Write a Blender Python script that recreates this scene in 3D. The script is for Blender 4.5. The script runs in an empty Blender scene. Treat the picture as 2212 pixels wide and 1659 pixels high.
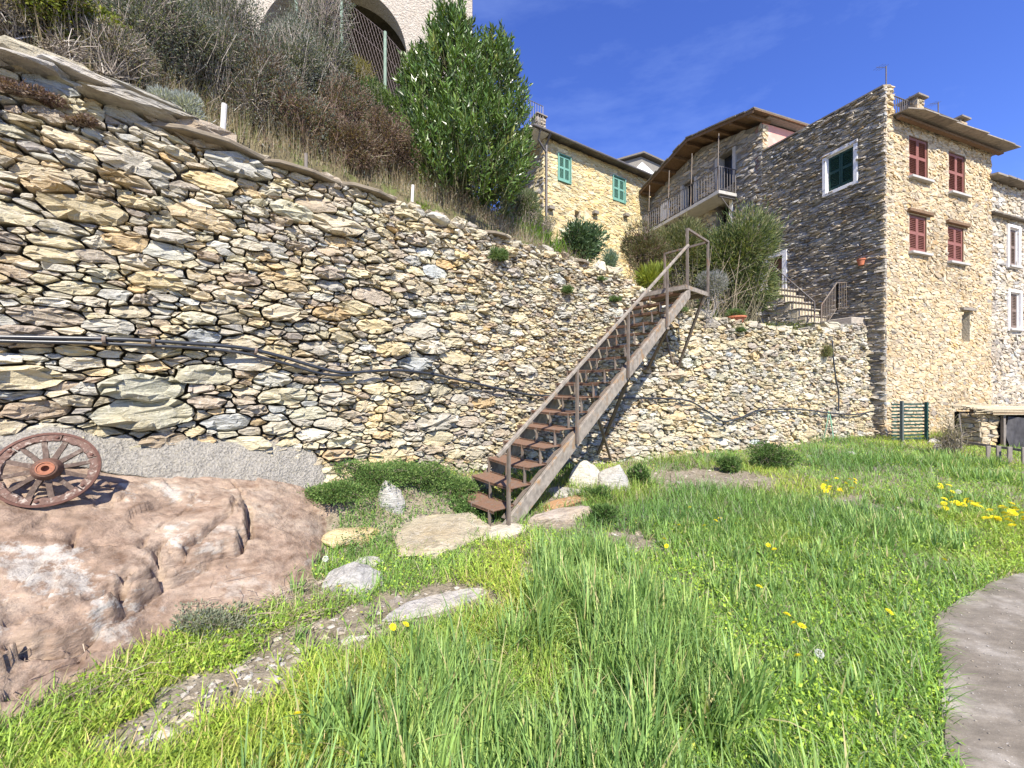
import bpy, math, random
import numpy as np
from mathutils import Vector, Matrix, noise as mnoise

# ------------------------------------------------------------------ camera, sky, sun, exposure
scene = bpy.context.scene
COL = scene.collection
CAM_Z = 1.65
F = 820.0                       # focal length in units of a picture 2212 wide
CX, CY = 1106.0, 829.5
cam_d = bpy.data.cameras.new('camera'); cam = bpy.data.objects.new('camera', cam_d); COL.objects.link(cam)
cam.location = (0, 0, CAM_Z); cam.rotation_euler = (math.radians(90), 0, 0)
cam_d.sensor_width = 36.0; cam_d.lens = 36.0 * F / 2212.0
cam_d.clip_start = 0.05; cam_d.clip_end = 2000
scene.camera = cam

SUN_DIR = Vector((0.185, -1.0, 1.06)).normalized()      # towards the sun: behind the camera, a little to the right
sun_el = math.asin(SUN_DIR.z)
world = bpy.data.worlds.new('World'); scene.world = world; world.use_nodes = True
wn = world.node_tree.nodes; wl = world.node_tree.links
bg = wn['Background']
sky = wn.new('ShaderNodeTexSky'); sky.sky_type = 'NISHITA'; sky.sun_disc = False
sky.sun_elevation = sun_el; sky.sun_rotation = math.atan2(SUN_DIR.x, SUN_DIR.y)
sky.altitude = 600; sky.air_density = 1.0; sky.dust_density = 0.15; sky.ozone_density = 6.0
# faint high cirrus, laid out on the sky dome
tc = wn.new('ShaderNodeTexCoord'); mp = wn.new('ShaderNodeMapping'); mp.inputs['Scale'].default_value = (1.2, 3.0, 5.0)
mp.inputs['Rotation'].default_value = (0.2, 0.5, 0.9)
nz = wn.new('ShaderNodeTexNoise'); nz.inputs['Scale'].default_value = 1.6; nz.inputs['Detail'].default_value = 7; nz.inputs['Roughness'].default_value = 0.62
rp = wn.new('ShaderNodeValToRGB'); rp.color_ramp.elements[0].position = 0.50; rp.color_ramp.elements[1].position = 0.95
rp.color_ramp.elements[1].color = (0.20, 0.20, 0.20, 1)
mx = wn.new('ShaderNodeMix'); mx.data_type = 'RGBA'; mx.inputs[7].default_value = (3.6, 4.6, 6.8, 1)
hs = wn.new('ShaderNodeHueSaturation'); hs.inputs['Saturation'].default_value = 1.15; hs.inputs['Hue'].default_value = 0.522
wl.new(tc.outputs['Generated'], mp.inputs['Vector']); wl.new(mp.outputs['Vector'], nz.inputs['Vector'])
wl.new(nz.outputs['Fac'], rp.inputs['Fac']); wl.new(rp.outputs['Color'], mx.inputs[0])
wl.new(sky.outputs['Color'], hs.inputs['Color']); wl.new(hs.outputs['Color'], mx.inputs[6]); wl.new(mx.outputs[2], bg.inputs['Color'])
bg.inputs['Strength'].default_value = 0.13
sun_d = bpy.data.lights.new('sun', 'SUN'); sun_d.energy = 4.5; sun_d.angle = math.radians(0.53); sun_d.color = (1.0, 0.935, 0.83)
sun = bpy.data.objects.new('sun', sun_d); COL.objects.link(sun)
sun.rotation_euler = SUN_DIR.to_track_quat('Z', 'Y').to_euler(); sun.location = SUN_DIR * 60
vs = scene.view_settings; vs.view_transform = 'Standard'; vs.look = 'None'; vs.gamma = 1.0; vs.exposure = 1.13
vs.use_curve_mapping = False

# ------------------------------------------------------------------ helpers
RNG = np.random.default_rng(7)
random.seed(7)
def lerp(a, b, t): return a + (b - a) * t
def sstep(a, b, x):
    t = np.clip((np.asarray(x, float) - a) / (b - a), 0, 1); return t * t * (3 - 2 * t)
def fbm(x, y, seed=0, octv=4, sc=1.0):
    # cheap smooth value noise, vectorised
    x = np.asarray(x, float) * sc; y = np.asarray(y, float) * sc
    tot = np.zeros(np.broadcast(x, y).shape); amp = 1.0; nrm = 0
    for o in range(octv):
        xi = np.floor(x).astype(np.int64); yi = np.floor(y).astype(np.int64); fx = x - xi; fy = y - yi
        fx = fx * fx * (3 - 2 * fx); fy = fy * fy * (3 - 2 * fy)
        def h(a, b):
            n = (a * 374761393 + b * 668265263 + (seed + o * 17) * 974711) & 0x7fffffff
            n = ((n ^ (n >> 13)) * 1274126177) & 0x7fffffff
            return ((n ^ (n >> 16)) & 0xffff) / 65535.0
        v = (h(xi, yi) * (1 - fx) + h(xi + 1, yi) * fx) * (1 - fy) + (h(xi, yi + 1) * (1 - fx) + h(xi + 1, yi + 1) * fx) * fy
        tot = tot + amp * v; nrm += amp; amp *= 0.5; x = x * 2.03 + 5.1; y = y * 2.03 + 1.7
    return tot / nrm
def pix(px, py, Y):               # picture point (2212 wide) at forward distance Y
    return Vector(((px - CX) / F * Y, Y, CAM_Z + (CY - py) / F * Y))
def gnd(px, py, z=0.0):           # picture point on the level z
    Y = (CAM_Z - z) * F / (py - CY); return Vector(((px - CX) / F * Y, Y, z))

def tag(o, label=None, cat=None, group=None, kind=None):
    if label: o['label'] = label
    if cat: o['category'] = cat
    if group: o['group'] = group
    if kind: o['kind'] = kind
    return o
def empty(name, loc, label=None, cat=None, group=None, rz=0.0):
    o = bpy.data.objects.new(name, None); COL.objects.link(o); o.location = loc; o.rotation_euler = (0, 0, rz)
    o.empty_display_size = 0.1
    bpy.context.view_layer.update() if False else None
    return tag(o, label, cat, group)
def link(name, me, mat=None, parent=None, loc=None):
    o = bpy.data.objects.new(name, me); COL.objects.link(o)
    if mat is not None and not me.materials: me.materials.append(mat)
    if loc is not None: o.location = loc
    if parent is not None:
        o.parent = parent
        # geometry and locations are given in world space; parents only carry a location (and rarely a rotation)
        M = parent_world(parent)
        o.matrix_parent_inverse = M.inverted()
    return o
def parent_world(o):
    M = Matrix.LocRotScale(o.location, o.rotation_euler, o.scale)
    if o.parent: M = parent_world(o.parent) @ o.matrix_parent_inverse @ M
    return M
def np_mesh(name, verts, faces, cols=None, smooth=False):
    """verts (N,3); faces: (M,k) array, or a list of index lists; cols (N,3) per-vertex"""
    me = bpy.data.meshes.new(name)
    verts = np.asarray(verts, np.float32)
    if isinstance(faces, np.ndarray):
        M, k = faces.shape
        me.vertices.add(len(verts)); me.vertices.foreach_set('co', verts.ravel())
        me.loops.add(M * k); me.loops.foreach_set('vertex_index', faces.ravel().astype(np.int32))
        me.polygons.add(M); me.polygons.foreach_set('loop_start', np.arange(0, M * k, k, dtype=np.int32))
        try: me.polygons.foreach_set('loop_total', np.full(M, k, np.int32))
        except Exception: pass
        me.update(calc_edges=True)
    else:
        me.from_pydata(verts.tolist(), [], faces); me.update()
    if smooth: me.polygons.foreach_set('use_smooth', np.ones(len(me.polygons), bool))
    else: me.polygons.foreach_set('use_smooth', np.zeros(len(me.polygons), bool))
    if cols is not None:
        a = me.color_attributes.new('col', 'FLOAT_COLOR', 'POINT')
        c = np.ones((len(verts), 4), np.float32); c[:, :3] = cols
        a.data.foreach_set('color', c.ravel())
    return me
class MB:
    def __init__(s): s.v = []; s.f = []; s.c = []
    def add(s, vs, fs, col=None):
        b = len(s.v); s.v += [tuple(p) for p in vs]; s.f += [[i + b for i in f] for f in fs]
        s.c += [col or (1, 1, 1)] * len(vs)
        return s
    def obox(s, c, ax, ay, az, col=None):        # centre and half-axis vectors
        c = Vector(c); ax = Vector(ax); ay = Vector(ay); az = Vector(az)
        vs = [c + sx * ax + sy * ay + sz * az for sz in (-1, 1) for sx, sy in ((-1, -1), (1, -1), (1, 1), (-1, 1))]
        fs = [[0, 3, 2, 1], [4, 5, 6, 7], [0, 1, 5, 4], [1, 2, 6, 5], [2, 3, 7, 6], [3, 0, 4, 7]]
        if ax.cross(ay).dot(az) < 0: fs = [f[::-1] for f in fs]
        return s.add(vs, fs, col)
    def bar(s, p, q, w, h, up=(0, 0, 1), col=None):
        p = Vector(p); q = Vector(q); d = (q - p); L = d.length; d.normalize()
        up = Vector(up)
        if abs(d.dot(up)) > 0.98: up = Vector((1, 0, 0))
        sd = d.cross(up).normalized(); u2 = sd.cross(d)
        return s.obox((p + q) / 2, d * L / 2, sd * w / 2, u2 * h / 2, col)
    def tube(s, pts, r, n=8, cap=True, col=None):
        pts = [Vector(p) for p in pts]; rs = r if isinstance(r, (list, tuple)) else [r] * len(pts)
        vs = []; fs = []; prev = None
        for i, p in enumerate(pts):
            d = (pts[min(i + 1, len(pts) - 1)] - pts[max(i - 1, 0)])
            if d.length < 1e-9: d = Vector((0, 0, 1))
            d.normalize()
            if prev is None:
                a = Vector((0, 0, 1)) if abs(d.z) < 0.9 else Vector((1, 0, 0)); a = (a - d * a.dot(d)).normalized()
            else: a = (prev - d * prev.dot(d)).normalized()
            prev = a; b = d.cross(a)
            for k in range(n):
                t = 2 * math.pi * k / n; vs.append(p + (a * math.cos(t) + b * math.sin(t)) * rs[i])
        for i in range(len(pts) - 1):
            for k in range(n):
                k2 = (k + 1) % n; fs.append([i * n + k, i * n + k2, (i + 1) * n + k2, (i + 1) * n + k])
        if cap: fs.append(list(range(n))[::-1]); fs.append([(len(pts) - 1) * n + k for k in range(n)])
        return s.add(vs, fs, col)
    def lathe(s, prof, M, n=24, col=None):       # prof [(r,z)] around local z, matrix M
        vs = []; fs = []
        for r, z in prof:
            for k in range(n):
                t = 2 * math.pi * k / n; vs.append(M @ Vector((r * math.cos(t), r * math.sin(t), z)))
        for i in range(len(prof) - 1):
            for k in range(n):
                k2 = (k + 1) % n; fs.append([i * n + k, i * n + k2, (i + 1) * n + k2, (i + 1) * n + k])
        return s.add(vs, fs, col)
    def prism(s, poly, off, col=None):           # poly: 3D points, extruded by vector off
        n = len(poly); off = Vector(off); vs = [Vector(p) for p in poly] + [Vector(p) + off for p in poly]
        nrm = Vector((0, 0, 0))
        for i in range(n): nrm += Vector(poly[i]).cross(Vector(poly[(i + 1) % n]))
        fs = [list(range(n))[::-1], [n + i for i in range(n)]] + [[i, (i + 1) % n, n + (i + 1) % n, n + i] for i in range(n)]
        if nrm.dot(off) < 0: fs = [f[::-1] for f in fs]
        return s.add(vs, fs, col)
    def build(s, name, mat, parent=None, smooth=False, bevel=0.0):
        vs = [Vector(p) for p in s.v]; lo = Vector([min(p[i] for p in vs) for i in range(3)]); hi = Vector([max(p[i] for p in vs) for i in range(3)])
        c = Vector(((lo.x + hi.x) / 2, (lo.y + hi.y) / 2, lo.z))
        me = np_mesh(name, np.array([tuple(p - c) for p in vs]), s.f, np.array(s.c), smooth)
        o = link(name, me, mat, parent, c)
        if bevel > 0:
            m = o.modifiers.new('bevel', 'BEVEL'); m.width = bevel; m.segments = 1; m.limit_method = 'ANGLE'
        return o

# ------------------------------------------------------------------ materials
def new_mat(name):
    m = bpy.data.materials.new(name); m.use_nodes = True; nt = m.node_tree
    return m, nt.nodes, nt.links, nt.nodes['Principled BSDF']
def _noise(N, L, pos, scale, detail=4, rough=0.55, stretch=None, dist=0.0):
    n = N.new('ShaderNodeTexNoise'); n.inputs['Scale'].default_value = scale; n.inputs['Detail'].default_value = detail
    n.inputs['Roughness'].default_value = rough; n.inputs['Distortion'].default_value = dist
    if stretch:
        mp = N.new('ShaderNodeMapping'); mp.inputs['Scale'].default_value = stretch[:3]
        if len(stretch) > 3: mp.inputs['Rotation'].default_value = stretch[3:]
        L.new(pos, mp.inputs['Vector']); L.new(mp.outputs['Vector'], n.inputs['Vector'])
    else: L.new(pos, n.inputs['Vector'])
    return n.outputs['Fac']
def _ramp(N, L, fac, stops):
    r = N.new('ShaderNodeValToRGB'); e = r.color_ramp.elements
    while len(e) < len(stops): e.new(0.5)
    for k, (p, c) in enumerate(stops):
        e[k].position = p; e[k].color = (*c, 1) if len(c) == 3 else c
    L.new(fac, r.inputs['Fac']); return r.outputs['Color']
def _mix(N, L, a, b, fac, mode='MIX'):
    m = N.new('ShaderNodeMix'); m.data_type = 'RGBA'; m.blend_type = mode
    for sock, v in ((m.inputs[6], a), (m.inputs[7], b), (m.inputs[0], fac)):
        if hasattr(v, 'is_linked') or hasattr(v, 'links'): L.new(v, sock)
        elif isinstance(v, (int, float)): sock.default_value = v
        else: sock.default_value = (*v, 1)
    return m.outputs[2]
def _bump(N, L, h, strength, dist, bsdf, prev=None):
    b = N.new('ShaderNodeBump'); b.inputs['Strength'].default_value = strength; b.inputs['Distance'].default_value = dist
    L.new(h, b.inputs['Height'])
    if prev is not None: L.new(prev, b.inputs['Normal'])
    L.new(b.outputs['Normal'], bsdf.inputs['Normal']); return b.outputs['Normal']
def _pos(N): return N.new('ShaderNodeNewGeometry').outputs['Position']
def g3(v): return (v, v, v)
def mat_stone(name, bed=(1, 1, 6), scale=7.0, lichen=0.3, veins=True, bump=0.85, rough=0.92):
    m, N, L, B = new_mat(name); p = _pos(N)
    at = N.new('ShaderNodeAttribute'); at.attribute_name = 'col'; c = at.outputs['Color']
    n1 = _noise(N, L, p, scale, 6, 0.62, bed, 0.6)
    c = _mix(N, L, c, _ramp(N, L, n1, [(0.25, g3(0.55)), (0.5, g3(1.0)), (0.78, g3(1.28))]), 1.0, 'MULTIPLY')
    n2 = _noise(N, L, p, 2.3, 4, 0.6)
    c = _mix(N, L, c, _ramp(N, L, n2, [(0.3, (1.05, 0.985, 0.86)), (0.55, g3(1.0)), (0.75, (1.0, 0.975, 0.92))]), 1.0, 'MULTIPLY')
    nL = _noise(N, L, p, 0.55, 3, 0.5)
    c = _mix(N, L, c, _ramp(N, L, nL, [(0.32, (0.84, 0.82, 0.80)), (0.5, g3(1.0)), (0.68, (1.08, 1.05, 0.98))]), 1.0, 'MULTIPLY')
    if veins:
        n3 = _noise(N, L, p, 3.1, 3, 0.5, (1, 1, 1.6), 1.6)
        v = _ramp(N, L, n3, [(0.485, g3(0)), (0.5, g3(0.6)), (0.515, g3(0))])
        c = _mix(N, L, c, (0.58, 0.54, 0.44), v)
    n4 = _noise(N, L, p, 26.0, 5, 0.7)
    lf = _ramp(N, L, n4, [(0.60, g3(0)), (0.70, g3(lichen))])
    c = _mix(N, L, c, (0.20, 0.19, 0.17), lf)
    L.new(c, B.inputs['Base Color']); B.inputs['Roughness'].default_value = rough; B.inputs['Specular IOR Level'].default_value = 0.25
    h = N.new('ShaderNodeMath'); h.operation = 'ADD'; L.new(n1, h.inputs[0]); L.new(n4, h.inputs[1])
    _bump(N, L, h.outputs[0], bump, 0.035, B)
    return m
def mat_plain(name, col, rough=0.8, metal=0.0, var=0.25, scale=12.0, stretch=None, bump=0.0, bdist=0.01, col2=None, c2=(0.5, 0.62), attr=False, spec=0.3):
    m, N, L, B = new_mat(name); p = _pos(N)
    n1 = _noise(N, L, p, scale, 6, 0.6, stretch)
    base = col
    if attr:
        at = N.new('ShaderNodeAttribute'); at.attribute_name = 'col'
        base = _mix(N, L, col, at.outputs['Color'], 1.0, 'MULTIPLY')
    c = _mix(N, L, base, _ramp(N, L, n1, [(0.25, g3(1 - var)), (0.75, g3(1 + var))]), 1.0, 'MULTIPLY')
    if col2 is not None:
        n2 = _noise(N, L, p, scale * 0.45, 6, 0.68, stretch)
        c = _mix(N, L, c, col2, _ramp(N, L, n2, [(c2[0], g3(0)), (c2[1], g3(1))]))
    L.new(c, B.inputs['Base Color']); B.inputs['Roughness'].default_value = rough; B.inputs['Metallic'].default_value = metal
    B.inputs['Specular IOR Level'].default_value = spec
    if bump: _bump(N, L, n1, bump, bdist, B)
    return m
def mat_leaf(name, rough=0.55, trans=0.3, spec=0.35):
    m, N, L, B = new_mat(name)
    at = N.new('ShaderNodeAttribute'); at.attribute_name = 'col'
    L.new(at.outputs['Color'], B.inputs['Base Color']); B.inputs['Roughness'].default_value = rough; B.inputs['Specular IOR Level'].default_value = spec
    t = N.new('ShaderNodeBsdfTranslucent'); tcol = _mix(N, L, at.outputs['Color'], (1.25, 1.25, 0.5), 1.0, 'MULTIPLY'); L.new(tcol, t.inputs['Color'])
    mxs = N.new('ShaderNodeMixShader'); mxs.inputs[0].default_value = trans
    L.new(B.outputs['BSDF'], mxs.inputs[1]); L.new(t.outputs['BSDF'], mxs.inputs[2])
    L.new(mxs.outputs[0], N['Material Output'].inputs['Surface'])
    return m
M = {}
M['stone'] = mat_stone('dry_stone')
M['slate'] = mat_stone('slate_rubble', bed=(1, 1, 7), scale=9, lichen=0.35, veins=False, bump=0.6)
M['render'] = mat_stone('rendered_stone', bed=(1, 1, 2.5), scale=8, lichen=0.2, veins=False, bump=0.45)
M['earth'] = mat_plain('shade_darkened_earth', (0.085, 0.068, 0.048), 1.0, var=0.4, scale=30, bump=0.5)  # earth brown, darkened in colour to deepen the shade between the stones
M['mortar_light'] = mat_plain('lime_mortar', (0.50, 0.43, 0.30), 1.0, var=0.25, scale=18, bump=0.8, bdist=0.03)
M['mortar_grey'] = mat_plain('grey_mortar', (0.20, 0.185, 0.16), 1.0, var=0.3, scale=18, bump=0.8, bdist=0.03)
M['rust'] = mat_plain('rusty_plate', (0.20, 0.115, 0.072), 0.85, 0.1, var=0.3, scale=40, bump=0.3, bdist=0.004, col2=(0.19, 0.14, 0.105), c2=(0.48, 0.62))
M['steel'] = mat_plain('weathered_steel', (0.165, 0.135, 0.108), 0.7, 0.2, var=0.4, scale=18, stretch=(1, 1, 0.4), col2=(0.20, 0.115, 0.07), c2=(0.56, 0.66))
M['stringer'] = mat_plain('weathered_stringer', (0.23, 0.20, 0.162), 0.85, 0.0, var=0.45, scale=22, stretch=(0.7, 0.7, 0.5), bump=0.25, bdist=0.006, col2=(0.26, 0.165, 0.085), c2=(0.54, 0.66))
M['iron'] = mat_plain('painted_iron', (0.13, 0.12, 0.115), 0.6, 0.3, var=0.2, col2=(0.17, 0.10, 0.07), c2=(0.58, 0.7))
M['white'] = mat_plain('white_paint', (0.74, 0.72, 0.68), 0.8, var=0.08, scale=9, col2=(0.52, 0.49, 0.43), c2=(0.62, 0.75))
M['red'] = mat_plain('red_shutter_paint', (0.215, 0.088, 0.068), 0.65, var=0.14, scale=14, col2=(0.29, 0.135, 0.105), c2=(0.58, 0.7))
M['green'] = mat_plain('pale_green_shutter_paint', (0.145, 0.30, 0.235), 0.6, var=0.1, scale=10)
M['dkgreen'] = mat_plain('dark_green_shutter_paint', (0.014, 0.05, 0.038), 0.5, var=0.12)
M['brown'] = mat_plain('brown_shutter_paint', (0.17, 0.125, 0.10), 0.7, var=0.12)
M['door'] = mat_plain('brown_door_wood', (0.10, 0.042, 0.028), 0.55, var=0.25, scale=10, stretch=(6, 6, 0.6))
M['wood'] = mat_plain('old_timber', (0.16, 0.10, 0.055), 0.85, var=0.3, scale=12, stretch=(1, 1, 1), bump=0.3)
M['greywood'] = mat_plain('grey_timber', (0.19, 0.165, 0.14), 0.9, var=0.35, scale=20, stretch=(3, 3, 0.5), bump=0.4)
M['dark'] = mat_plain('dark_interior', (0.02, 0.018, 0.016), 1.0, var=0.1)
M['glass'] = mat_plain('window_glass', (0.02, 0.022, 0.025), 0.08, var=0.05, spec=0.5)
M['slab'] = mat_plain('slate_slab', (0.21, 0.185, 0.15), 0.9, var=0.35, scale=9, stretch=(1, 1, 4), bump=0.5, bdist=0.02, attr=True)
M['concrete'] = mat_plain('balcony_concrete', (0.40, 0.385, 0.35), 0.9, var=0.15, scale=5, col2=(0.29, 0.27, 0.23), c2=(0.55, 0.7), bump=0.2)
M['pipe'] = mat_plain('black_polythene', (0.028, 0.031, 0.036), 0.32, var=0.2, spec=0.5, col2=(0.10, 0.095, 0.085), c2=(0.60, 0.74))
M['terracotta'] = mat_plain('terracotta', (0.42, 0.145, 0.075), 0.85, var=0.2)
M['plaster_pink'] = mat_plain('pink_plaster', (0.60, 0.30, 0.24), 0.95, var=0.1, scale=4, bump=0.2, col2=(0.66, 0.42, 0.36), c2=(0.5, 0.62))

# ------------------------------------------------------------------ the line of the terrace wall
_ss = np.arange(-14.0, 14.0, 0.02)
_th = np.radians(lerp(39.9, 20.6, sstep(-1.0, 1.0, _ss)))
_px = np.cumsum(np.cos(_th)) * 0.02; _py = np.cumsum(np.sin(_th)) * 0.02
_i0 = int(round(14.0 / 0.02)); _px = _px - _px[_i0] + 1.93; _py = _py - _py[_i0] + 7.86
BATTER = 0.05
def path(s):
    x = np.interp(s, _ss, _px); y = np.interp(s, _ss, _py); t = np.interp(s, _ss, _th)
    return x, y, np.sin(t), -np.cos(t)               # point and outward (towards the garden) normal
def wall_pt(s, h, w):                                  # along, height, out of the face
    x, y, nx, ny = path(s); o = w - BATTER * np.asarray(h, float) + (fbm(s, h, 3, 2, 0.5) - 0.5) * 0.16
    return np.stack([x + nx * o, y + ny * o, np.asarray(h, float) + 0 * x], -1)
def to_path(X, Y):                                     # -> s, signed distance in front of the wall
    X = np.asarray(X, float); Y = np.asarray(Y, float); sh = X.shape; X = X.ravel(); Y = Y.ravel()
    s = np.empty(len(X)); d = np.empty(len(X)); qx = _px[::5]; qy = _py[::5]
    for a in range(0, len(X), 4000):
        D = (X[a:a + 4000, None] - qx) ** 2 + (Y[a:a + 4000, None] - qy) ** 2; j = D.argmin(1)
        s[a:a + 4000] = _ss[::5][j]; x, y, nx, ny = path(_ss[::5][j])
        d[a:a + 4000] = np.sqrt(D.min(1)) * np.sign((X[a:a + 4000] - x) * nx + (Y[a:a + 4000] - y) * ny)
    return s.reshape(sh), d.reshape(sh)
def ztop(s): return np.interp(s, [-14, -7.6, -7.0, -6.3, -4, 0, 0.6, 1.2, 1.8, 2.6, 4.6, 6.3, 7.2, 8.6, 14], [4.30, 4.30, 4.22, 4.05, 4.10, 4.05, 3.95, 3.70, 3.42, 3.22, 3.06, 3.0, 3.08, 3.33, 3.33])
def zbot(s): return np.interp(s, [-14, -7.7, -7.2, -6.9, -6.23, -5.47, -5.3, -5.15, -4.6, -3.4, -1.5, 0, 14], [1.42, 1.33, 1.22, 1.15, 1.06, 0.86, 0.60, 0.42, 0.30, 0.10, -0.15, -0.25, -0.25])
def rock_top(s): return np.interp(s, [-14, -7.7, -7.2, -6.9, -6.23, -5.47, -5.25, -5.0], [1.30, 1.10, 0.94, 0.86, 0.70, 0.50, 0.40, 0.15])
def rock_edge(s): return np.interp(s, [-14, -8.2, -7.2, -6.77, -6.2, -5.9, -5.5, -5.2, -5.0], [3.4, 2.5, 1.86, 1.60, 1.62, 1.45, 0.85, 0.45, 0.15])
def ground_z(X, Y):
    s, d = to_path(X, Y)
    bank = np.interp(s, [-14, -5.6, -5.1, -4.4, -3.4, -2.2, -0.8, 0.5, 14], [0.0, 0.25, 0.50, 0.54, 0.30, 0.12, 0.03, 0.0, 0.0])
    z = bank * (1 - sstep(0.05, 1.05, np.abs(d)))
    z = z + (fbm(X, Y, 11, 4, 0.8) - 0.5) * 0.11
    rx = sstep(4, 9, X) * sstep(5, 9, Y)
    return z + 0.16 * rx * fbm(X, Y, 5, 2, 0.35)
def gnd_hit(px, py):              # where the line of sight through a picture point meets the uneven ground
    Yv = np.arange(1.3, 14, 0.01); Xv = (px - CX) / F * Yv; Zv = CAM_Z + (CY - py) / F * Yv; gz = ground_z(Xv, Yv); j = int(np.argmax(Zv <= gz))
    return Vector((Xv[j], Yv[j], float(gz[j])))
PATH_POLY = [gnd(2040, 1659), gnd(2022, 1520), gnd(2010, 1345), gnd(2070, 1300), gnd(2140, 1262), gnd(2212, 1238), gnd(2600, 1130)]
def path_edge_x(Y):                                    # left edge of the concrete path at distance Y
    ys = [p.y for p in PATH_POLY]; xs = [p.x for p in PATH_POLY]
    return np.interp(Y, [0.2] + ys + [5.1, 5.15], [1.55] + xs + [8.6, 99.0])
# bare patches on the ground: x, y, rx, ry
BARE = []
for (px, py, a, b) in ((730, 1368, 160, 48), (600, 1430, 90, 30), (490, 1482, 160, 62), (390, 1540, 90, 34), (290, 1598, 150, 68), (880, 1315, 150, 40), (1370, 1175, 75, 32), (1530, 1038, 170, 26), (1190, 1240, 90, 18), (1920, 1092, 150, 24), (960, 1300, 150, 36), (620, 1275, 110, 40), (1180, 1215, 70, 14)):
    g = gnd(px, py); gx = gnd(px + a, py).x - g.x; gy = abs(gnd(px, py - b).y - gnd(px, py + b).y) / 2; BARE.append((g.x, g.y, gx, gy))
def bare(X, Y):
    v = np.zeros(np.shape(X))
    for x, y, a, b in BARE: v = np.maximum(v, 1 - np.sqrt(((X - x) / a) ** 2 + ((Y - y) / b) ** 2) + (fbm(X, Y, 21, 3, 5.0) - 0.5) * 0.9)
    return sstep(0.0, 0.3, v)

# ground: one sheet to the horizon, fine where the camera looks
def mat_ground():
    m, N, L, B = new_mat('garden_soil'); p = _pos(N)
    n1 = _noise(N, L, p, 3.0, 6, 0.65); n2 = _noise(N, L, p, 24, 6, 0.7)
    c = _ramp(N, L, n1, [(0.3, (0.17, 0.14, 0.085)), (0.5, (0.27, 0.225, 0.16)), (0.7, (0.34, 0.295, 0.225))])
    c = _mix(N, L, c, _ramp(N, L, n2, [(0.3, g3(0.55)), (0.7, g3(1.35))]), 1.0, 'MULTIPLY')
    L.new(c, B.inputs['Base Color']); B.inputs['Roughness'].default_value = 1.0; _bump(N, L, n2, 0.9, 0.04, B); return m
M['soil'] = mat_ground()
gx = np.concatenate([[-400, -120, -40, -15], np.arange(-6, 18.01, 0.1), [24, 45, 130, 400]])
gy = np.concatenate([[-400, -100, -30, -8, -2], np.arange(0.2, 13.01, 0.1), [16, 30, 90, 400]])
GX, GY = np.meshgrid(gx, gy); GZ = ground_z(GX, GY)
far = (GX < -6) | (GX > 18) | (GY < 0) | (GY > 13); GZ = np.where(far, 0.0, GZ)
ps_, pd_ = to_path(GX, GY); GZ = np.where((pd_ < -0.5) & ~far, -0.3, GZ)
onpath = GX > path_edge_x(GY) - 0.02; GZ = np.where(onpath & (GY < 5) & (GY > 0), np.minimum(GZ, -0.08), GZ)
nx_, ny_ = len(gx), len(gy)
idx = np.arange(nx_ * ny_).reshape(ny_, nx_)
gf = np.stack([idx[:-1, :-1], idx[:-1, 1:], idx[1:, 1:], idx[1:, :-1]], -1).reshape(-1, 4)
tag(link('ground', np_mesh('ground', np.stack([GX, GY, GZ], -1).reshape(-1, 3), gf, smooth=True), M['soil']), kind='structure')

# concrete path at the right
def mat_path():
    m, N, L, B = new_mat('worn_concrete'); p = _pos(N)
    n1 = _noise(N, L, p, 1.6, 6, 0.62); n2 = _noise(N, L, p, 60, 4, 0.7); n3 = _noise(N, L, p, 7, 5, 0.65, (1, 3, 1, 0, 0, 0.6))
    c = _ramp(N, L, n1, [(0.3, (0.115, 0.095, 0.068)), (0.50, (0.18, 0.155, 0.118)), (0.64, (0.33, 0.30, 0.25))])
    c = _mix(N, L, c, _ramp(N, L, n3, [(0.3, g3(0.75)), (0.7, g3(1.2))]), 1.0, 'MULTIPLY')
    c = _mix(N, L, c, (0.50, 0.47, 0.42), _ramp(N, L, n2, [(0.64, g3(0)), (0.72, g3(0.8))]))
    L.new(c, B.inputs['Base Color']); B.inputs['Roughness'].default_value = 0.95; _bump(N, L, n2, 0.5, 0.006, B); return m
M['path'] = mat_path()
ed = []
ysE = np.concatenate([[-3.0, 0.2], np.arange(0.6, 5.0, 0.05)])
for y in ysE:
    x = float(path_edge_x(y)) + (float(fbm(np.array(y * 4), np.array(0.3), 9, 4)) - 0.5) * 0.16; ed.append((x, y))
top = [Vector((x, y, 0.02)) for x, y in ed] + [Vector((14, 4.98, 0.02)), Vector((14, -3, 0.02))]
tag(MB().prism(top, (0, 0, -0.16)).build('path', M['path'], bevel=0.012), kind='structure')

# hillside behind and above the wall
def hill_z(X, Y):
    s, d = to_path(X, Y); b = np.maximum(-d, 0)
    k = np.interp(s, [-14, -4, -1.5, 0, 2, 4, 6, 9], [1.02, 1.0, 0.75, 0.42, 0.33, 0.26, 0.16, 0.05])
    z = ztop(s) - 0.12 + k * np.minimum(b, 4.2) + 0.40 * k * np.maximum(b - 4.2, 0)
    return z + (fbm(X, Y, 31, 4, 0.7) - 0.5) * 0.25 * sstep(0.2, 1.2, b)
M['hill'] = mat_plain('hillside_soil', (0.12, 0.10, 0.055), 1.0, var=0.4, scale=9, bump=0.8, bdist=0.05, col2=(0.10, 0.12, 0.035), c2=(0.48, 0.6))
hs_ = np.concatenate([np.arange(-13.5, 10.0, 0.2)]); hb = np.concatenate([[0.55], np.arange(0.7, 6, 0.25), np.arange(6.5, 24, 1.2)])
HV = []; 
for b in hb:
    x, y, nx, ny = path(hs_); HV.append(np.stack([x - nx * b, y - ny * b], -1))
HV = np.array(HV); HZ = hill_z(HV[..., 0], HV[..., 1]); HV3 = np.concatenate([HV, HZ[..., None]], -1)
base = HV3[0].copy(); base[:, 2] = -0.4; HV3 = np.concatenate([base[None], HV3], 0)
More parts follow.
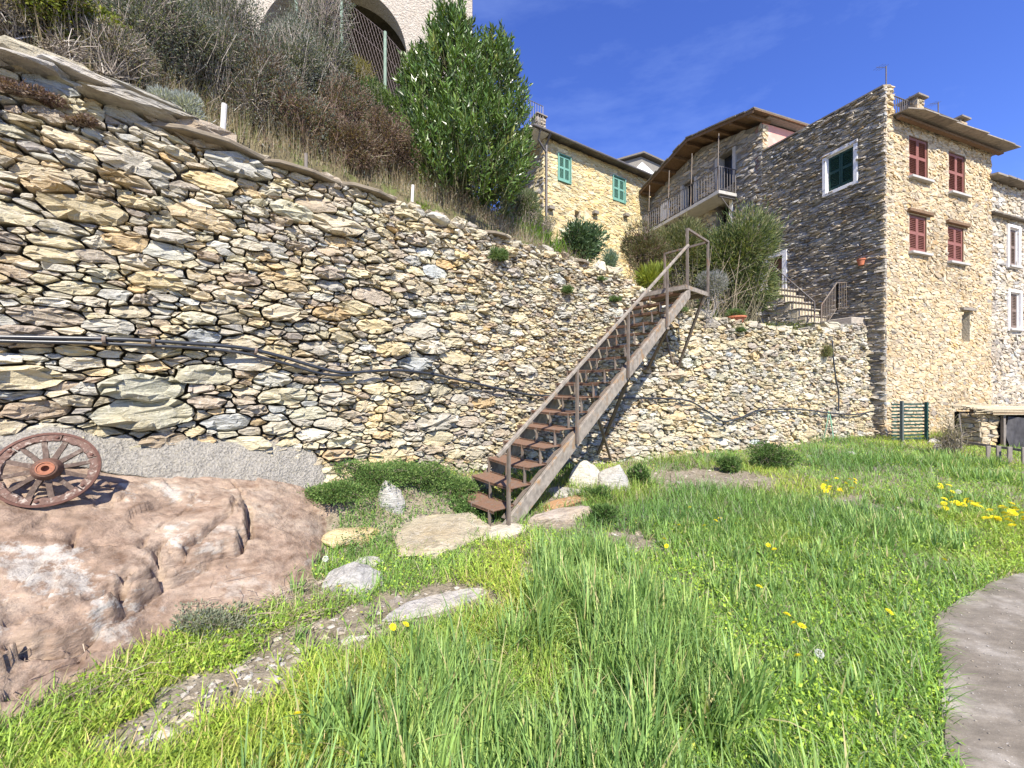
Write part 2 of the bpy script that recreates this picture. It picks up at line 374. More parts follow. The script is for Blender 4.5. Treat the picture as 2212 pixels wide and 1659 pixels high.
r_, c_ = HV3.shape[:2]; idx = np.arange(r_ * c_).reshape(r_, c_)
hf = np.stack([idx[:-1, :-1], idx[:-1, 1:], idx[1:, 1:], idx[1:, :-1]], -1).reshape(-1, 4)
tag(link('hillside', np_mesh('hillside', HV3.reshape(-1, 3), hf, smooth=True), M['hill']), kind='structure')

# ------------------------------------------------------------------ stone packing
def pack(W, H, an, sizes, rng, xfun=None, tight=0.80):
    """random stones of falling size in W x H; heights are stretched by an. sizes: [(r, tries)]"""
    P = np.empty((60000, 2)); R = np.empty(60000); n = 0
    for r, tries in sizes:
        c = rng.random((tries, 2)) * (W, H * an)
        rr = r * rng.uniform(0.8, 1.25, tries)
        for k in range(tries):
            rk = rr[k] * (xfun(c[k, 0], c[k, 1] / an) if xfun else 1.0)
            if n:
                d2 = (P[:n, 0] - c[k, 0]) ** 2 + (P[:n, 1] - c[k, 1]) ** 2
                if np.any(d2 < (tight * (R[:n] + rk)) ** 2): continue
            P[n] = c[k]; R[n] = rk; n += 1
    return P[:n].copy(), R[:n].copy()
def clip(poly, a, b, c):
    out = []; n = len(poly)
    for i in range(n):
        p = poly[i]; q = poly[(i + 1) % n]; dp = a * p[0] + b * p[1] - c; dq = a * q[0] + b * q[1] - c
        if dp <= 0: out.append(p)
        if (dp < 0 < dq) or (dq < 0 < dp):
            t = dp / (dp - dq); out.append((p[0] + (q[0] - p[0]) * t, p[1] + (q[1] - p[1]) * t))
    return out
def cells(P, R, an, nb=22):
    out = []
    for i in range(len(P)):
        x, y = P[i]; e = R[i] * 1.75
        poly = [(x - e, y - e), (x + e, y - e), (x + e, y + e), (x - e, y + e)]
        d2 = (P[:, 0] - x) ** 2 + (P[:, 1] - y) ** 2
        m = min(nb, len(P) - 1); j = np.argpartition(d2, m)[:m + 1]; j = j[np.argsort(d2[j])]
        for q in j:
            if q == i: continue
            xj, yj = P[q]; a = 2 * (xj - x); b = 2 * (yj - y)
            poly = clip(poly, a, b, xj * xj + yj * yj - R[q] ** 2 - x * x - y * y + R[i] ** 2)
            if len(poly) < 3: break
        out.append([(u, v / an) for u, v in poly] if len(poly) >= 3 else None)
    return out
def stone(poly, rng, gap, prot, depth, tilt, rounded=True, rough=0.25):
    """one stone: outline drawn in by the joint, a back, a rim, a tilted and dented front. -> (u, v, w), faces"""
    p = np.array(poly); c = p.mean(0)
    r = p - c; L = np.linalg.norm(r, axis=1, keepdims=True) + 1e-6
    p = c + r * np.maximum(1 - gap / L, 0.55)
    if rounded:
        # knock the corners off unevenly and break the long edges
        nx = np.roll(p, -1, 0); E = nx - p; el = np.linalg.norm(E, axis=1, keepdims=True); k = rng.uniform(0.03, 0.16, (len(p), 1)); k2 = rng.uniform(0.03, 0.16, (len(p), 1))
        perp = np.stack([-E[:, 1], E[:, 0]], -1); mid = p + E * rng.uniform(0.35, 0.65, (len(p), 1)) + perp * rng.normal(-0.0, 0.045, (len(p), 1))
        q = np.empty((3 * len(p), 2)); q[0::3] = p + E * k; q[1::3] = mid; q[2::3] = nx - E * k2; p = q
        # drop points that nearly coincide
        dd = np.linalg.norm(p - np.roll(p, 1, 0), axis=1); keep = dd > 0.42 * dd.mean(); p = p[keep] if keep.sum() >= 5 else p
    n = len(p); c = p.mean(0); size = math.sqrt(max(1e-6, np.ptp(p[:, 0]) * np.ptp(p[:, 1])))
    p = p + rng.normal(0, 0.02 * size, p.shape)
    tx, ty = rng.normal(0, tilt, 2); ty -= tilt * 0.35
    def ring(sc, w, jit):
        q = c + (p - c) * sc; h = w + (q[:, 0] - c[0]) * tx + (q[:, 1] - c[1]) * ty + rng.normal(0, jit, n); return np.column_stack([q, h])
    fs = rng.uniform(0.82, 0.965)
    cc = c + rng.normal(0, 0.10, 2) * np.ptp(p, axis=0)
    rim = ring(1.0, prot * rng.uniform(0.35, 0.80), rough * prot * 0.6); front = ring(fs, prot, rough * prot)
    front[:, :2] += (cc - c) * 0.6
    back = np.column_stack([c + (p - c) * 0.86, np.full(n, -depth)])
    v = [back, rim, front]; f = []
    for k in range(n):
        k2 = (k + 1) % n
        f.append([k, k2, n + k2, n + k]); f.append([n + k, n + k2, 2 * n + k2, 2 * n + k])
    if size > 0.13:
        # a broken second level on the larger faces: part of the face stands a few millimetres proud
        a = rng.uniform(0, 2 * math.pi); dirv = np.array([math.cos(a) * 0.5, math.sin(a)]); mid = c + (front[:, :2] - c) * rng.uniform(0.45, 0.75)
        side = (mid - c) @ dirv / size
        inner = np.column_stack([mid, front[:, 2] + prot * (0.10 + 0.35 * np.clip(side * 2.2, -0.6, 0.8)) + rng.normal(0, 0.05 * prot, n)])
        v.append(inner)
        for k in range(n): k2 = (k + 1) % n; f.append([2 * n + k, 2 * n + k2, 3 * n + k2, 3 * n + k])
        f.append([3 * n + k for k in range(n)])
    else: f.append([2 * n + k for k in range(n)])
    v = np.concatenate(v)
    return v, f
PAL = np.array([(0.50, 0.445, 0.30), (0.42, 0.395, 0.33), (0.46, 0.36, 0.215), (0.36, 0.31, 0.24), (0.54, 0.505, 0.41), (0.47, 0.42, 0.31), (0.38, 0.32, 0.25)])
def pick_col(rng, w):
    c = PAL[rng.choice(len(PAL), p=w)]; return np.clip(c * rng.uniform(0.88, 1.14) * (1 + 0.05 * rng.normal() * np.array([1, 0.2, -1])), 0.03, 0.62)

def wall_stones(parent, s0, s1, sizes, an, seed, xfun, weights_fun, nmax=290, prot=(0.03, 0.10), tilt=0.22, mat='stone', lower=0.0):
    rng = np.random.default_rng(seed); W = s1 - s0; hmin = -0.3; H = 4.6 - hmin
    P, R = pack(W, H, an, sizes, rng, lambda u, v: xfun(u + s0, v + hmin), 0.78)
    # leave out what lies above the crest or below the foot, before cutting the cells
    s = P[:, 0] + s0; h = P[:, 1] / an + hmin
    ok = (h < ztop(s) + 0.10) & (h > zbot(s) - 0.12); P = P[ok]; R = R[ok]
    cl = cells(P, R, an); items = []
    for i, poly in enumerate(cl):
        if poly is None: continue
        pa = np.array(poly); area = 0.5 * abs(np.dot(pa[:, 0], np.roll(pa[:, 1], 1)) - np.dot(pa[:, 1], np.roll(pa[:, 0], 1)))
        if area < 0.0008: continue
        sc = pa[:, 0].mean() + s0; hc = pa[:, 1].mean() + hmin
        size = math.sqrt(area)
        pr = rng.uniform(*prot) * (0.55 + 1.6 * size)
        v, f = stone(poly, rng, 0.006 + 0.024 * size * rng.uniform(0.4, 1.8), pr, 0.22, tilt * (0.5 + 0.1 / (size + 0.08)))
        xyz = wall_pt(v[:, 0] + s0, v[:, 1] + hmin, v[:, 2])
        col = pick_col(rng, weights_fun(sc, hc))
        ctr = xyz.mean(0); items.append((area / (ctr[0] ** 2 + ctr[1] ** 2), xyz, f, col))
    items.sort(key=lambda t: -t[0])
    for k, (_, xyz, f, col) in enumerate(items[:nmax]):
        c = xyz.mean(0); me = np_mesh('stone', xyz - c, f, np.tile(col, (len(xyz), 1)))
        link('stone', me, M[mat], parent, Vector(c))
    V = []; Fc = []; Cc = []; b = 0
    for _, xyz, f, col in items[nmax:]:
        V.append(xyz); Fc += [[i + b for i in q] for q in f]; Cc.append(np.tile(col, (len(xyz), 1))); b += len(xyz)
    if V:
        o = link('small_stones', np_mesh('small_stones', np.concatenate(V), Fc, np.concatenate(Cc)), M[mat], parent); o['kind'] = 'stuff'
    return len(items)
def wall_core(parent, s0, s1):
    s = np.arange(s0, s1 + 0.01, 0.1); rows = []
    for t in np.linspace(0, 1, 14):
        h = lerp(np.minimum(zbot(s), 0) - 0.3, ztop(s) - 0.02, t); rows.append(wall_pt(s, h, -0.10 + 0 * s))
    x, y, nx, ny = path(s); rows.append(np.stack([x - nx * 0.75, y - ny * 0.75, ztop(s) - 0.03], -1)); rows.append(np.stack([x - nx * 0.75, y - ny * 0.75, 0 * s - 0.3], -1))
    V = np.array(rows); r, c = V.shape[:2]; idx = np.arange(r * c).reshape(r, c)
    f = np.stack([idx[:-1, :-1], idx[:-1, 1:], idx[1:, 1:], idx[1:, :-1]], -1).reshape(-1, 4)
    return link('earth_core', np_mesh('earth_core', V.reshape(-1, 3), f), M['earth'], parent)

# the tall wall on the left, coarse stones
wx, wy, _, _ = path(-4.0)
wallA = empty('dry_stone_wall', (float(wx), float(wy), 0.0), 'tall dry stone wall of coarse tan and grey blocks above the brown rock', 'stone wall')
def wA(s, h):
    warm = float(sstep(-7.5, -3.0, s))
    w = np.array([0.24 + 0.12 * warm, 0.20, 0.12 - 0.05 * warm, 0.11, 0.10, 0.16, 0.07]); hi = float(sstep(2.6, 4.0, h)); w[1] += 0.10 * hi; w[3] += 0.06 * hi
    return w / w.sum()
def sizeA(s, h): return lerp(1.0, 0.68, float(sstep(-5.5, -1.0, s))) * (1.12 if h < 1.7 and s < -2 else 1.0)
wallA['kind'] = 'thing'
wall_core(wallA, -11.5, 0.7)
nA = wall_stones(wallA, -8.7, 0.7, [(0.36, 5), (0.28, 55), (0.20, 330), (0.14, 1300), (0.095, 5000), (0.063, 9000), (0.042, 11000)], 2.25, 5, sizeA, wA, prot=(0.025, 0.095))
# the lower wall on the right, smaller stones
wx, wy, _, _ = path(5.0)
wallB = empty('dry_stone_wall', (float(wx), float(wy), 0.0), 'lower dry stone wall of small pale stones between the staircase and the tall house', 'stone wall')
def wB(s, h): return np.array([0.34, 0.19, 0.05, 0.08, 0.14, 0.15, 0.05])
wallB['kind'] = 'thing'
wall_core(wallB, 0.72, 9.28)
nB = wall_stones(wallB, 0.72, 9.25, [(0.22, 30), (0.155, 200), (0.105, 2000), (0.072, 7000), (0.05, 9000)], 1.9, 6, lambda s, h: lerp(1.1, 0.92, float(sstep(1, 7, s))), wB, prot=(0.03, 0.095), tilt=0.3)
print('stones', nA, nB)

# flat cap slabs along the crest of the tall wall and a few loose top stones
rng = np.random.default_rng(3)
for k, (s, L, D, T, dz) in enumerate([(-6.35, 1.1, 0.5, 0.05, 0.07), (-5.55, 1.0, 0.45, 0.045, 0.05), (-4.75, 0.8, 0.4, 0.05, 0.06), (-2.6, 0.6, 0.35, 0.05, 0.04), (-0.5, 0.5, 0.35, 0.06, 0.05)]):
    x, y, nx, ny = [float(a) for a in path(s)]; t = Vector((-ny, nx, 0)); nv = Vector((nx, ny, 0)); c = Vector((x, y, float(ztop(s)) + dz)) - nv * (0.05 + BATTER * 4)
    out = [c + t * (L / 2 * math.cos(a) * (1 + 0.2 * rng.normal() * 0.5)) + nv * (D / 2 * math.sin(a)) for a in np.linspace(0, 2 * math.pi, 10)[:-1]]
    m = MB().prism(out, (0, 0, T), (0.9, 0.85, 0.75)); m.build('cap_slab', M['slab'], wallA, bevel=0.01)
def boulder(name, c, r, seed, col, mat, parent=None, sub=3, flat=0.25, rot=0.0, amp=0.28, label=None, cat=None, group=None, cut=None):
    """an angular block: an icosphere cut by random planes, roughened"""
    import bmesh
    rg = np.random.default_rng(seed); bm = bmesh.new(); bmesh.ops.create_icosphere(bm, subdivisions=sub, radius=1.0)
    planes = [(Vector(rg.normal(size=3)).normalized(), rg.uniform(0.5, 0.85)) for _ in range(11)]
    planes += [(Vector(a), b) for a, b in (cut or [])]
    cr, sr = math.cos(rot), math.sin(rot)
    for v in bm.verts:
        p = v.co.copy()
        for nrm, dd in planes:
            e = p.dot(nrm) - dd
            if e > 0: p -= nrm * e * 0.93
        p += Vector(rg.normal(0, 0.012, 3)) + Vector((1, 1, 1)) * 0.10 * amp * mnoise.noise(v.co * 3 + Vector((seed, 0, 0)))
        v.co = Vector((p.x * r[0], p.y * r[1], p.z * r[2])); v.co = Vector((v.co.x * cr - v.co.y * sr, v.co.x * sr + v.co.y * cr, v.co.z))
    zmin = min(v.co.z for v in bm.verts)
    me = bpy.data.meshes.new(name); bm.to_mesh(me); bm.free()
    a = me.color_attributes.new('col', 'FLOAT_COLOR', 'POINT'); a.data.foreach_set('color', np.tile(np.array([*col, 1], np.float32), len(me.vertices)))
    o = link(name, me, mat, parent, Vector(c))
    return tag(o, label, cat, group)
# long slabs lying on the crest at the far left, part of the wall
pA = pix(190, 205, 3.62)
x, y, nx, ny = [float(a) for a in path(-7.0)]; ang = math.atan2(nx, -ny)
for kk, (ss_, dz_, rr_, cc_) in enumerate(((-7.05, 0.02, (0.46, 0.30, 0.085), (0.33, 0.31, 0.27)), (-6.85, 0.12, (0.44, 0.26, 0.075), (0.29, 0.275, 0.24)), (-7.25, 0.13, (0.36, 0.26, 0.08), (0.38, 0.36, 0.32)), (-7.0, 0.21, (0.40, 0.22, 0.05), (0.31, 0.30, 0.26)), (-6.5, 0.05, (0.26, 0.2, 0.07), (0.40, 0.37, 0.31)))):
    x, y, nx, ny = [float(a) for a in path(ss_)]
    boulder('crest_slab', (x - nx * (0.18 + 0.03 * kk), y - ny * (0.18 + 0.03 * kk), float(ztop(ss_)) + dz_), rr_, 4 + kk, cc_, M['slate'], wallA, rot=ang + 0.06 * (kk - 2), sub=4, cut=[((0, 0, 1), 0.45), ((0, 0, -1), 0.45), ((0.3, -1, 0.1), 0.6)])
x, y, nx, ny = [float(a) for a in path(-7.6)]
boulder('crest_block', (x - nx * 0.2, y - ny * 0.2, float(ztop(-7.6)) + 0.02), (0.34, 0.24, 0.09), 18, (0.36, 0.34, 0.30), M['stone'], wallA, rot=ang + 0.1)
for k in range(34):
    s = -8.3 + 8.9 * (k + rng.random() * 0.6) / 34
    x, y, nx, ny = [float(a) for a in path(s)]; r = rng.uniform(0.09, 0.2)
    boulder('crest_block', (x - nx * (0.22 + 0.12 * rng.random()), y - ny * (0.22 + 0.12 * rng.random()), float(ztop(s)) + 0.01), (r * 1.25, r * 0.9, r * 0.5), 40 + k, pick_col(rng, wA(s, 4)), M['stone'], wallA, sub=2, rot=ang + rng.normal() * 0.3)
for k in range(30):
    s = 0.7 + 8.0 * (k + rng.random() * 0.6) / 30
    x, y, nx, ny = [float(a) for a in path(s)]; r = rng.uniform(0.07, 0.16)
    boulder('crest_block', (x - nx * (0.2 + 0.12 * rng.random()), y - ny * (0.2 + 0.12 * rng.random()), float(ztop(s)) + 0.01), (r * 1.3, r * 0.9, r * 0.5), 90 + k, pick_col(rng, wB(s, 4)), M['stone'], wallB, sub=2, rot=rng.normal() * 0.3 + 0.4)

# ------------------------------------------------------------------ the brown rock under the wall, with its mortar footing
def mat_rock():
    m, N, L, B = new_mat('brown_bedrock'); p = _pos(N)
    n1 = _noise(N, L, p, 2.2, 8, 0.62, None, 0.5); n2 = _noise(N, L, p, 14, 6, 0.68, (1, 1, 2)); n3 = _noise(N, L, p, 3.0, 8, 0.70, (0.7, 1.0, 1.4, 0.0, 0.0, 0.7), 0.1)
    c = _ramp(N, L, n1, [(0.28, (0.185, 0.128, 0.090)), (0.45, (0.275, 0.20, 0.145)), (0.60, (0.34, 0.262, 0.195)), (0.78, (0.34, 0.305, 0.25))])
    c = _mix(N, L, c, _ramp(N, L, n2, [(0.3, g3(0.72)), (0.7, g3(1.22))]), 1.0, 'MULTIPLY')
    at = N.new('ShaderNodeAttribute'); at.attribute_name = 'col'
    mm = N.new('ShaderNodeMath'); mm.operation = 'MULTIPLY'; L.new(at.outputs['Fac'], mm.inputs[0])
    L.new(_ramp(N, L, n3, [(0.55, g3(0)), (0.60, g3(0.8))]), mm.inputs[1])
    c = _mix(N, L, c, (0.43, 0.405, 0.355), mm.outputs[0])
    n5 = _noise(N, L, p, 9.0, 5, 0.6, (0.35, 1.0, 2.2, 0.1, 0.5, 0.9), 0.2)
    c = _mix(N, L, c, _ramp(N, L, n5, [(0.30, (0.62, 0.55, 0.50)), (0.5, g3(1.0)), (0.72, (1.22, 1.2, 1.15))]), 1.0, 'MULTIPLY')
    c = _mix(N, L, c, (0.16, 0.135, 0.115), _ramp(N, L, _noise(N, L, p, 45, 4, 0.7), [(0.58, g3(0)), (0.68, g3(0.5))]))
    L.new(c, B.inputs['Base Color']); B.inputs['Roughness'].default_value = 0.95; B.inputs['Specular IOR Level'].default_value = 0.2
    h = N.new('ShaderNodeMath'); h.operation = 'ADD'; L.new(n1, h.inputs[0]); L.new(n2, h.inputs[1]); _bump(N, L, h.outputs[0], 0.6, 0.045, B)
    return m
M['rock'] = mat_rock()
rs = np.concatenate([np.arange(-13, -9.4, 0.15), np.arange(-9.4, -4.99, 0.014)]); rt = np.linspace(-0.15, 1.04, 170)
RS, RT = np.meshgrid(rs, rt)
dm = rock_edge(RS) + (fbm(RS, RT * 0, 41, 3, 2.0) - 0.5) * 0.25
RD = np.maximum(RT, -0.2) * dm
prof = 1 - np.clip(RT, 0, 1.04) ** 1.25
RZ = rock_top(RS) * prof + 0.02
RZ += (fbm(RS, RD, 42, 5, 1.6) - 0.5) * 0.09 * (0.35 + prof) * sstep(0.0, 0.12, RT)
# bedding ledges: the surface breaks in low diagonal steps
_q = (RD * 0.9 - RS * 0.55 + 0.35 * fbm(RS, RD, 45, 3, 1.3)) / 0.30; _fr = _q - np.floor(_q)
RZ += 0.016 * (sstep(0.0, 0.9, _fr) - 2.2 * sstep(0.93, 1.0, _fr) * 0.45) * sstep(0.03, 0.15, RT) * sstep(1.0, 0.85, RT) * sstep(0.42, 0.6, fbm(RS, RD, 46, 2, 1.1))
RZ += (fbm(RS, RD, 47, 4, 9.0) - 0.5) * 0.022
# broken facets: each patch of the surface has its own slight tilt and level
_rg = np.random.default_rng(19); _n = 60; _cs = _rg.uniform(-9.6, -5.0, _n); _cd = _rg.uniform(0.0, 2.4, _n); _wx = RS + 0.10 * (fbm(RS, RD, 48, 3, 4.0) - 0.5); _wd = RD + 0.10 * (fbm(RS, RD, 49, 3, 4.0) - 0.5)
_D = ((_wx[..., None] - _cs) * 0.75) ** 2 + (_wd[..., None] - _cd) ** 2; _k = _D.argmin(-1); _tx = _rg.normal(0, 0.08, _n); _ty = _rg.normal(0, 0.08, _n); _lv = _rg.normal(0, 0.016, _n)
RZ += (_lv[_k] + _tx[_k] * (RS - _cs[_k]) + _ty[_k] * (RD - _cd[_k])) * sstep(0.02, 0.12, RT) * sstep(1.0, 0.9, RT)
del _D
# bedding step and cracks: lines given in (along the wall, out from the wall), the far side drops
def crack(pts, drop, wid, depth_c):
    global RZ
    pts = np.array(pts); best = np.full(RS.shape, 1e9); sgn = np.zeros(RS.shape); tpos = np.zeros(RS.shape)
    for k in range(len(pts) - 1):
        a, b = pts[k], pts[k + 1]; e = b - a; L2 = e @ e; t = np.clip(((RS - a[0]) * e[0] + (RD - a[1]) * e[1]) / L2, 0, 1)
        dx = RS - a[0] - t * e[0]; dy = RD - a[1] - t * e[1]; D = np.hypot(dx, dy); upd = D < best
        best = np.where(upd, D, best); sgn = np.where(upd, np.sign(e[0] * dy - e[1] * dx), sgn); tpos = np.where(upd, (k + t) / (len(pts) - 1), tpos)
    fade = sstep(0, 0.08, tpos) * sstep(1, 0.92, tpos)
    RZ = RZ - drop * np.where(sgn > 0, np.exp(-best / 0.35), 0) * fade - depth_c * np.exp(-(best / wid) ** 2) * fade
def sd_of(px, py, z):
    # the point of the rock face seen at (px, py): nearest grid vertex
    k = np.argmin((_gpx - px) ** 2 + (_gpy - py) ** 2); return (float(RS.ravel()[k]), float(RD.ravel()[k]))
_x, _y, _nx, _ny = path(RS); _X = _x + _nx * RD; _Y = np.maximum(_y + _ny * RD, 0.3); _gpx = (CX + F * _X / _Y).ravel(); _gpy = (CY - (RZ - CAM_Z) * F / _Y).ravel()
def wob(pts, amp, seed, n=5):
    rg = np.random.default_rng(seed); out = []
    for a, b in zip(pts[:-1], pts[1:]):
        for k in range(n): t = k / n; out.append((lerp(a[0], b[0], t) + rg.normal(0, amp), lerp(a[1], b[1], t) + rg.normal(0, amp)))
    return out + [pts[-1]]
crack(wob([sd_of(525, 1075, 0.62), sd_of(537, 1110, 0.55), sd_of(540, 1150, 0.48), sd_of(515, 1185, 0.42), sd_of(470, 1200, 0.40), sd_of(350, 1262, 0.32), sd_of(250, 1330, 0.22), sd_of(140, 1392, 0.16), sd_of(60, 1385, 0.18), sd_of(0, 1362, 0.25)], 0.010, 1), -0.09, 0.022, 0.15)
crack(wob([sd_of(530, 1085, 0.6), sd_of(440, 1165, 0.46), sd_of(400, 1200, 0.42), sd_of(330, 1250, 0.36), sd_of(250, 1290, 0.30), sd_of(190, 1290, 0.32)], 0.012, 2), -0.02, 0.020, 0.13)
crack(wob([sd_of(352, 1172, 0.47), sd_of(345, 1215, 0.41), sd_of(352, 1262, 0.33)], 0.010, 3), 0.03, 0.018, 0.10)
crack(wob([sd_of(275, 1240, 0.38), sd_of(272, 1275, 0.33), sd_of(278, 1315, 0.27)], 0.010, 4), 0.025, 0.018, 0.09)
crack(wob([sd_of(500, 1035, 0.70), sd_of(512, 1050, 0.68), sd_of(528, 1085, 0.6)], 0.006, 5), 0.0, 0.012, 0.045)
crack(wob([sd_of(215, 1385, 0.12), sd_of(100, 1440, 0.10), sd_of(0, 1500, 0.10)], 0.012, 6), 0.05, 0.018, 0.08)
crack(wob([sd_of(180, 1130, 0.62), sd_of(155, 1160, 0.55), sd_of(160, 1185, 0.5)], 0.008, 7), 0.02, 0.014, 0.06)
crack(wob([sd_of(300, 1060, 0.72), sd_of(240, 1095, 0.65), sd_of(200, 1090, 0.68)], 0.008, 8), 0.02, 0.014, 0.05)
crack(wob([sd_of(430, 1060, 0.66), sd_of(400, 1105, 0.58), sd_of(320, 1160, 0.48), sd_of(300, 1200, 0.44)], 0.010, 9), 0.015, 0.012, 0.045)
crack(wob([sd_of(120, 1290, 0.38), sd_of(70, 1330, 0.30), sd_of(0, 1330, 0.32)], 0.010, 10), 0.02, 0.014, 0.05)
x, y, nx, ny = path(RS); ox = RD
RV = np.stack([x + nx * ox, y + ny * ox, RZ], -1)
RV[..., 2] = np.where(RT > 1.0, -0.25, RV[..., 2]); RV[..., 2] = np.where(RT < 0, RV[..., 2] - 0.05, RV[..., 2])
lich = np.clip(1.3 * sstep(-6.0, -7.1, RS) * sstep(0.10, 0.3, RT) * sstep(0.95, 0.7, RT) + 0.3 * fbm(RS, RD, 77, 3, 1.0) + 0.25 * sstep(0.75, 0.9, RT), 0, 1)
r_, c_ = RS.shape; idx = np.arange(r_ * c_).reshape(r_, c_); f = np.stack([idx[:-1, :-1], idx[1:, :-1], idx[1:, 1:], idx[:-1, 1:]], -1).reshape(-1, 4)
rock = link('bedrock_outcrop', np_mesh('bedrock_outcrop', RV.reshape(-1, 3), f, np.repeat(lich.reshape(-1, 1), 3, 1), smooth=True), M['rock'])
tag(rock, 'big smooth brown rock outcrop with white lichen patches under the wheel', 'rock')
def rock_z(X, Y):
    s, d = to_path(np.array([X]), np.array([Y])); t = d[0] / float(rock_edge(s[0])); return float(rock_top(s[0])) * (1 - np.clip(t, 0, 1) ** 1.25)
# pebbly grey mortar between rock and wall
M['mortar_foot'] = mat_plain('pebbly_mortar', (0.34, 0.315, 0.265), 1.0, var=0.5, scale=48, bump=1.0, bdist=0.05, col2=(0.40, 0.36, 0.27), c2=(0.55, 0.7))
ms = np.arange(-8.6, -5.12, 0.02); mt = np.linspace(0, 1, 22); MS, MT = np.meshgrid(ms, mt)
lo = rock_top(MS) - 0.03 + 0.11 * (fbm(MS, MT * 0, 51, 4, 3.0) - 0.5); hi_ = zbot(MS) + 0.03 + 0.30 * (fbm(MS, MT * 0, 52, 4, 2.6) - 0.45)
mh = lerp(lo, np.maximum(hi_, lo + 0.03), MT); bul = 0.20 * (1 - MT) ** 0.8 + 0.01 + 0.03 * (fbm(MS, mh, 53, 4, 14) - 0.5) * 1.0 + 0.06 * (fbm(MS, mh, 54, 3, 4.0) - 0.5) - 0.08 * sstep(0.92, 1.0, MT)
MV = wall_pt(MS, mh, bul)
MV2 = wall_pt(MS[:1], mh[:1] - 0.03, 0 * MS[:1] - 0.1); MV = np.concatenate([MV2, MV])
r_, c_ = MV.shape[:2]; idx = np.arange(r_ * c_).reshape(r_, c_); f = np.stack([idx[:-1, :-1], idx[:-1, 1:], idx[1:, 1:], idx[1:, :-1]], -1).reshape(-1, 4)
mo = link('mortar_footing', np_mesh('mortar_footing', MV.reshape(-1, 3), f, smooth=True), M['mortar_foot'], wallA); mo['label'] = 'pebbly grey mortar footing on top of the brown rock'

# ------------------------------------------------------------------ houses
HC = Vector((10.79, 11.0, 0)); DL = Vector((0.947, 0.321, 0)).normalized(); DD = Vector((-0.312, 1.0, 0)).normalized()
DD = Vector((-DL.y, DL.x, 0))                    # the two faces meet at a right angle
NL = Vector((DL.y, -DL.x, 0)); ND = -DL          # outward normals: sunlit face, shaded face
def pl(C, d, px, py):                            # picture point on the vertical plane through C along d -> t, z
    k = (px - CX) / F; t = (k * C.y - C.x) / (d.x - k * d.y); Y = C.y + d.y * t
    return t, CAM_Z + (CY - py) / F * Y
def rect_on(C, d, x0, x1, yt, yb):               # picture box -> t0, t1, z0, z1 (heights read at the middle)
    t0 = pl(C, d, x0, 0)[0]; t1 = pl(C, d, x1, 0)[0]; xm = (x0 + x1) / 2
    return min(t0, t1), max(t0, t1), pl(C, d, xm, yb)[1], pl(C, d, xm, yt)[1]
class Face:
    """a facade: origin, direction along it, outward normal"""
    def __init__(s, O, d, n): s.O = Vector(O); s.d = Vector(d); s.n = Vector(n)
    def p(s, t, z, w=0.0): return s.O + s.d * t + s.n * w + Vector((0, 0, z))
    def box(s, mb, t0, t1, z0, z1, w0, w1, col=None):
        return mb.obox(s.p((t0 + t1) / 2, (z0 + z1) / 2, (w0 + w1) / 2), s.d * (t1 - t0) / 2, s.n * (w1 - w0) / 2, Vector((0, 0, (z1 - z0) / 2)), col)
def facade_stones(face, parent, t0, t1, z0, z1, sizes, an, seed, holes, palette, prot, gap, mat, tilt=0.12, toplimit=None, tight=0.82, name='facing_stones'):
    rng = np.random.default_rng(seed); P, R = pack(t1 - t0, z1 - z0, an, sizes, rng, None, tight)
    P = P[:]; V = []; Fc = []; Cc = []; b = 0; pal = np.array([c for c, w in palette]); pw = np.array([w for c, w in palette]); pw = pw / pw.sum()
    for poly in cells(P, R, an, 16):
        if poly is None: continue
        pa = np.array(poly); pa[:, 0] = np.clip(pa[:, 0], -0.03, t1 - t0 + 0.03); pa[:, 1] = np.clip(pa[:, 1], -0.02, z1 - z0 + 0.02)
        c = pa.mean(0) + (t0, z0)
        if any(h[0] - 0.03 < c[0] < h[1] + 0.03 and h[2] - 0.03 < c[1] < h[3] + 0.03 for h in holes): continue
        if toplimit is not None and c[1] > toplimit(c[0]): continue
        if np.ptp(pa[:, 0]) < 0.02 or np.ptp(pa[:, 1]) < 0.012: continue
        # keep outlines out of the openings
        for h in holes:
            inside = (pa[:, 0] + t0 > h[0]) & (pa[:, 0] + t0 < h[1]) & (pa[:, 1] + z0 > h[2]) & (pa[:, 1] + z0 < h[3])
            if inside.any():
                if c[0] <= h[0]: pa[inside, 0] = h[0] - t0
                elif c[0] >= h[1]: pa[inside, 0] = h[1] - t0
                elif c[1] <= h[2]: pa[inside, 1] = h[2] - z0
                else: pa[inside, 1] = h[3] - z0
        v, f = stone(pa, rng, gap * rng.uniform(0.5, 1.6), rng.uniform(*prot), 0.05, tilt, rounded=False, rough=0.3)
        xyz = np.array(face.O)[None] + np.outer(v[:, 0] + t0, face.d) + np.outer(v[:, 2], face.n); xyz[:, 2] += v[:, 1] + z0
        col = np.clip(pal[rng.choice(len(pal), p=pw)] * rng.uniform(0.82, 1.18) * (1 + 0.05 * rng.normal() * np.array([1, 0.2, -1])), 0.02, 0.65)
        V.append(xyz); Fc += [[i + b for i in q] for q in f]; Cc.append(np.tile(col, (len(xyz), 1))); b += len(xyz)
    o = link(name, np_mesh(name, np.concatenate(V), Fc, np.concatenate(Cc)), M[mat], parent); o['kind'] = 'stuff'
    return o
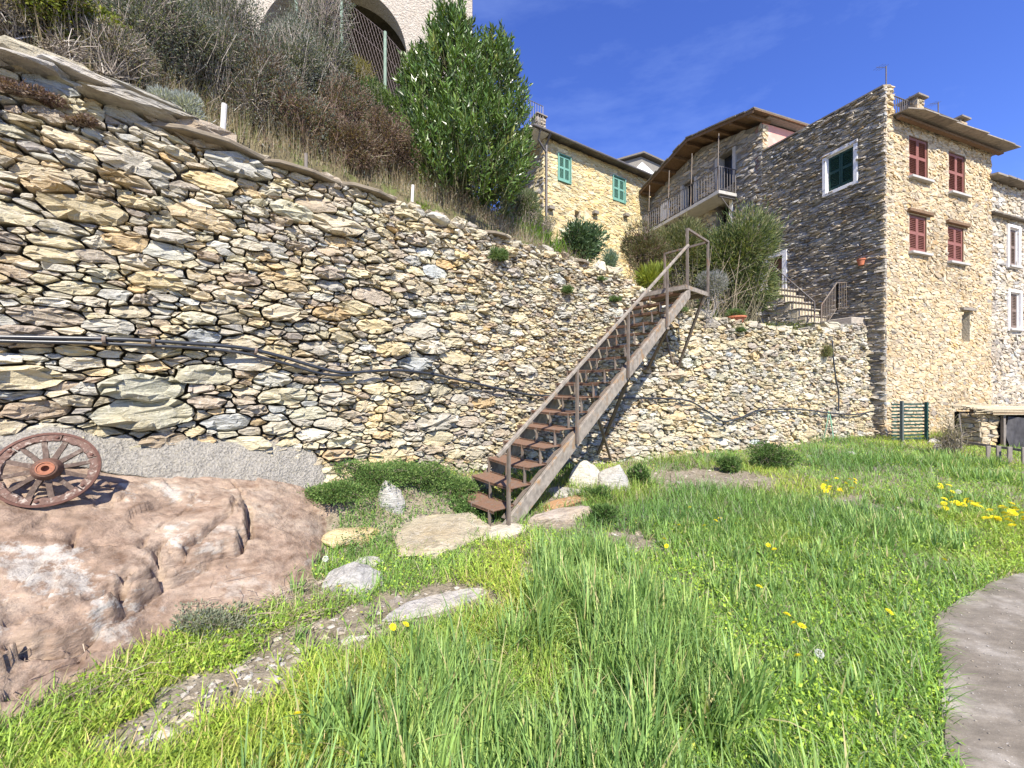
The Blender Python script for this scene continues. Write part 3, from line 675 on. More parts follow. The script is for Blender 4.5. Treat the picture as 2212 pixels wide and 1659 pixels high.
def wall_with_holes(face, parent, t0, t1, z0, z1, holes, mat, thick=0.35, name='wall', toplimit=None):
    """a real wall with openings: the plane is cut in a grid and the cells of the openings left out"""
    ts = sorted(set([t0, t1] + [h[0] for h in holes] + [h[1] for h in holes])); zs = sorted(set([z0, z1] + [h[2] for h in holes] + [h[3] for h in holes]))
    mb = MB()
    for a, b in zip(ts[:-1], ts[1:]):
        for c, d in zip(zs[:-1], zs[1:]):
            m = ((a + b) / 2, (c + d) / 2)
            if any(h[0] < m[0] < h[1] and h[2] < m[1] < h[3] for h in holes) or not (z0 < m[1] < z1): continue
            face.box(mb, a, b, c, d, -thick, 0.0)
    return mb.build(name, mat, parent)
def louvre_shutter(face, parent, t0, t1, z0, z1, w, mat, split=0.5):
    mb = MB(); b = 0.055 * min(1.0, (t1 - t0) / 0.4); th = 0.035
    face.box(mb, t0, t0 + b, z0, z1, w, w + th); face.box(mb, t1 - b, t1, z0, z1, w, w + th)
    zm = lerp(z0, z1, split)
    face.box(mb, t0 + b, t1 - b, z0, z0 + 0.09, w, w + th); face.box(mb, t0 + b, t1 - b, z1 - 0.07, z1, w, w + th); face.box(mb, t0 + b, t1 - b, zm - 0.045, zm + 0.045, w, w + th)
    tm = (t0 + t1) / 2; face.box(mb, t0 + b, t1 - b, z0 + 0.09, z1 - 0.07, w - 0.012, w - 0.006)
    for za, zb in ((z0 + 0.09, zm - 0.045), (zm + 0.045, z1 - 0.07)):
        n = max(3, int((zb - za) / 0.052)); dz = (zb - za) / n
        for k in range(n):
            zc = za + (k + 0.5) * dz
            mb.obox(face.p(tm, zc, w + 0.012), face.d * ((t1 - t0) / 2 - b), face.n * 0.016 + Vector((0, 0, -0.017)), (face.n * 0.006 + Vector((0, 0, 0.005))) * 0.6)
    return mb.build('shutter', mat, parent)
def shuttered_window(face, house, r, shutter_mat, surround=None, sill=True, w=-0.06, lintel=None, sw=0.10):
    t0, t1, z0, z1 = r; mb = MB()
    # reveal frame and the dark pane behind the shutters
    fr = 0.03
    face.box(mb, t0, t0 + fr, z0, z1, -0.25, -0.005 + w * 0); face.box(mb, t1 - fr, t1, z0, z1, -0.25, -0.005); face.box(mb, t0 + fr, t1 - fr, z1 - fr, z1, -0.25, -0.005); face.box(mb, t0 + fr, t1 - fr, z0, z0 + fr, -0.25, -0.005)
    win = mb.build('window', surround or M['wood'], house)
    MBp = MB(); face.box(MBp, t0 + fr, t1 - fr, z0 + fr, z1 - fr, -0.24, -0.22); MBp.build('pane', M['glass'], win)
    tm = (t0 + t1) / 2
    louvre_shutter(face, win, t0 + fr + 0.004, tm - 0.003, z0 + fr + 0.004, z1 - fr - 0.004, w, shutter_mat, 0.52)
    louvre_shutter(face, win, tm + 0.003, t1 - fr - 0.004, z0 + fr + 0.004, z1 - fr - 0.004, w, shutter_mat, 0.52)
    if surround is not None:
        m2 = MB()
        face.box(m2, t0 - sw, t0, z0 - sw, z1 + sw, -0.02, 0.075); face.box(m2, t1, t1 + sw, z0 - sw, z1 + sw, -0.02, 0.075)
        face.box(m2, t0, t1, z1, z1 + sw, -0.02, 0.073); face.box(m2, t0, t1, z0 - sw, z0, -0.02, 0.073)
        m2.build('surround', surround, win, bevel=0.008)
    if sill:
        m3 = MB(); face.box(m3, t0 - 0.06, t1 + 0.06, z0 - 0.085, z0 - 0.012, -0.1, 0.13); m3.build('sill', M['concrete'], win, bevel=0.006)
    if lintel is not None:
        m4 = MB(); face.box(m4, t0 - 0.14, t1 + 0.16, z1 + 0.02, z1 + 0.12, -0.1, 0.10); m4.build('lintel', lintel, win, bevel=0.01)
    return win
def railing(face_pts, parent, h, mat, step=0.12, r=0.008, base_gap=0.08, post=True, name_post='post'):
    """posts, rails and single balusters along a polyline of floor points"""
    top = MB(); top.tube([p + Vector((0, 0, h)) for p in face_pts], 0.018, 6); top.build('handrail', mat, parent)
    low = MB(); low.tube([p + Vector((0, 0, base_gap)) for p in face_pts], 0.01, 5); low.build('bottom_rail', mat, parent)
    if post:
        for p in face_pts: m = MB(); m.bar(p, p + Vector((0, 0, h)), 0.03, 0.03); m.build(name_post, mat, parent)
    for a, b in zip(face_pts[:-1], face_pts[1:]):
        n = max(2, int((b - a).length / step))
        for k in range(1, n):
            q = a.lerp(b, k / n); m = MB(); m.bar(q + Vector((0, 0, base_gap)), q + Vector((0, 0, h)), r * 2, r * 2); m.build('baluster', mat, parent)

# ---- the tall house: sunlit front and shaded side
LIT = Face(HC, DL, NL); SHD = Face(HC, DD, ND)
WL = 5.68; HB = -0.35
EAVE = pl(HC, DL, 1925, 256)[1]
hA = empty('stone_house', HC + DL * 2.8 + DD * 1.9, 'tall cream stone house with red shutters and a shaded grey side wall', 'house'); hA['kind'] = 'thing'
lit_w = [rect_on(HC, DL, *a) for a in ((1963, 2005, 298, 386), (2049, 2085, 332, 419), (1964, 2002, 465, 546), (2047, 2082, 489, 567))]
slit = rect_on(HC, DL, 2077, 2095, 672, 738)
shd_win = rect_on(HC, DD, 1787, 1846, 327, 405)
shd_door = rect_on(HC, DD, 1660, 1693, 556, 637)
TD = pl(HC, DD, 1648, 400)[0]                    # where the neighbouring house begins on the shaded side
PAR0 = pl(HC, DD, 1909, 186)[1]; PAR1 = pl(HC, DD, 1652, 325)[1]
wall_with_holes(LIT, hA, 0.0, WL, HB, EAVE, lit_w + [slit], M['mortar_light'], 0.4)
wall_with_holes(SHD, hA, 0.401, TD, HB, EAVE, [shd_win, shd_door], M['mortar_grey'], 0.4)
m = MB(); SHD.box(m, 0.0, 0.4, HB, EAVE, -0.02, 0.0); 
m = MB(); LIT.box(m, 0.405, WL - 0.05, HB, EAVE - 0.15, -6.0, -0.8); m.build('inner_block', M['dark'], hA)
m = MB(); LIT.box(m, 0.0, WL, EAVE, EAVE + 0.08, -6.0, -0.30); m.build('roof_terrace', M['concrete'], hA)
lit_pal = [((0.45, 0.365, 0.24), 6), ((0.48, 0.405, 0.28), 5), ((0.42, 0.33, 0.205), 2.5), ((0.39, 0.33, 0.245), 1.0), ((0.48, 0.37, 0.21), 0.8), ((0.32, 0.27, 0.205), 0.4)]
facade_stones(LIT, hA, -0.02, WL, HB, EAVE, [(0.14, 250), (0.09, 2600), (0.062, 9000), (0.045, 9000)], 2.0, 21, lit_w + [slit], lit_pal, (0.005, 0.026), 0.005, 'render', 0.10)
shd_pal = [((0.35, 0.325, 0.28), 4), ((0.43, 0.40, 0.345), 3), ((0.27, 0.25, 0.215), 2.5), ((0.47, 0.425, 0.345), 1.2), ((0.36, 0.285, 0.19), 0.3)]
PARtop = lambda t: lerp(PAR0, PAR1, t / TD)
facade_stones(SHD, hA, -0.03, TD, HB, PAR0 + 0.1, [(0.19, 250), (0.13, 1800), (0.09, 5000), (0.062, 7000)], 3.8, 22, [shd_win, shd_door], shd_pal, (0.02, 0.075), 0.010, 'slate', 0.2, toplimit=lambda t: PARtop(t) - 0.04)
# parapet over the shaded side
PT = 0.36
poly = [SHD.p(0, EAVE, -0.005), SHD.p(TD, EAVE, -0.005), SHD.p(TD, PAR1 - 0.03, -0.005), SHD.p(0, PAR0 - 0.03, -0.005)]
MB().prism(poly, DL * (PT)).build('parapet', M['mortar_grey'], hA)
facade_stones(Face(HC + NL * 0.0, DL, NL), hA, 0.0, PT + 0.0, EAVE + 0.02, PAR0, [(0.13, 60), (0.09, 200), (0.06, 300)], 2.4, 23, [], lit_pal, (0.02, 0.06), 0.008, 'render', 0.15, name='parapet_end_stones')
n = 9
for k in range(n):
    a, b = TD * k / n, TD * (k + 0.97) / n; mm = MB(); c0 = SHD.p(a, PARtop(a), PT / -2); c1 = SHD.p(b, PARtop(b), PT / -2)
    mm.bar(c0, c1, PT + 0.12, 0.05, col=g3(RNG.uniform(0.7, 1.1))); mm.build('coping_slab', M['slab'], hA)
for r in lit_w[:2]: shuttered_window(LIT, hA, r, M['red'], None, True)
for r in lit_w[2:]: shuttered_window(LIT, hA, r, M['red'], None, True, lintel=M['wood'])
m = MB(); LIT.box(m, slit[0], slit[1], slit[2], slit[3], -0.39, -0.36); m.build('doorway', M['dark'], hA)
m = MB(); LIT.box(m, slit[0] - 0.12, slit[1] + 0.14, slit[3] + 0.01, slit[3] + 0.09, -0.1, 0.10); m.build('lintel', M['slab'], hA)
shuttered_window(SHD, hA, shd_win, M['dkgreen'], M['white'], False, w=-0.05, sw=0.11)
# brown side door in its pale frame
t0, t1, z0, z1 = shd_door
m = MB(); SHD.box(m, t0 - 0.16, t0, z0, z1 + 0.14, -0.15, 0.09); SHD.box(m, t1, t1 + 0.26, z0, z1 + 0.14, -0.15, 0.09); SHD.box(m, t0, t1, z1, z1 + 0.14, -0.15, 0.088)
dr = m.build('door_frame', M['white'], hA)
m = MB(); SHD.box(m, t0, t1, z0, z1, -0.14, -0.10); d = m.build('door', M['door'], hA)
for k in range(2):
    for (za, zb) in ((0.06, 0.44), (0.50, 0.94)):
        m = MB(); a = lerp(t0, t1, 0.1 + 0.45 * k); SHD.box(m, a, a + (t1 - t0) * 0.36, lerp(z0, z1, za), lerp(z0, z1, zb), -0.10, -0.085); m.build('panel', M['door'], d)
# slate eave over the sunlit front: overlapping slabs
rng = np.random.default_rng(15); t = -0.05; k = 0
while t < WL + 0.25:
    w = rng.uniform(0.6, 1.0); a, b = t, min(t + w, WL + 0.45); ov = 0.50 + rng.uniform(-0.02, 0.03); dz = 0.005 * (k % 2)
    za = EAVE + 0.03 + dz; poly = [LIT.p(a, za, ov - 0.02 * rng.random()), LIT.p(b + 0.02, za, ov + 0.02 * rng.random()), LIT.p(b + 0.02, za + 0.09, -0.34), LIT.p(a, za + 0.09, -0.34)]
    if a < 0.3: poly[0] = LIT.p(max(a, 0.30), za, ov * 0.75); poly[3] = LIT.p(0.37, za + 0.09, -0.34)
    MB().prism(poly, (0, 0, 0.032), g3(rng.uniform(0.9, 1.3))).build('eave_slab', M['slab'], hA); t += w; k += 1
m = MB(); m.bar(LIT.p(0.35, EAVE - 0.045, 0.16), LIT.p(WL + 0.2, EAVE - 0.045, 0.16), 0.12, 0.06); m.build('eave_beam', M['wood'], hA)
# terrace balustrades and chimneys on the roof
zr = EAVE + 0.10; inw = -0.22
ch1 = pl(HC, DL, 1993, 240)[0]; ch2 = pl(HC, DL, 2086, 285)[0]
railing([LIT.p(PT + 0.04, zr, inw), LIT.p(ch1 - 0.22, zr, inw)], hA, 0.86, M['iron'], 0.11, 0.007)
railing([LIT.p(ch1 + 0.22, zr, inw), LIT.p(ch2 - 0.22, zr, inw)], hA, 0.86, M['iron'], 0.11, 0.007)
def chimney(face, t, z0, z1, w0, w1, parent, mat, seed, half=0.17, pal=lit_pal):
    m = MB(); face.box(m, t - half, t + half, z0, z1, w0, w1); c = m.build('chimney', mat, parent)
    facade_stones(Face(face.p(t - half, 0, w1), face.d, face.n), c, 0, 2 * half, z0, z1, [(0.10, 60), (0.07, 120)], 1.8, seed, [], pal, (0.01, 0.04), 0.008, 'render', name='chimney_stones')
    n2 = -face.d; facade_stones(Face(face.p(t - half, 0, w1), -face.n, n2), c, 0, w1 - w0, z0, z1, [(0.10, 60), (0.07, 120)], 1.8, seed + 1, [], pal, (0.01, 0.04), 0.008, 'render', name='chimney_stones')
    mc = MB(); face.box(mc, t - half - 0.09, t + half + 0.09, z1 + 0.10, z1 + 0.15, w0 - 0.09, w1 + 0.09); mc.build('chimney_cap', M['slab'], c)
    for sx in (-1, 1):
        mc = MB(); face.box(mc, t + sx * (half - 0.05) - 0.05, t + sx * (half - 0.05) + 0.05, z1, z1 + 0.10, w0, w1); mc.build('cap_support', M['slab'], c)
    return c
chimney(LIT, ch1, EAVE + 0.08, EAVE + 0.92, -0.42, -0.06, hA, M['mortar_light'], 31)
chimney(LIT, ch2, EAVE + 0.08, EAVE + 0.78, -0.42, -0.06, hA, M['plaster_pink'], 33)
def antenna(name, base, h, lab, arms=True):
    e = empty(name, base, lab, 'aerial', 'roof aerials'); m = MB(); m.tube([base, base + Vector((0, 0, h))], 0.016, 6); m.build('mast', M['iron'], e)
    if arms:
        m = MB(); m.tube([base + Vector((0, 0, h - 0.05)), base + Vector((0, 0, h - 0.05)) - DL * 0.45 + Vector((0, 0, -0.10))], 0.006, 5)
        for q in (0.12, 0.24, 0.36): c = base + Vector((0, 0, h - 0.05 - 0.022 * q / 0.1)) - DL * q; m.tube([c - DD * 0.12, c + DD * 0.12], 0.004, 4)
        m.build('antenna_arm', M['iron'], e)
antenna('tv_aerial', LIT.p(0.28, PAR0 + 0.0, -0.10), pl(HC, DL, 1910, 131)[1] - PAR0, 'dark mast aerial on the corner of the parapet, highest on the roof')
ta = pl(HC, DL, 2007, 200)[0]; antenna('lightning_rod', LIT.p(ta, EAVE + 0.07, -0.46), pl(HC, DL, 2007, 190)[1] - EAVE, 'thin bare rod behind the first chimney', False)
ta = pl(HC, DL, 2055, 240)[0]; antenna('tv_aerial', LIT.p(ta, EAVE + 0.07, -0.30), pl(HC, DL, 2056, 212)[1] - EAVE, 'pale mast aerial standing between the two chimneys')
# flowerpot hanging on the shaded wall
tp, zp = pl(HC, DD, 1868, 567); pc = SHD.p(tp, zp - 0.10, 0.17)
m = MB(); m.lathe([(0.0, 0.0), (0.065, 0.0), (0.09, 0.15), (0.105, 0.15), (0.105, 0.19), (0.085, 0.19), (0.08, 0.16), (0.0, 0.16)], Matrix.Translation(pc), 16)
tag(m.build('flowerpot', M['terracotta'], smooth=False), 'small terracotta flowerpot hung on the shaded side wall', 'flowerpot')
m = MB(); m.tube([SHD.p(tp, zp + 0.02, 0.0), SHD.p(tp, zp + 0.0, 0.07)], 0.012, 6); 
m.build('pot_bracket', M['iron'], hA)

# ---- the next house on the right edge, pale grey
NX = Face(HC + DL * (WL + 0.01) - NL * 0.12, DL, NL)
hN = empty('stone_house', NX.p(2, 0, -2), 'pale grey stone house with brown shutters in white window frames', 'house'); hN['kind'] = 'thing'
e0 = pl(NX.O, DL, 2142, 392)[1]; nw = [rect_on(NX.O, DL, *a) for a in ((2175, 2196, 494, 575), (2176, 2199, 633, 710))]
wall_with_holes(NX, hN, 0, 4.6, HB, e0, nw, M['mortar_light'], 0.4)
m = MB(); NX.box(m, 0.1, 4.5, HB, e0 - 0.1, -5, -0.6); m.build('inner_block', M['dark'], hN)
nx_pal = [((0.42, 0.38, 0.31), 5), ((0.47, 0.43, 0.36), 4), ((0.37, 0.32, 0.25), 2), ((0.29, 0.26, 0.22), 1)]
facade_stones(NX, hN, 0, 4.0, HB, e0, [(0.17, 300), (0.12, 1600), (0.08, 4000), (0.06, 3000)], 2.0, 24, nw, nx_pal, (0.01, 0.045), 0.010, 'render', 0.10)
for r in nw: shuttered_window(NX, hN, r, M['brown'], M['white'], True, sw=0.10)
t = -0.15; k = 0
while t < 4.6:
    w = rng.uniform(0.5, 0.8); za = e0 + 0.012 * (k % 2)
    MB().prism([NX.p(t, za, 0.32 + 0.05 * rng.random()), NX.p(t + w, za, 0.34), NX.p(t + w, za + 0.10, -0.5), NX.p(t, za + 0.10, -0.5)], (0, 0, 0.06), g3(rng.uniform(0.7, 1.2))).build('eave_slab', M['slab'], hN); t += w; k += 1
m = MB(); NX.box(m, 0, 4.6, e0 + 0.0, e0 + 0.09, -5.0, -0.45); m.build('roof', M['slab'], hN)
zl = pl(NX.O, DL, 2146, 467)[1]; t = 0.05
while t < 4.4:
    w = rng.uniform(0.45, 0.7); MB().prism([NX.p(t, zl, 0.20), NX.p(t + w - 0.01, zl, 0.22), NX.p(t + w - 0.01, zl + 0.03, -0.05), NX.p(t, zl + 0.03, -0.05)], (0, 0, 0.05), g3(rng.uniform(0.6, 1.0))).build('drip_slab', M['slab'], hN); t += w

# ---- the balcony house, behind along the shaded side
BW = Face(HC, DD, ND); T0 = TD + 0.012; T1 = pl(HC, DD, 1388, 480)[0]
hB = empty('stone_house', BW.p((T0 + T1) / 2, 0, -2), 'dark stone house with a long balcony under a wide timber eave', 'house'); hB['kind'] = 'thing'
OVR = 0.85; RC = HC + ND * OVR
zr_right = pl(RC, DD, 1622, 240)[1]; tr_right = pl(RC, DD, 1622, 240)[0]
zr_mid = pl(RC, DD, 1484, 300)[1]; tr_mid = pl(RC, DD, 1484, 300)[0]
tr_left, zr_left = pl(RC, DD, 1381, 416)
print('balcony roof', tr_right, zr_right, tr_mid, zr_mid, tr_left, zr_left, 'T', T0, T1, 'eave', EAVE, PAR0, PAR1)
def roofz(t): return np.interp(t, [tr_right, tr_mid, tr_left], [zr_right, zr_mid, zr_left])
ZB = 2.6
bd = [rect_on(HC, DD, 1547, 1590, 330, 405), rect_on(HC, DD, 1472, 1506, 392, 452), rect_on(HC, DD, 1485, 1504, 335, 372)]
low = rect_on(HC, DD, 1548, 1584, 434, 505)
arch = rect_on(HC, DD, 1430, 1448, 432, 474)
tops = min(zr_right, zr_left) - 0.25
bd = [(a, b, c, min(d, tops - 0.04)) for a, b, c, d in bd if c < tops - 0.3]
print('openings', bd, tops)
holes = bd + [low]
wall_with_holes(BW, hB, T0, T1, ZB, tops, holes, M['mortar_grey'], 0.4)
MB().prism([BW.p(T0, tops, 0), BW.p(T1, tops, 0), BW.p(T1, zr_left - 0.15, 0), BW.p(tr_mid, zr_mid - 0.22, 0), BW.p(T0, zr_right - 0.15, 0)], DL * 0.4).build('gable', M['mortar_grey'], hB)
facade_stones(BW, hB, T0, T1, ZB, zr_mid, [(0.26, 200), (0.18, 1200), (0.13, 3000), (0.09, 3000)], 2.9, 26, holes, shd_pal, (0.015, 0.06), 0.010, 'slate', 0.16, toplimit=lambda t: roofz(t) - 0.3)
m = MB(); BW.box(m, T0 + 0.1, T1 - 0.1, ZB, tops - 0.1, -4.5, -0.9); m.build('inner_block', M['dark'], hB)
for r in bd[:2]:
    m = MB(); BW.box(m, r[0] - 0.02, r[0] + 0.13, r[2], r[3], -0.38, 0.06); BW.box(m, r[1] - 0.13, r[1] + 0.02, r[2], r[3], -0.38, 0.06); f = m.build('door_frame', M['concrete'], hB)
    m = MB(); BW.box(m, r[0] + 0.13, r[1] - 0.13, r[2], r[3], -0.36, -0.33); m.build('door', M['glass'], f)
r = bd[-1]; m = MB(); BW.box(m, r[0], r[1], r[2], r[3], -0.34, -0.31); m.build('window', M['glass'], hB)
m = MB(); BW.box(m, r[0] - 0.05, r[1] + 0.05, r[2] - 0.07, r[2] - 0.005, -0.1, 0.12); m.build('sill', M['slab'], hB)
r = arch; cxx = (r[0] + r[1]) / 2; rad = (r[1] - r[0]) / 2
pts = [BW.p(r[0], r[2], 0.02), BW.p(r[1], r[2], 0.02)] + [BW.p(cxx + rad * math.cos(a), r[3] - rad + rad * math.sin(a), 0.02) for a in np.linspace(0, math.pi, 9)]
MB().prism(pts, ND * 0.06).build('arched_niche', M['white'], hB)
r = low; m = MB(); BW.box(m, r[0], r[0] + 0.16, r[2], r[3], -0.38, 0.05); m.build('door_jamb', M['white'], hB)
# pink side wall above the terrace of the tall house
PK = Face(BW.p(T0 - 0.006, 0, 0), DL, -DD)
zpk = pl(PK.O, DL, 1660, 262)[1]
m = MB(); PK.box(m, 0.0, 4.6, ZB, zr_right - 0.12, -0.3, 0.0); m.build('side_wall', M['plaster_pink'], hB)
facade_stones(PK, hB, 0.0, 0.22, EAVE - 1.0, zr_right - 0.2, [(0.12, 60), (0.08, 120)], 2.2, 27, [], lit_pal, (0.01, 0.045), 0.008, 'render', name='quoin_stones')
# roof: two slopes of slate, boards and rafters under the overhang
BACK = 4.8
def roofpt(t, w, dz=0.0): return BW.p(t, float(roofz(t)) + dz, w)
for (a, b, nm) in ((min(tr_right - 0.15, T0 - 0.12), tr_mid, 'roof_slope'), (tr_mid, tr_left + 0.1, 'roof_slope')):
    za = float(np.interp(a, [tr_right, tr_mid], [zr_right, zr_mid])); 
    MB().prism([roofpt(a, OVR), roofpt(b, OVR), roofpt(b, -BACK), roofpt(a, -BACK)], (0, 0, -0.035)).build('roof_boards', M['wood'], hB)
    n = 9
    for k in range(n):
        u0 = lerp(a, b, k / n); u1 = lerp(a, b, (k + 1.06) / n); l = 0
        w0 = OVR + 0.07 + rng.uniform(-0.04, 0.04)
        MB().prism([roofpt(u0, w0, 0.01 + 0.012 * (k % 2)), roofpt(min(u1, max(a, b)), w0 + rng.uniform(-0.03, 0.03), 0.01 + 0.012 * (k % 2)), roofpt(min(u1, max(a, b)), -BACK, 0.01 + 0.012 * (k % 2)), roofpt(u0, -BACK, 0.01 + 0.012 * (k % 2))], (0, 0, 0.05), g3(rng.uniform(0.5, 0.9))).build('roof_slab', M['slab'], hB)
for q in np.linspace(0.02, 0.98, 9):
    t = lerp(tr_right, tr_left, q); m = MB(); m.bar(roofpt(t, OVR - 0.05, -0.10), roofpt(t, -0.3, -0.10), 0.10, 0.12); m.build('rafter', M['wood'], hB)
for (a, b) in ((tr_right - 0.1, tr_mid), (tr_mid, tr_left)):
    m = MB(); m.bar(roofpt(a, OVR - 0.01, -0.06), roofpt(b, OVR - 0.01, -0.06), 0.04, 0.11); m.build('barge_board', M['wood'], hB)
m = MB(); m.bar(PK.p(0.0, zr_right - 0.02, 0.12), PK.p(4.7, zr_right - 0.02, 0.12), 0.28, 0.05); m.build('side_eave', M['slab'], hB)
# the balcony
tb0 = pl(HC + ND * 0.98, DD, 1552, 405)[0]; 
Bo = 1.0; OC = HC + ND * Bo
tb0, zb0 = pl(OC, DD, 1553, 415); tb1, zb1 = pl(OC, DD, 1386, 508)
zb = (zb0 + zb1) / 2; print('balcony', tb0, zb0, tb1, zb1)
m = MB(); BW.box(m, tb0, tb1, zb - 0.07, zb + 0.07, 0.05, Bo); m.build('balcony_slab', M['concrete'], hB, bevel=0.01)
pts = [BW.p(tb0 + 0.04, zb + 0.07, 0.08), BW.p(tb0 + 0.04, zb + 0.07, Bo - 0.04), BW.p(tb1 - 0.04, zb + 0.07, Bo - 0.04), BW.p(tb1 - 0.04, zb + 0.07, 0.08)]
railing(pts, hB, 0.98, M['iron'], 0.145, 0.009)
for t in np.linspace(tb0 + 0.1, tb1 - 0.5, 4):
    m = MB(); m.bar(BW.p(t, zb + 0.07, Bo - 0.02), BW.p(t, min(float(roofz(t)) - 0.12, zb + 2.4), Bo - 0.10), 0.03, 0.03); m.build('balcony_pole', M['steel'], hB)
for t in (tb0 + 0.10, tb0 + 2.3, tb0 + 3.2):
    m = MB(); m.bar(BW.p(t, zb - 0.11, 0.06), BW.p(t, zb - 0.11, Bo - 0.1), 0.07, 0.08); m.build('bracket', M['iron'], hB)
    m = MB(); m.bar(BW.p(t, zb - 0.13, Bo - 0.2), BW.p(t, zb - 0.8, 0.06), 0.035, 0.035); m.build('brace', M['iron'], hB)

# ---- the yellow house with green shutters on the slope
GA = Vector((1.43, 17.0, 0)); GB = Vector((7.39, 20.6, 0)); GD = (GB - GA).normalized(); GN = Vector((GD.y, -GD.x, 0))
GF = Face(GA, GD, GN); GW = (GB - GA).length + 0.8
hG = empty('stone_house', GF.p(3, 4, -2), 'yellow stone house with green louvred shutters and a downpipe, behind the evergreen tree', 'house'); hG['kind'] = 'thing'
gz = pl(GA, GD, 1180, 297)[1]; gz2 = pl(GA, GD, 1400, 388)[1]; print('green house eave', gz, gz2)
gw = [rect_on(GA, GD, 1206, 1231, 338, 393), rect_on(GA, GD, 1324, 1349, 385, 435)]
gh = [rect_on(GA, GD, 1241, 1252, 456, 471), rect_on(GA, GD, 1350, 1354, 499, 516)]
gzt = max(gz, gz2) - 0.05
wall_with_holes(GF, hG, 0, GW, 3.2, gzt, gw + gh, M['mortar_light'], 0.4)
m = MB(); GF.box(m, 0.05, GW - 0.05, 3.2, gzt - 0.1, -4, -0.6); m.build('inner_block', M['dark'], hG)
g_pal = [((0.54, 0.45, 0.25), 5), ((0.57, 0.49, 0.295), 4), ((0.49, 0.385, 0.20), 2), ((0.42, 0.33, 0.19), 0.7)]
facade_stones(GF, hG, 0, GW, 5.2, gzt, [(0.22, 250), (0.15, 1500), (0.105, 4200), (0.08, 4500)], 2.5, 28, gw + gh, g_pal, (0.006, 0.025), 0.007, 'render', 0.08)
for r in gw: shuttered_window(GF, hG, r, M['green'], M['green'], False, w=-0.02, sw=0.05)
for r in gh: m = MB(); GF.box(m, r[0], r[1], r[2], r[3], -0.39, -0.36); m.build('opening', M['dark'], hG)
# left return wall (shaded), eaves, gutter, downpipe
GR = Face(GA, -GN, -GD)
m = MB(); GR.box(m, 0.4, 4.0, 3.2, gzt, -0.4, 0.0); m.build('wall', M['mortar_light'], hG)
facade_stones(GR, hG, 0, 3.6, 5.5, gzt, [(0.24, 120), (0.17, 700), (0.12, 1600)], 2.6, 29, [], shd_pal[:2] + g_pal[:2], (0.015, 0.05), 0.01, 'render')
t = -0.9; k = 0
while t < GW:
    w = rng.uniform(0.55, 0.9); za = gzt + 0.02 + 0.012 * (k % 2)
    MB().prism([GF.p(t, za, 0.42 + 0.04 * rng.random()), GF.p(t + w, za, 0.42), GF.p(t + w, za + 0.25, -1.0), GF.p(t, za + 0.25, -1.0)], (0, 0, 0.06), g3(rng.uniform(0.45, 0.8))).build('eave_slab', M['slab'], hG); t += w; k += 1
m = MB(); GF.box(m, -0.9, GW, gzt + 0.27, gzt + 0.32, -4.2, -1.0); m.build('roof', M['slab'], hG)
m = MB(); m.tube([GF.p(-0.9, gzt + 0.0, 0.46), GF.p(GW, gzt + 0.0, 0.46)], 0.05, 8); m.build('gutter', M['iron'], hG)
td = pl(GA, GD, 1177, 400)[0]
m = MB(); m.tube([GF.p(td, gzt - 0.03, 0.44), GF.p(td, gzt - 0.35, 0.12), GF.p(td, 6.5, 0.12)], 0.05, 8); m.build('downpipe', M['iron'], hG)
m = MB(); m.tube([GF.p(td - 0.55, gzt - 0.03, 0.44), GF.p(td - 0.5, gzt - 0.35, 0.2), GF.p(td, gzt - 0.75, 0.12)], 0.045, 8); m.build('downpipe', M['iron'], hG)
m = MB(); GF.box(m, -1.15, 0.02, gzt - 0.06, gzt + 0.0, -2.2, 0.35); m.build('terrace_slab', M['white'], hG)
railing([GF.p(-1.1, gzt + 0.34, 0.2), GF.p(-0.2, gzt + 0.34, 0.2)], hG, 0.85, M['iron'], 0.12, 0.009)
tcx = pl(GA, GD, 1165, 260)[0]
chimney(GF, tcx, gzt + 0.2, pl(GA, GD, 1165, 260)[1], -0.3, 0.15, hG, M['mortar_grey'], 35, 0.2, shd_pal)
for (px, py) in ((1187, 452), (1283, 462), (1349, 467)):
    t, z = pl(GA, GD, px, py); m = MB(); GF.box(m, t - 0.14, t + 0.14, z - 0.06, z + 0.08, -0.1, 0.22); m.build('corbel_stone', M['slab'], hG)
# ---- far grey roof and white gable between the two houses
FO = pix(1318, 400, 27.0); FO.z = 0; FF = Face(FO, Vector((0.93, 0.37, 0)), Vector((0.37, -0.93, 0)))
hF = empty('stone_house', FF.p(2, 9, -2), 'far small house with a grey slab roof and white gable, peeping between the other houses', 'house'); hF['kind'] = 'thing'
fa = pl(FO, FF.d, 1385, 331); fl = pl(FO, FF.d, 1312, 352); fr_ = pl(FO, FF.d, 1440, 356)
m = MB(); m.prism([FF.p(fl[0], 8, 0), FF.p(fr_[0], 8, 0), FF.p(fr_[0], fr_[1] - 0.25, 0), FF.p(fa[0], fa[1] - 0.25, 0), FF.p(fl[0], fl[1] - 0.25, 0)], -FF.n * 0.4); m.build('wall', M['mortar_grey'], hF)
wt0 = pl(FO, FF.d, 1372, 360)[0]; wt1 = pl(FO, FF.d, 1418, 360)[0]; wz = pl(FO, FF.d, 1390, 352)[1]
m = MB(); m.prism([FF.p(wt0, 9, 0.01), FF.p(wt1, 9, 0.01), FF.p(wt1, wz - 0.7, 0.01), FF.p(wt0 + 0.6, wz, 0.01), FF.p(wt0, wz - 0.6, 0.01)], FF.n * 0.05); m.build('white_gable', M['white'], hF)
for a, b in ((fl, fa), (fa, fr_)):
    m = MB(); m.prism([FF.p(a[0], a[1], 0.3), FF.p(b[0], b[1], 0.3), FF.p(b[0], b[1], -3), FF.p(a[0], a[1], -3)], (0, 0, -0.12), g3(0.7)); m.build('roof_slope', M['slab'], hF)

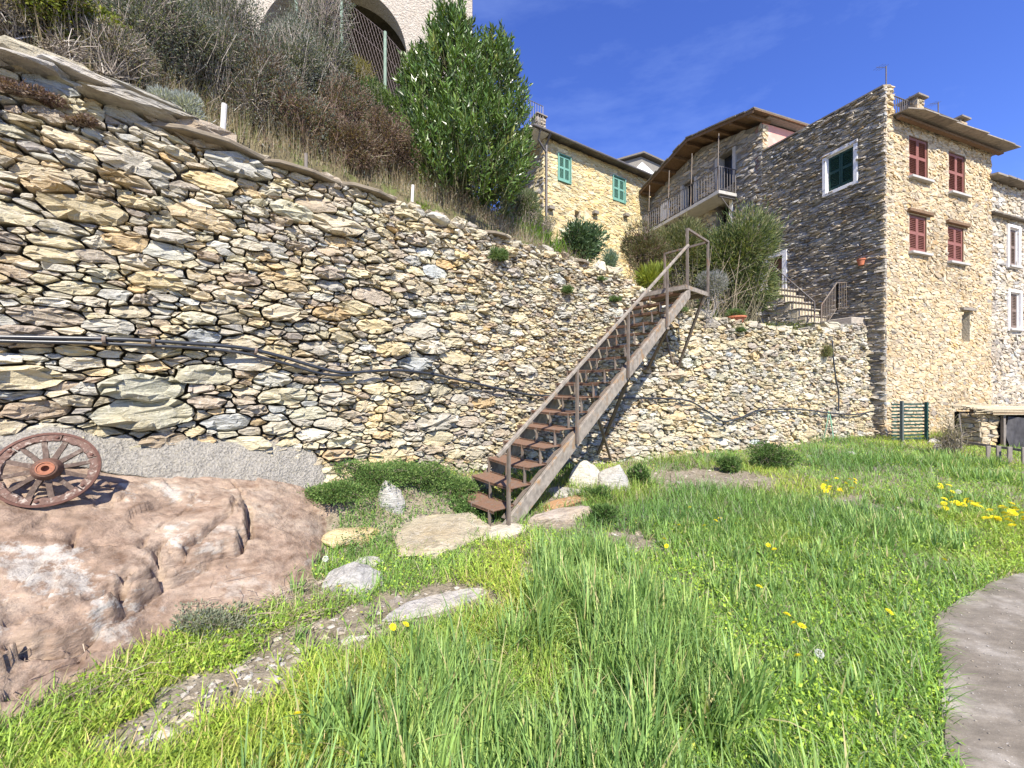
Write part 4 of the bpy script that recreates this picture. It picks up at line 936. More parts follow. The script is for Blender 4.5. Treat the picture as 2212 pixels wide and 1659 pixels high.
# ---- plastered vault building at the top, with a big arch
VO = pix(721, 110, 13.0); VF = Face(Vector((VO.x, VO.y, 0)), Vector((1, 0.10, 0)).normalized(), Vector((0.10, -1, 0)).normalized())
hV = empty('plastered_building', VF.p(1, 8, -1), 'cream roughcast building with a big dark arch above the shrubs', 'building'); hV['kind'] = 'thing'
M['roughcast'] = mat_plain('cream_roughcast', (0.47, 0.42, 0.345), 0.95, var=0.25, scale=14, bump=1.0, bdist=0.12, col2=(0.41, 0.35, 0.28), c2=(0.50, 0.68))
AR = 154 / F * 13.0; tE = pl(VF.O, VF.d, 1020, 50)[0]; zC = VO.z; ZTOP = 17.5; TL = -9.0; DEP = 0.75
edge = [(AR * math.cos(a), zC + AR * math.sin(a)) for a in np.linspace(math.pi, 0, 33)]
mb = MB()
# front and back skins in strips above the arch, sides as blocks, soffit between
def quad(a, b, c, d): mb.add([a, b, c, d], [[0, 1, 2, 3]])
for wv, flip in ((0.0, False), (-DEP, True)):
    for (ta, za), (tb, zb_) in zip(edge[:-1], edge[1:]):
        q = [VF.p(ta, za, wv), VF.p(tb, zb_, wv), VF.p(tb, ZTOP, wv), VF.p(ta, ZTOP, wv)]; quad(*(q[::-1] if flip else q))
    for (ta, tb) in ((TL, -AR), (AR, tE)):
        q = [VF.p(ta, 4.0, wv), VF.p(tb, 4.0, wv), VF.p(tb, ZTOP, wv), VF.p(ta, ZTOP, wv)]; quad(*(q[::-1] if flip else q))
soff = [(-AR, 4.0)] + edge + [(AR, 4.0)]
for (ta, za), (tb, zb_) in zip(soff[:-1], soff[1:]): quad(VF.p(ta, za, 0), VF.p(ta, za, -DEP), VF.p(tb, zb_, -DEP), VF.p(tb, zb_, 0))
quad(VF.p(tE, 4, 0), VF.p(tE, 4, -DEP), VF.p(tE, ZTOP, -DEP), VF.p(tE, ZTOP, 0))
mb.build('wall', M['roughcast'], hV)
m = MB(); VF.box(m, TL, tE, 4.0, ZTOP, -4.0, -3.6); m.build('back_wall', M['mortar_grey'], hV)
m = MB(); VF.box(m, TL, tE, ZTOP, ZTOP + 0.3, -4.0, 0.2); m.build('roof', M['slab'], hV)
m = MB(); VF.box(m, tE - 0.4, tE - 0.002, 4.0, ZTOP, -3.6, -DEP); m.build('side_wall', M['roughcast'], hV)

# ------------------------------------------------------------------ the iron staircase
SF = Vector((-0.086, 4.39, 0.0)); SU = Vector((0.767, 0.641, 0)).normalized(); SN = Vector((SU.y, -SU.x, 0))   # up-run and outward
SWID = 0.90; NT = 16; RISE = 0.208; GO = 0.272
def st(L, w, z): return SF + SU * L + SN * w + Vector((0, 0, z))
stair = empty('iron_staircase', SF + SU * 2.2 - SN * 0.45, 'rusty open iron staircase with a handrail, leaning against the stone wall', 'staircase')
SL = math.hypot(4.5, 3.36)
for w0 in (0.0, -SWID - 0.02):
    m = MB(); sl = 3.36 / 4.47
    a = st(-0.02, w0, -0.04); pts = [st(-0.06, w0, -0.06), st(0.12, w0, -0.06), st(4.52, w0, 3.30), st(4.52, w0, 3.45), st(4.40, w0, 3.42), st(-0.06, w0, 0.035)]
    m.prism(pts, SN * 0.045); m.build('stringer', M['stringer'], stair, bevel=0.006)
    # angle-iron flange along the upper edge
    m = MB(); m.bar(st(0.0, w0 - 0.03, 0.09), st(4.42, w0 - 0.03, 3.41), 0.06, 0.008); m.build('flange', M['steel'], stair)
rng = np.random.default_rng(9)
for i in range(NT):
    L0 = -0.15 + GO * i; z = RISE * (i + 1); sag = 0.006 * rng.normal(); d0, d1 = 0.0, 0.30
    m = MB(); lipz = -0.028
    a, b = -SWID + 0.03, -0.005
    mid = (a + b) / 2
    V = []
    for w, dz in ((a, 0.0), (mid, -0.008 + sag), (b, 0.0)):
        V += [st(L0, w, z + dz + lipz), st(L0, w, z + dz), st(L0 + d1, w, z + dz), st(L0 + d1, w, z + dz + 0.02)]
    off = Vector((0, 0, -0.006)); n0 = len(V); VV = V + [p + off for p in V]
    fs = []
    for r in range(2):
        for c in range(3): q = [r * 4 + c, (r + 1) * 4 + c, (r + 1) * 4 + c + 1, r * 4 + c + 1]; fs.append(q[::-1]); fs.append([x + n0 for x in q])
    m.add(VV, fs); tr = m.build('tread', M['rust'], stair)
    # short uprights under the front edge, down to the tread or ground below
    for w in (a + 0.02, mid - 0.02, b - 0.10):
        zb_ = z - RISE - 0.01 if i else float(ground_z(np.array(st(L0, w, 0).x), np.array(st(L0, w, 0).y))) - 0.03
        m = MB(); m.bar(st(L0 + 0.012, w, zb_), st(L0 + 0.012, w, z - 0.008), 0.04, 0.012, up=SN); m.build('upright', M['steel'], tr)
    if i % 1 == 0:      # shelf bracket on the far stringer
        m = MB(); q = st(L0 + 0.02, -SWID + 0.02, z - 0.03); m.prism([q, q + SU * 0.24, q + SU * 0.22 + Vector((0, 0, -0.03)), q + Vector((0, 0, -0.20)) + SU * 0.10], SN * 0.006); m.build('bracket', M['steel'], tr)
ZL = 3.54; L2 = 5.34; La = 4.36
m = MB(); m.obox(st((La + L2) / 2, -SWID / 2, ZL - 0.012), SU * (L2 - La) / 2, SN * (SWID / 2 + 0.02), Vector((0, 0, 0.01))); deck = m.build('landing', M['steel'], stair)
for (p, q) in ((st(La, 0.02, ZL - 0.06), st(L2, 0.02, ZL - 0.06)), (st(La, -SWID - 0.02, ZL - 0.06), st(L2, -SWID - 0.02, ZL - 0.06)), (st(La, -SWID, ZL - 0.06), st(La, 0, ZL - 0.06)), (st(L2, -SWID, ZL - 0.06), st(L2, 0, ZL - 0.06)), (st((La + L2) / 2, -SWID, ZL - 0.06), st((La + L2) / 2, 0, ZL - 0.06))):
    m = MB(); m.bar(p, q, 0.045, 0.075); m.build('deck_beam', M['stringer'], deck)
PH = 1.02
posts = [(0.0, 0.03), (1.19, None), (2.39, None), (3.58, None)]
def strz(L): return 0.05 + 3.36 / 4.47 * L
for L, _ in posts:
    m = MB(); m.bar(st(L, 0.075, strz(L) - (0.10 if L else 0.10)), st(L, 0.075, strz(L) + PH - 0.12), 0.034, 0.036, up=SN); m.build('post', M['steel'], stair)
for (L, w, h) in ((4.42, 0.03, 1.06), (L2 - 0.02, 0.03, 1.03), (L2 - 0.02, -SWID, 1.03)):
    m = MB(); m.bar(st(L, w, ZL - 0.10), st(L, w, ZL + h), 0.038, 0.038, up=SN); m.build('post', M['steel'], stair)
m = MB(); m.bar(st(-0.16, 0.075, strz(-0.16) + PH - 0.11), st(4.42, 0.05, strz(4.42) + PH - 0.11), 0.042, 0.042, up=SN); m.build('handrail', M['stringer'], stair, bevel=0.006)
for (p, q) in (((4.42, 0.03, 1.05), (L2, 0.03, 1.02)), ((L2 - 0.02, 0.03, 1.02), (L2 - 0.02, -SWID, 1.02))):
    m = MB(); m.bar(st(p[0], p[1], ZL + p[2]), st(q[0], q[1], ZL + q[2]), 0.04, 0.04, up=SN); m.build('handrail', M['steel'], stair)
def wallp(s, h, w=0.0): p = wall_pt(np.array([s]), np.array([h]), np.array([w]))[0]; return Vector(p)
for (p, q) in ((st(5.2, 0.0, ZL - 0.10), wallp(2.05, 2.0)), (st(5.0, -SWID, ZL - 0.10), wallp(1.95, 1.95)), (st(3.66, 0.05, strz(3.6) - 0.12), wallp(1.15, 1.9)), (st(2.45, 0.05, strz(2.45) - 0.12), wallp(-0.25, 0.25, 0.05)), (st(2.2, -0.5, strz(2.2) - 0.2), wallp(0.05, 0.1, 0.1))):
    m = MB(); m.bar(p, q, 0.045, 0.045); m.build('strut', M['steel'], stair)

# ------------------------------------------------------------------ the cart wheel leaning on the rock
WC = pix(104, 1014, 2.74)
s_, d_ = to_path(np.array([WC.x]), np.array([WC.y])); print('wheel s d', s_, d_)
wnrm = (Vector((0.66, -0.75, 0.0)).normalized() * math.cos(math.radians(14)) + Vector((0, 0, 1)) * math.sin(math.radians(14))).normalized()
wx_ = Vector((0, 0, 1)).cross(wnrm).normalized(); wy_ = wnrm.cross(wx_)
WM = Matrix(((wx_.x, wy_.x, wnrm.x, WC.x), (wx_.y, wy_.y, wnrm.y, WC.y), (wx_.z, wy_.z, wnrm.z, WC.z), (0, 0, 0, 1)))
WR = 0.258
wheel = empty('cart_wheel', WC - Vector((0, 0, 0.25)), 'old wooden cart wheel with a rusty iron tyre leaning on the rock', 'wheel')
M['felloe'] = mat_plain('peeling_felloe', (0.155, 0.095, 0.072), 0.9, var=0.4, scale=70, bump=0.6, bdist=0.006, col2=(0.38, 0.32, 0.26), c2=(0.53, 0.62))
M['spoke'] = mat_plain('weathered_spoke', (0.11, 0.078, 0.06), 0.95, var=0.45, scale=60, bump=0.5, bdist=0.005, col2=(0.23, 0.19, 0.15), c2=(0.56, 0.68))
M['wheel_iron'] = mat_plain('wheel_iron', (0.125, 0.062, 0.045), 0.75, 0.2, var=0.3, scale=60, bump=0.3, bdist=0.003)
M['hub'] = mat_plain('rusty_hub', (0.135, 0.075, 0.052), 0.85, 0.1, var=0.4, scale=70, bump=0.5, bdist=0.004)
M['cap'] = mat_plain('rusty_hub_cap', (0.30, 0.125, 0.07), 0.8, 0.1, var=0.25, scale=60)
m = MB(); m.lathe([(WR - 0.010, -0.026), (WR + 0.004, -0.026), (WR + 0.006, 0.026), (WR - 0.010, 0.028), (WR - 0.010, -0.026)], WM, 64); m.build('tyre', M['wheel_iron'], wheel, smooth=False)
for k in range(6):
    a0 = 2 * math.pi * k / 6 + 0.02 + 0.25; a1 = a0 + 2 * math.pi / 6 - 0.035; m = MB(); vs = []; n = 12
    for j in range(n + 1):
        a = lerp(a0, a1, j / n); jr = 0.004 * rng.normal()
        for r, z in ((WR - 0.011, -0.018), (WR - 0.011, 0.022), (WR - 0.050 + jr, 0.024 + 0.003 * rng.normal()), (WR - 0.056 + jr, 0.010), (WR - 0.054, -0.018)):
            vs.append(WM @ Vector((r * math.cos(a), r * math.sin(a), z)))
    fs = [[j * 5 + c, j * 5 + (c + 1) % 5, (j + 1) * 5 + (c + 1) % 5, (j + 1) * 5 + c][::-1] for j in range(n) for c in range(5)] + [[0, 1, 2, 3, 4], [n * 5 + c for c in (4, 3, 2, 1, 0)]]
    m.add(vs, fs); fe = m.build('felloe', M['felloe'], wheel)
    m = MB(); a = a0 + 0.08; c = WM @ Matrix.Translation((math.cos(a) * (WR - 0.032), math.sin(a) * (WR - 0.032), 0.022)); m.lathe([(0.011, 0), (0.011, 0.005), (0.006, 0.010), (0.0001, 0.011)], c, 10); m.build('rivet', M['wheel_iron'], fe)
for k in range(12):
    a = 2 * math.pi * k / 12 + 0.12; m = MB(); ca, sa = math.cos(a), math.sin(a)
    dirv = Vector((ca, sa, 0)); sv = Vector((-sa, ca, 0)); vs = []
    for r, hw, z0, z1 in ((0.066, 0.016, 0.0, 0.030), (0.12, 0.0135, -0.004, 0.022), (0.17, 0.0125, -0.008, 0.016), (WR - 0.045, 0.0135, -0.010, 0.014)):
        for q, z in ((-hw, z0), (hw, z0), (hw, z1), (-hw, z1)): vs.append(WM @ (dirv * r + sv * (q + 0.002 * rng.normal()) + Vector((0, 0, z + 0.002 * rng.normal()))))
    fs = [[j * 4 + c, j * 4 + (c + 1) % 4, (j + 1) * 4 + (c + 1) % 4, (j + 1) * 4 + c] for j in range(3) for c in range(4)] + [[3, 2, 1, 0], [12, 13, 14, 15]]
    m.add(vs, fs); m.build('spoke', M['spoke'], wheel)
m = MB(); m.lathe([(0.05, -0.05), (0.074, -0.045), (0.080, 0.0), (0.078, 0.035), (0.068, 0.05), (0.060, 0.085), (0.056, 0.088), (0.044, 0.088)], WM, 32); hub = m.build('hub', M['hub'], wheel, smooth=True)
m = MB(); m.lathe([(0.046, 0.084), (0.046, 0.094), (0.040, 0.095), (0.038, 0.089), (0.020, 0.089), (0.018, 0.05), (0.0001, 0.05)], WM, 28); m.build('axle_ring', M['cap'], hub)

# ------------------------------------------------------------------ black water pipes along the wall
def hang(pts, name, r, label, off, seed):
    """pts: picture points lying on the wall face, smoothed"""
    P3 = []
    for px, py in pts:
        # intersect with the battered wall face by stepping along the wall
        best = None
        ss = np.arange(-9, 9.3, 0.01); k = (px - CX) / F
        h = 1.5
        for _ in range(3):
            W3 = wall_pt(ss, np.full(len(ss), h), np.full(len(ss), off)); j = np.argmin(np.abs(W3[:, 0] - k * W3[:, 1]) + (W3[:, 1] < 0.5) * 99); h = CAM_Z + (CY - py) / F * W3[j, 1]
        P3.append(Vector((W3[j, 0], W3[j, 1], h)))
    out = []
    for i in range(len(P3) - 1):
        p0 = P3[max(i - 1, 0)]; p1 = P3[i]; p2 = P3[i + 1]; p3 = P3[min(i + 2, len(P3) - 1)]
        for t in np.linspace(0, 1, 9)[:-1]:
            out.append(0.5 * ((2 * p1) + (-p0 + p2) * t + (2 * p0 - 5 * p1 + 4 * p2 - p3) * t * t + (-p0 + 3 * p1 - 3 * p2 + p3) * t ** 3))
    out.append(P3[-1]); m = MB(); m.tube(out, r, 10); o = m.build(name, M['pipe'], None, smooth=True); tag(o, label, 'hose'); return out
pa = hang([(-90, 726), (0, 728), (120, 730), (260, 733), (400, 741), (520, 751), (600, 768), (680, 792), (740, 805), (800, 802), (860, 800), (920, 806), (1000, 822), (1080, 840), (1150, 853), (1250, 858), (1350, 860), (1440, 861), (1490, 867), (1530, 890), (1562, 910), (1600, 902), (1640, 887), (1720, 884), (1800, 893), (1850, 895), (1885, 888)], 'water_pipe', 0.019, 'thick black water pipe running the whole length of the stone wall', 0.13, 1)
pb = hang([(-90, 734), (60, 738), (200, 741), (330, 747), (430, 752), (520, 762), (610, 783), (700, 808), (760, 811)], 'water_pipe', 0.016, 'shorter black water pipe tied under the long one, above the wheel', 0.125, 2)
pc_ = hang([(1798, 735), (1800, 770), (1806, 820), (1812, 850), (1811, 888)], 'water_pipe', 0.018, 'black pipe hanging down the lower wall from the steps', 0.12, 3)
for px in (230, 330, 556):
    j = min(range(len(pa)), key=lambda i: abs(CX + F * pa[i].x / pa[i].y - px)); c = pa[j]; tdir = (pa[j + 1] - pa[j - 1]).normalized()
    Mz = tdir.to_track_quat('Z', 'Y').to_matrix().to_4x4(); Mz.translation = c - Vector((0, 0, 0.012)); m = MB(); m.lathe([(0.040, -0.012), (0.043, 0.0), (0.040, 0.012), (0.036, 0.0), (0.040, -0.012)], Mz, 14)
    tag(m.build('wire_tie', M['steel'], None), 'wire tie binding the two black pipes %s' % {230: 'above the cart wheel', 330: 'right of the cart wheel', 556: 'where they start to sag'}[px], 'wire tie', 'pipe ties')

# ------------------------------------------------------------------ garden stones
def gb(name, px, py, r, seed, col, lab, cat='stone', rot=0.0, dz=0.0, cut=None, mat='stone', grp=None):
    g = gnd_hit(px, py); z = g.z
    r = tuple(1.32 * q for q in r)
    return boulder(name, (g.x, g.y, z + dz), r, seed, col, M[mat], None, 3, rot=rot, label=lab, cat=cat, group=grp, cut=cut)
UPF = [((0, 0, 1), 0.4)]
gb('flagstone', 945, 1158, (0.56, 0.46, 0.12), 201, (0.44, 0.385, 0.27), 'broad cracked flat flagstone at the foot of the iron stairs', rot=0.5, dz=0.012, cut=[((0, 0, 1), 0.55)])
gb('flagstone', 1085, 1150, (0.30, 0.13, 0.07), 202, (0.52, 0.48, 0.38), 'small pale flagstone beside the foot of the stair post', rot=0.5, cut=UPF)
gb('stone_block', 758, 1268, (0.21, 0.15, 0.14), 203, (0.40, 0.39, 0.36), 'squared white stone block in the clover beside the brown rock', rot=-0.2, dz=0.02)
gb('field_stone', 795, 1222, (0.12, 0.08, 0.06), 208, (0.40, 0.39, 0.36), 'small white stone just behind the squared white block')
gb('field_stone', 760, 1165, (0.24, 0.13, 0.12), 204, (0.52, 0.42, 0.23), 'yellow stone in the grass at the right end of the brown rock', rot=0.5)
gb('field_stone', 848, 1086, (0.13, 0.11, 0.24), 205, (0.40, 0.39, 0.36), 'jagged white upright stone in the ground cover left of the stairs')
gb('boulder', 1272, 1052, (0.26, 0.22, 0.42), 206, (0.56, 0.53, 0.44), 'rounded cream boulder under the staircase strut', cat='boulder')
gb('boulder', 1330, 1056, (0.24, 0.20, 0.36), 207, (0.40, 0.39, 0.36), 'white angular boulder right of the staircase, lower of the pair', cat='boulder')
gb('flagstone', 1215, 1068, (0.30, 0.2, 0.10), 209, (0.40, 0.39, 0.36), 'flat white slab lying in the shadow under the stairs', rot=0.4, cut=UPF)
gb('flagstone', 1215, 1092, (0.52, 0.11, 0.10), 210, (0.40, 0.24, 0.13), 'long orange brown slab on edge right of the stair foot', rot=0.62, cut=UPF)
gb('stone_block', 1195, 1128, (0.46, 0.12, 0.17), 211, (0.40, 0.34, 0.27), 'long weathered beige block in front of the orange slab', rot=0.52, cut=[((0, 0, 1), 0.5)])
gb('flagstone', 945, 1305, (0.36, 0.09, 0.03), 212, (0.42, 0.40, 0.37), 'grey flat stone showing through the grass before the white block', rot=0.45, cut=UPF)
gb('field_stone', 2037, 975, (0.2, 0.15, 0.15), 213, (0.45, 0.42, 0.37), 'low grey stone in the grass near the lattice fence')
gb('field_stone', 2014, 958, (0.14, 0.12, 0.10), 214, (0.5, 0.47, 0.42), 'pale lump of stone by the corner of the tall house')
for k, (px, py, r) in enumerate(((2000, 1120, 0.05), (1838, 985, 0.11), (1752, 990, 0.08))):
    gb('field_stone', px, py, (r, r * 0.8, r * 0.7), 220 + k, (0.40, 0.39, 0.36), ['tiny white stone in the dry patch of grass', 'white stone in the grass before the lower wall, beyond the green bush', 'smaller white stone in the grass close to the green bush'][k])

# ------------------------------------------------------------------ stone steps and railings up to the side door
t0, t1, z0, z1 = shd_door; ter = 3.0
steps = empty('stone_steps', SHD.p(t0 - 0.6, ter, 0.8), 'rough stone steps with a landing climbing to the brown side door', 'steps')
land0 = t0 - 0.30
m = MB(); SHD.box(m, land0, t1 + 1.3, z0 - 0.14, z0 - 0.01, 0.10, 1.15); m.build('landing_slab', M['concrete'], steps, bevel=0.01)
NS = 7; sr = (z0 - 0.02 - (ter + 0.05)) / NS
for k in range(NS):
    zt = z0 - 0.02 - sr * k; ta = land0 - 0.24 * (k + 1) + 0.002; tb = land0 - 0.24 * k
    m = MB(); SHD.box(m, ta, tb, ter - 0.3, zt - 0.06, 0.12, 1.10); st_ = m.build('step', M['mortar_light'], steps, bevel=0.02)
    m = MB(); SHD.box(m, ta - 0.04 - 0.03 * RNG.random(), tb, zt - 0.055, zt + 0.01 * RNG.normal(), 0.10, 1.10 + 0.08 * RNG.random(), g3(1.7)); m.build('tread_slab', M['slab'], st_, bevel=0.015)
m = MB(); SHD.box(m, land0, t1 - 0.1, ter - 0.3, z0 - 0.15, 0.12, 1.06); m.build('side_wall', M['mortar_grey'], steps)
for (a, b, f_) in ((land0, t1 - 0.1, lambda t: z0 - 0.17), (land0 - 0.24 * NS, land0, lambda t: z0 - 0.08 - sr * (land0 - t) / 0.24)):
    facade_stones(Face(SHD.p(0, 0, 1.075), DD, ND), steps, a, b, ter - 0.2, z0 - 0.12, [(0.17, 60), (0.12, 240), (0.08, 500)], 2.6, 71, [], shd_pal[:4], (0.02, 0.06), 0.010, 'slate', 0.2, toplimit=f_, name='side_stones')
# front faces of the treads catch the sun: rough stones on the risers
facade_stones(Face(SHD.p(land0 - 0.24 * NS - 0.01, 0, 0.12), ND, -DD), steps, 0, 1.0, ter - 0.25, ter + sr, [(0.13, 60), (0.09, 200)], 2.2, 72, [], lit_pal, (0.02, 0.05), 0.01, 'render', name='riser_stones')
rl = empty('iron_railing', SHD.p(land0, z0, 1.05), 'dark iron railing slanting down the steps from the brown door', 'railing', 'railings of the stone steps')
railing([SHD.p(land0 + 0.05, z0 - 0.01, 1.08), SHD.p(land0 - 0.24 * NS + 0.25, ter + 0.25, 1.08)], rl, 0.95, M['iron'], 0.14, 0.008, 0.12)
railing([SHD.p(t1 + 1.2, z0 - 0.01, 1.08), SHD.p(land0 + 0.05, z0 - 0.01, 1.08)], rl, 0.30, M['iron'], 2.0, 0.006, 0.1, post=False)
# low terrace block and second railing at the corner
e1 = SHD.p(0.55, 3.30, 0.15); e2 = SHD.p(0.85, 3.45, 0.95); e3 = SHD.p(-0.1, 3.05, 1.9)
pA_ = pix(1848, 668, 11.9); pB_ = pix(1808, 670, 11.6); pC_ = pix(1774, 722, 11.0)
r2 = empty('iron_railing', pB_, 'grey iron railing turning a corner beside the tall house, above the lower wall', 'railing', 'railings of the stone steps')
railing([pA_, pB_], r2, 0.84, M['steel'], 0.11, 0.006, 0.06); railing([pB_, pC_], r2, 0.84, M['steel'], 0.13, 0.006, 0.06)
st2 = empty('stone_steps', pix(1810, 700, 11.6), 'low flat stone steps with white slabs on top of the lower wall', 'steps')
ter_face = (pA_ - pC_); ter_face.z = 0; ter_face.normalize(); tn = Vector((ter_face.y, -ter_face.x, 0))
for k, (c, L, D, H) in enumerate(((pix(1830, 690, 11.9), 1.3, 1.0, 0.16), (pix(1815, 706, 11.5), 1.4, 0.7, 0.11), (pix(1795, 717, 11.25), 1.5, 0.5, 0.07))):
    m = MB(); c = Vector(c); m.obox(c + Vector((0, 0, -0.3)), DL * (L / 2), DD * (D / 2), Vector((0, 0, 0.3 - H * 0.2)), g3(1.6)); m.build('step', M['slab'], st2, bevel=0.02)
boulder('cap_stone', pix(1825, 705, 11.15), (0.62, 0.22, 0.06), 231, (0.56, 0.54, 0.50), M['stone'], st2, rot=0.35, cut=UPF)
boulder('cap_stone', pix(1802, 716, 10.95), (0.42, 0.2, 0.05), 232, (0.55, 0.52, 0.46), M['stone'], st2, rot=0.3, cut=UPF)
# terracotta bowl on the wall and cream pots
def pot(px, py, Y, r, h, mat, lab):
    c = pix(px, py, Y); c.z = max(c.z, 2.9); m = MB(); m.lathe([(0.001, 0), (r * 0.7, 0), (r * 0.95, h * 0.75), (r * 1.1, h * 0.76), (r * 1.1, h), (r * 0.95, h), (r * 0.9, h * 0.8), (0.001, h * 0.78)], Matrix.Translation(c), 20)
    return tag(m.build('plant_pot', mat), lab, 'plant pot')
M['creampot'] = mat_plain('cream_pot', (0.42, 0.38, 0.30), 0.9, var=0.2)
bowl = pot(1590, 697, 9.55, 0.21, 0.15, M['terracotta'], 'round terracotta bowl with a weedy plant on top of the lower wall')
pot(1697, 722, 10.2, 0.09, 0.2, M['creampot'], 'small cream pot on the lower wall before the stone steps')

# ------------------------------------------------------------------ lattice fence, pickets and shed by the tall house
M['latt'] = mat_plain('green_fence_paint', (0.022, 0.062, 0.05), 0.6, var=0.25)
M['lattgrey'] = mat_plain('grey_post_paint', (0.10, 0.12, 0.11), 0.7, var=0.25)
lf = empty('lattice_fence', gnd(1945, 985), 'dark green fence of horizontal slats by the corner of the tall house', 'fence')
la = pix(1930, 900, 9.9); lb = pix(2010, 900, 10.25); la.z = lb.z = 0; ld = (lb - la).normalized()
for (px, Y, zt) in ((1948, 9.9, 1.21), (2001, 10.15, 1.17)):
    q = pix(px, 900, Y); q.z = 0.0; m = MB(); m.bar(q - Vector((0, 0, 0.15)), q + Vector((0, 0, zt)), 0.06, 0.05, up=ld); m.build('post', M['lattgrey'] if px < 1990 else M['latt'], lf)
for k in range(12):
    z = 1.13 - 0.092 * k; mm = MB(); o = Vector((0, 0, 0.01 * RNG.normal())); nv = Vector((ld.y, -ld.x, 0)) * -0.035
    mm.bar(la + nv + Vector((0, 0, z)) + o, lb + nv + Vector((0, 0, z - 0.02)), 0.02, 0.042); mm.build('slat', M['latt'], lf)
pf = empty('picket_fence', gnd(2170, 1010), 'weathered grey picket fence standing before the black netting', 'fence')
for px, yt, yb in ((2135, 963, 1003), (2157, 963, 1005), (2181, 965, 1008), (2212, 966, 1010)):
    b0 = gnd(px, yb); h = CAM_Z + (CY - yt) / F * b0.y; m = MB(); m.bar(b0 - Vector((0, 0, 0.1)), b0 + Vector((0, 0, h)), 0.09, 0.03, up=(0, 1, 0)); m.build('picket', M['greywood'], pf, bevel=0.008)
a = gnd(2040, 980); b = gnd(2240, 1010); a.z = 0.34; b.z = 0.30; m = MB(); m.bar(a, b + Vector((0, 0.07, 0)), 0.03, 0.05); m.build('rail', M['greywood'], pf)
for px, yt, yb in ((2039, 952, 985), (2073, 958, 985), (2060, 950, 985)):
    b0 = gnd(px, yb); h = max(0.3, CAM_Z + (CY - yt) / F * b0.y); m = MB(); m.bar(b0 - Vector((0, 0, 0.1)), b0 + Vector((0, 0, h)), 0.10, 0.03, up=(0, 1, 0)); m.build('picket', M['greywood'], pf)
# shed: posts, reed roof, black netting, rubble end
SO = pix(2122, 960, 9.2); SO.z = 0; SDv = Vector((0.97, 0.06, 0)).normalized(); SNv = Vector((SDv.y, -SDv.x, 0)); SH = Face(SO, SDv, SNv)
shed = empty('garden_shed', SH.p(1, 0, -0.4), 'low garden shed with a reed roof and black netting, at the far right', 'shed')
zt = pl(SO, SDv, 2098, 884)[1]; zt2 = pl(SO, SDv, 2212, 890)[1]
M['reed'] = mat_plain('dry_reed', (0.43, 0.36, 0.235), 0.9, var=0.3, scale=30, attr=True)
mm = MB(); rg = np.random.default_rng(4)
for k in range(58):
    w = lerp(0.28, -0.55, k / 57); zz = zt - 0.06 + 0.10 * (k / 57) + 0.022 * rg.normal(); a = SH.p(-0.12 + 0.16 * rg.normal() * 0.7, zz + 0.02 * rg.normal(), w); b = SH.p(3.2, zz - 0.05 + 0.03 * rg.normal(), w + 0.08 * rg.normal())
    mm.tube([a, b], 0.014, 5, col=g3(rg.uniform(0.6, 1.15)))
o = mm.build('reed_roof', M['reed'], shed); o['kind'] = 'stuff'
for k, w in enumerate((0.24, -0.15, -0.50)):
    m = MB(); m.bar(SH.p(-0.1, zt - 0.09 + 0.05 * k, w), SH.p(3.1, zt - 0.10 + 0.05 * k, w), 0.05, 0.05); m.build('roof_batten', M['wood'], shed)
for t in (0.32, 1.55, 2.9):
    m = MB(); m.bar(SH.p(t, -0.1, 0.16), SH.p(t, zt - 0.09, 0.16), 0.06, 0.06); m.build('post', M['greywood'], shed)
m = MB(); SH.box(m, 0.06, 3.2, -0.1, zt - 0.1, -0.60, -0.55); m.build('back_wall', M['dark'], shed)
M['net'] = mat_plain('black_netting', (0.042, 0.040, 0.042), 0.7, var=0.5, scale=18, stretch=(1, 1, 0.3), spec=0.4)
nt_, nz_ = 60, 24; T, Z = np.meshgrid(np.linspace(0.34, 3.1, nt_), np.linspace(0, 1, nz_))
fold = 0.05 * np.sin(T * 9 + 2.5 * Z) * (1 - Z) + 0.035 * (fbm(T, Z, 88, 3, 3.0) - 0.5) * 2 + 0.03 * np.sin(T * 23 + 6 * Z)
NZ = lerp(zt - 0.14 - 0.07 * np.abs(np.sin((T - 0.34) * 2.3)), 0.10 + 0.05 * np.sin(T * 3), Z[::1])
NVv = np.array(SH.O)[None, None] + T[..., None] * np.array(SH.d) + (0.22 + fold)[..., None] * np.array(SH.n); NVv[..., 2] += NZ
idx = np.arange(nt_ * nz_).reshape(nz_, nt_); f = np.stack([idx[:-1, :-1], idx[1:, :-1], idx[1:, 1:], idx[:-1, 1:]], -1).reshape(-1, 4)
link('netting', np_mesh('netting', NVv.reshape(-1, 3), f, smooth=True), M['net'], shed)
m = MB(); SH.box(m, -0.12, 0.28, -0.1, zt - 0.11, -0.32, 0.05); ew = m.build('end_wall', M['mortar_grey'], shed)
facade_stones(Face(SH.p(-0.12, 0, 0.05), -SH.n, -SH.d), ew, 0, 0.37, 0, zt - 0.12, [(0.14, 40), (0.10, 160), (0.07, 200)], 2.4, 75, [], lit_pal, (0.02, 0.06), 0.01, 'render', name='end_stones')
facade_stones(Face(SH.p(-0.12, 0, 0.05), SH.d, SH.n), ew, 0, 0.4, 0, zt - 0.12, [(0.14, 40), (0.10, 160), (0.07, 200)], 2.4, 74, [], lit_pal, (0.02, 0.06), 0.01, 'render', name='end_stones')
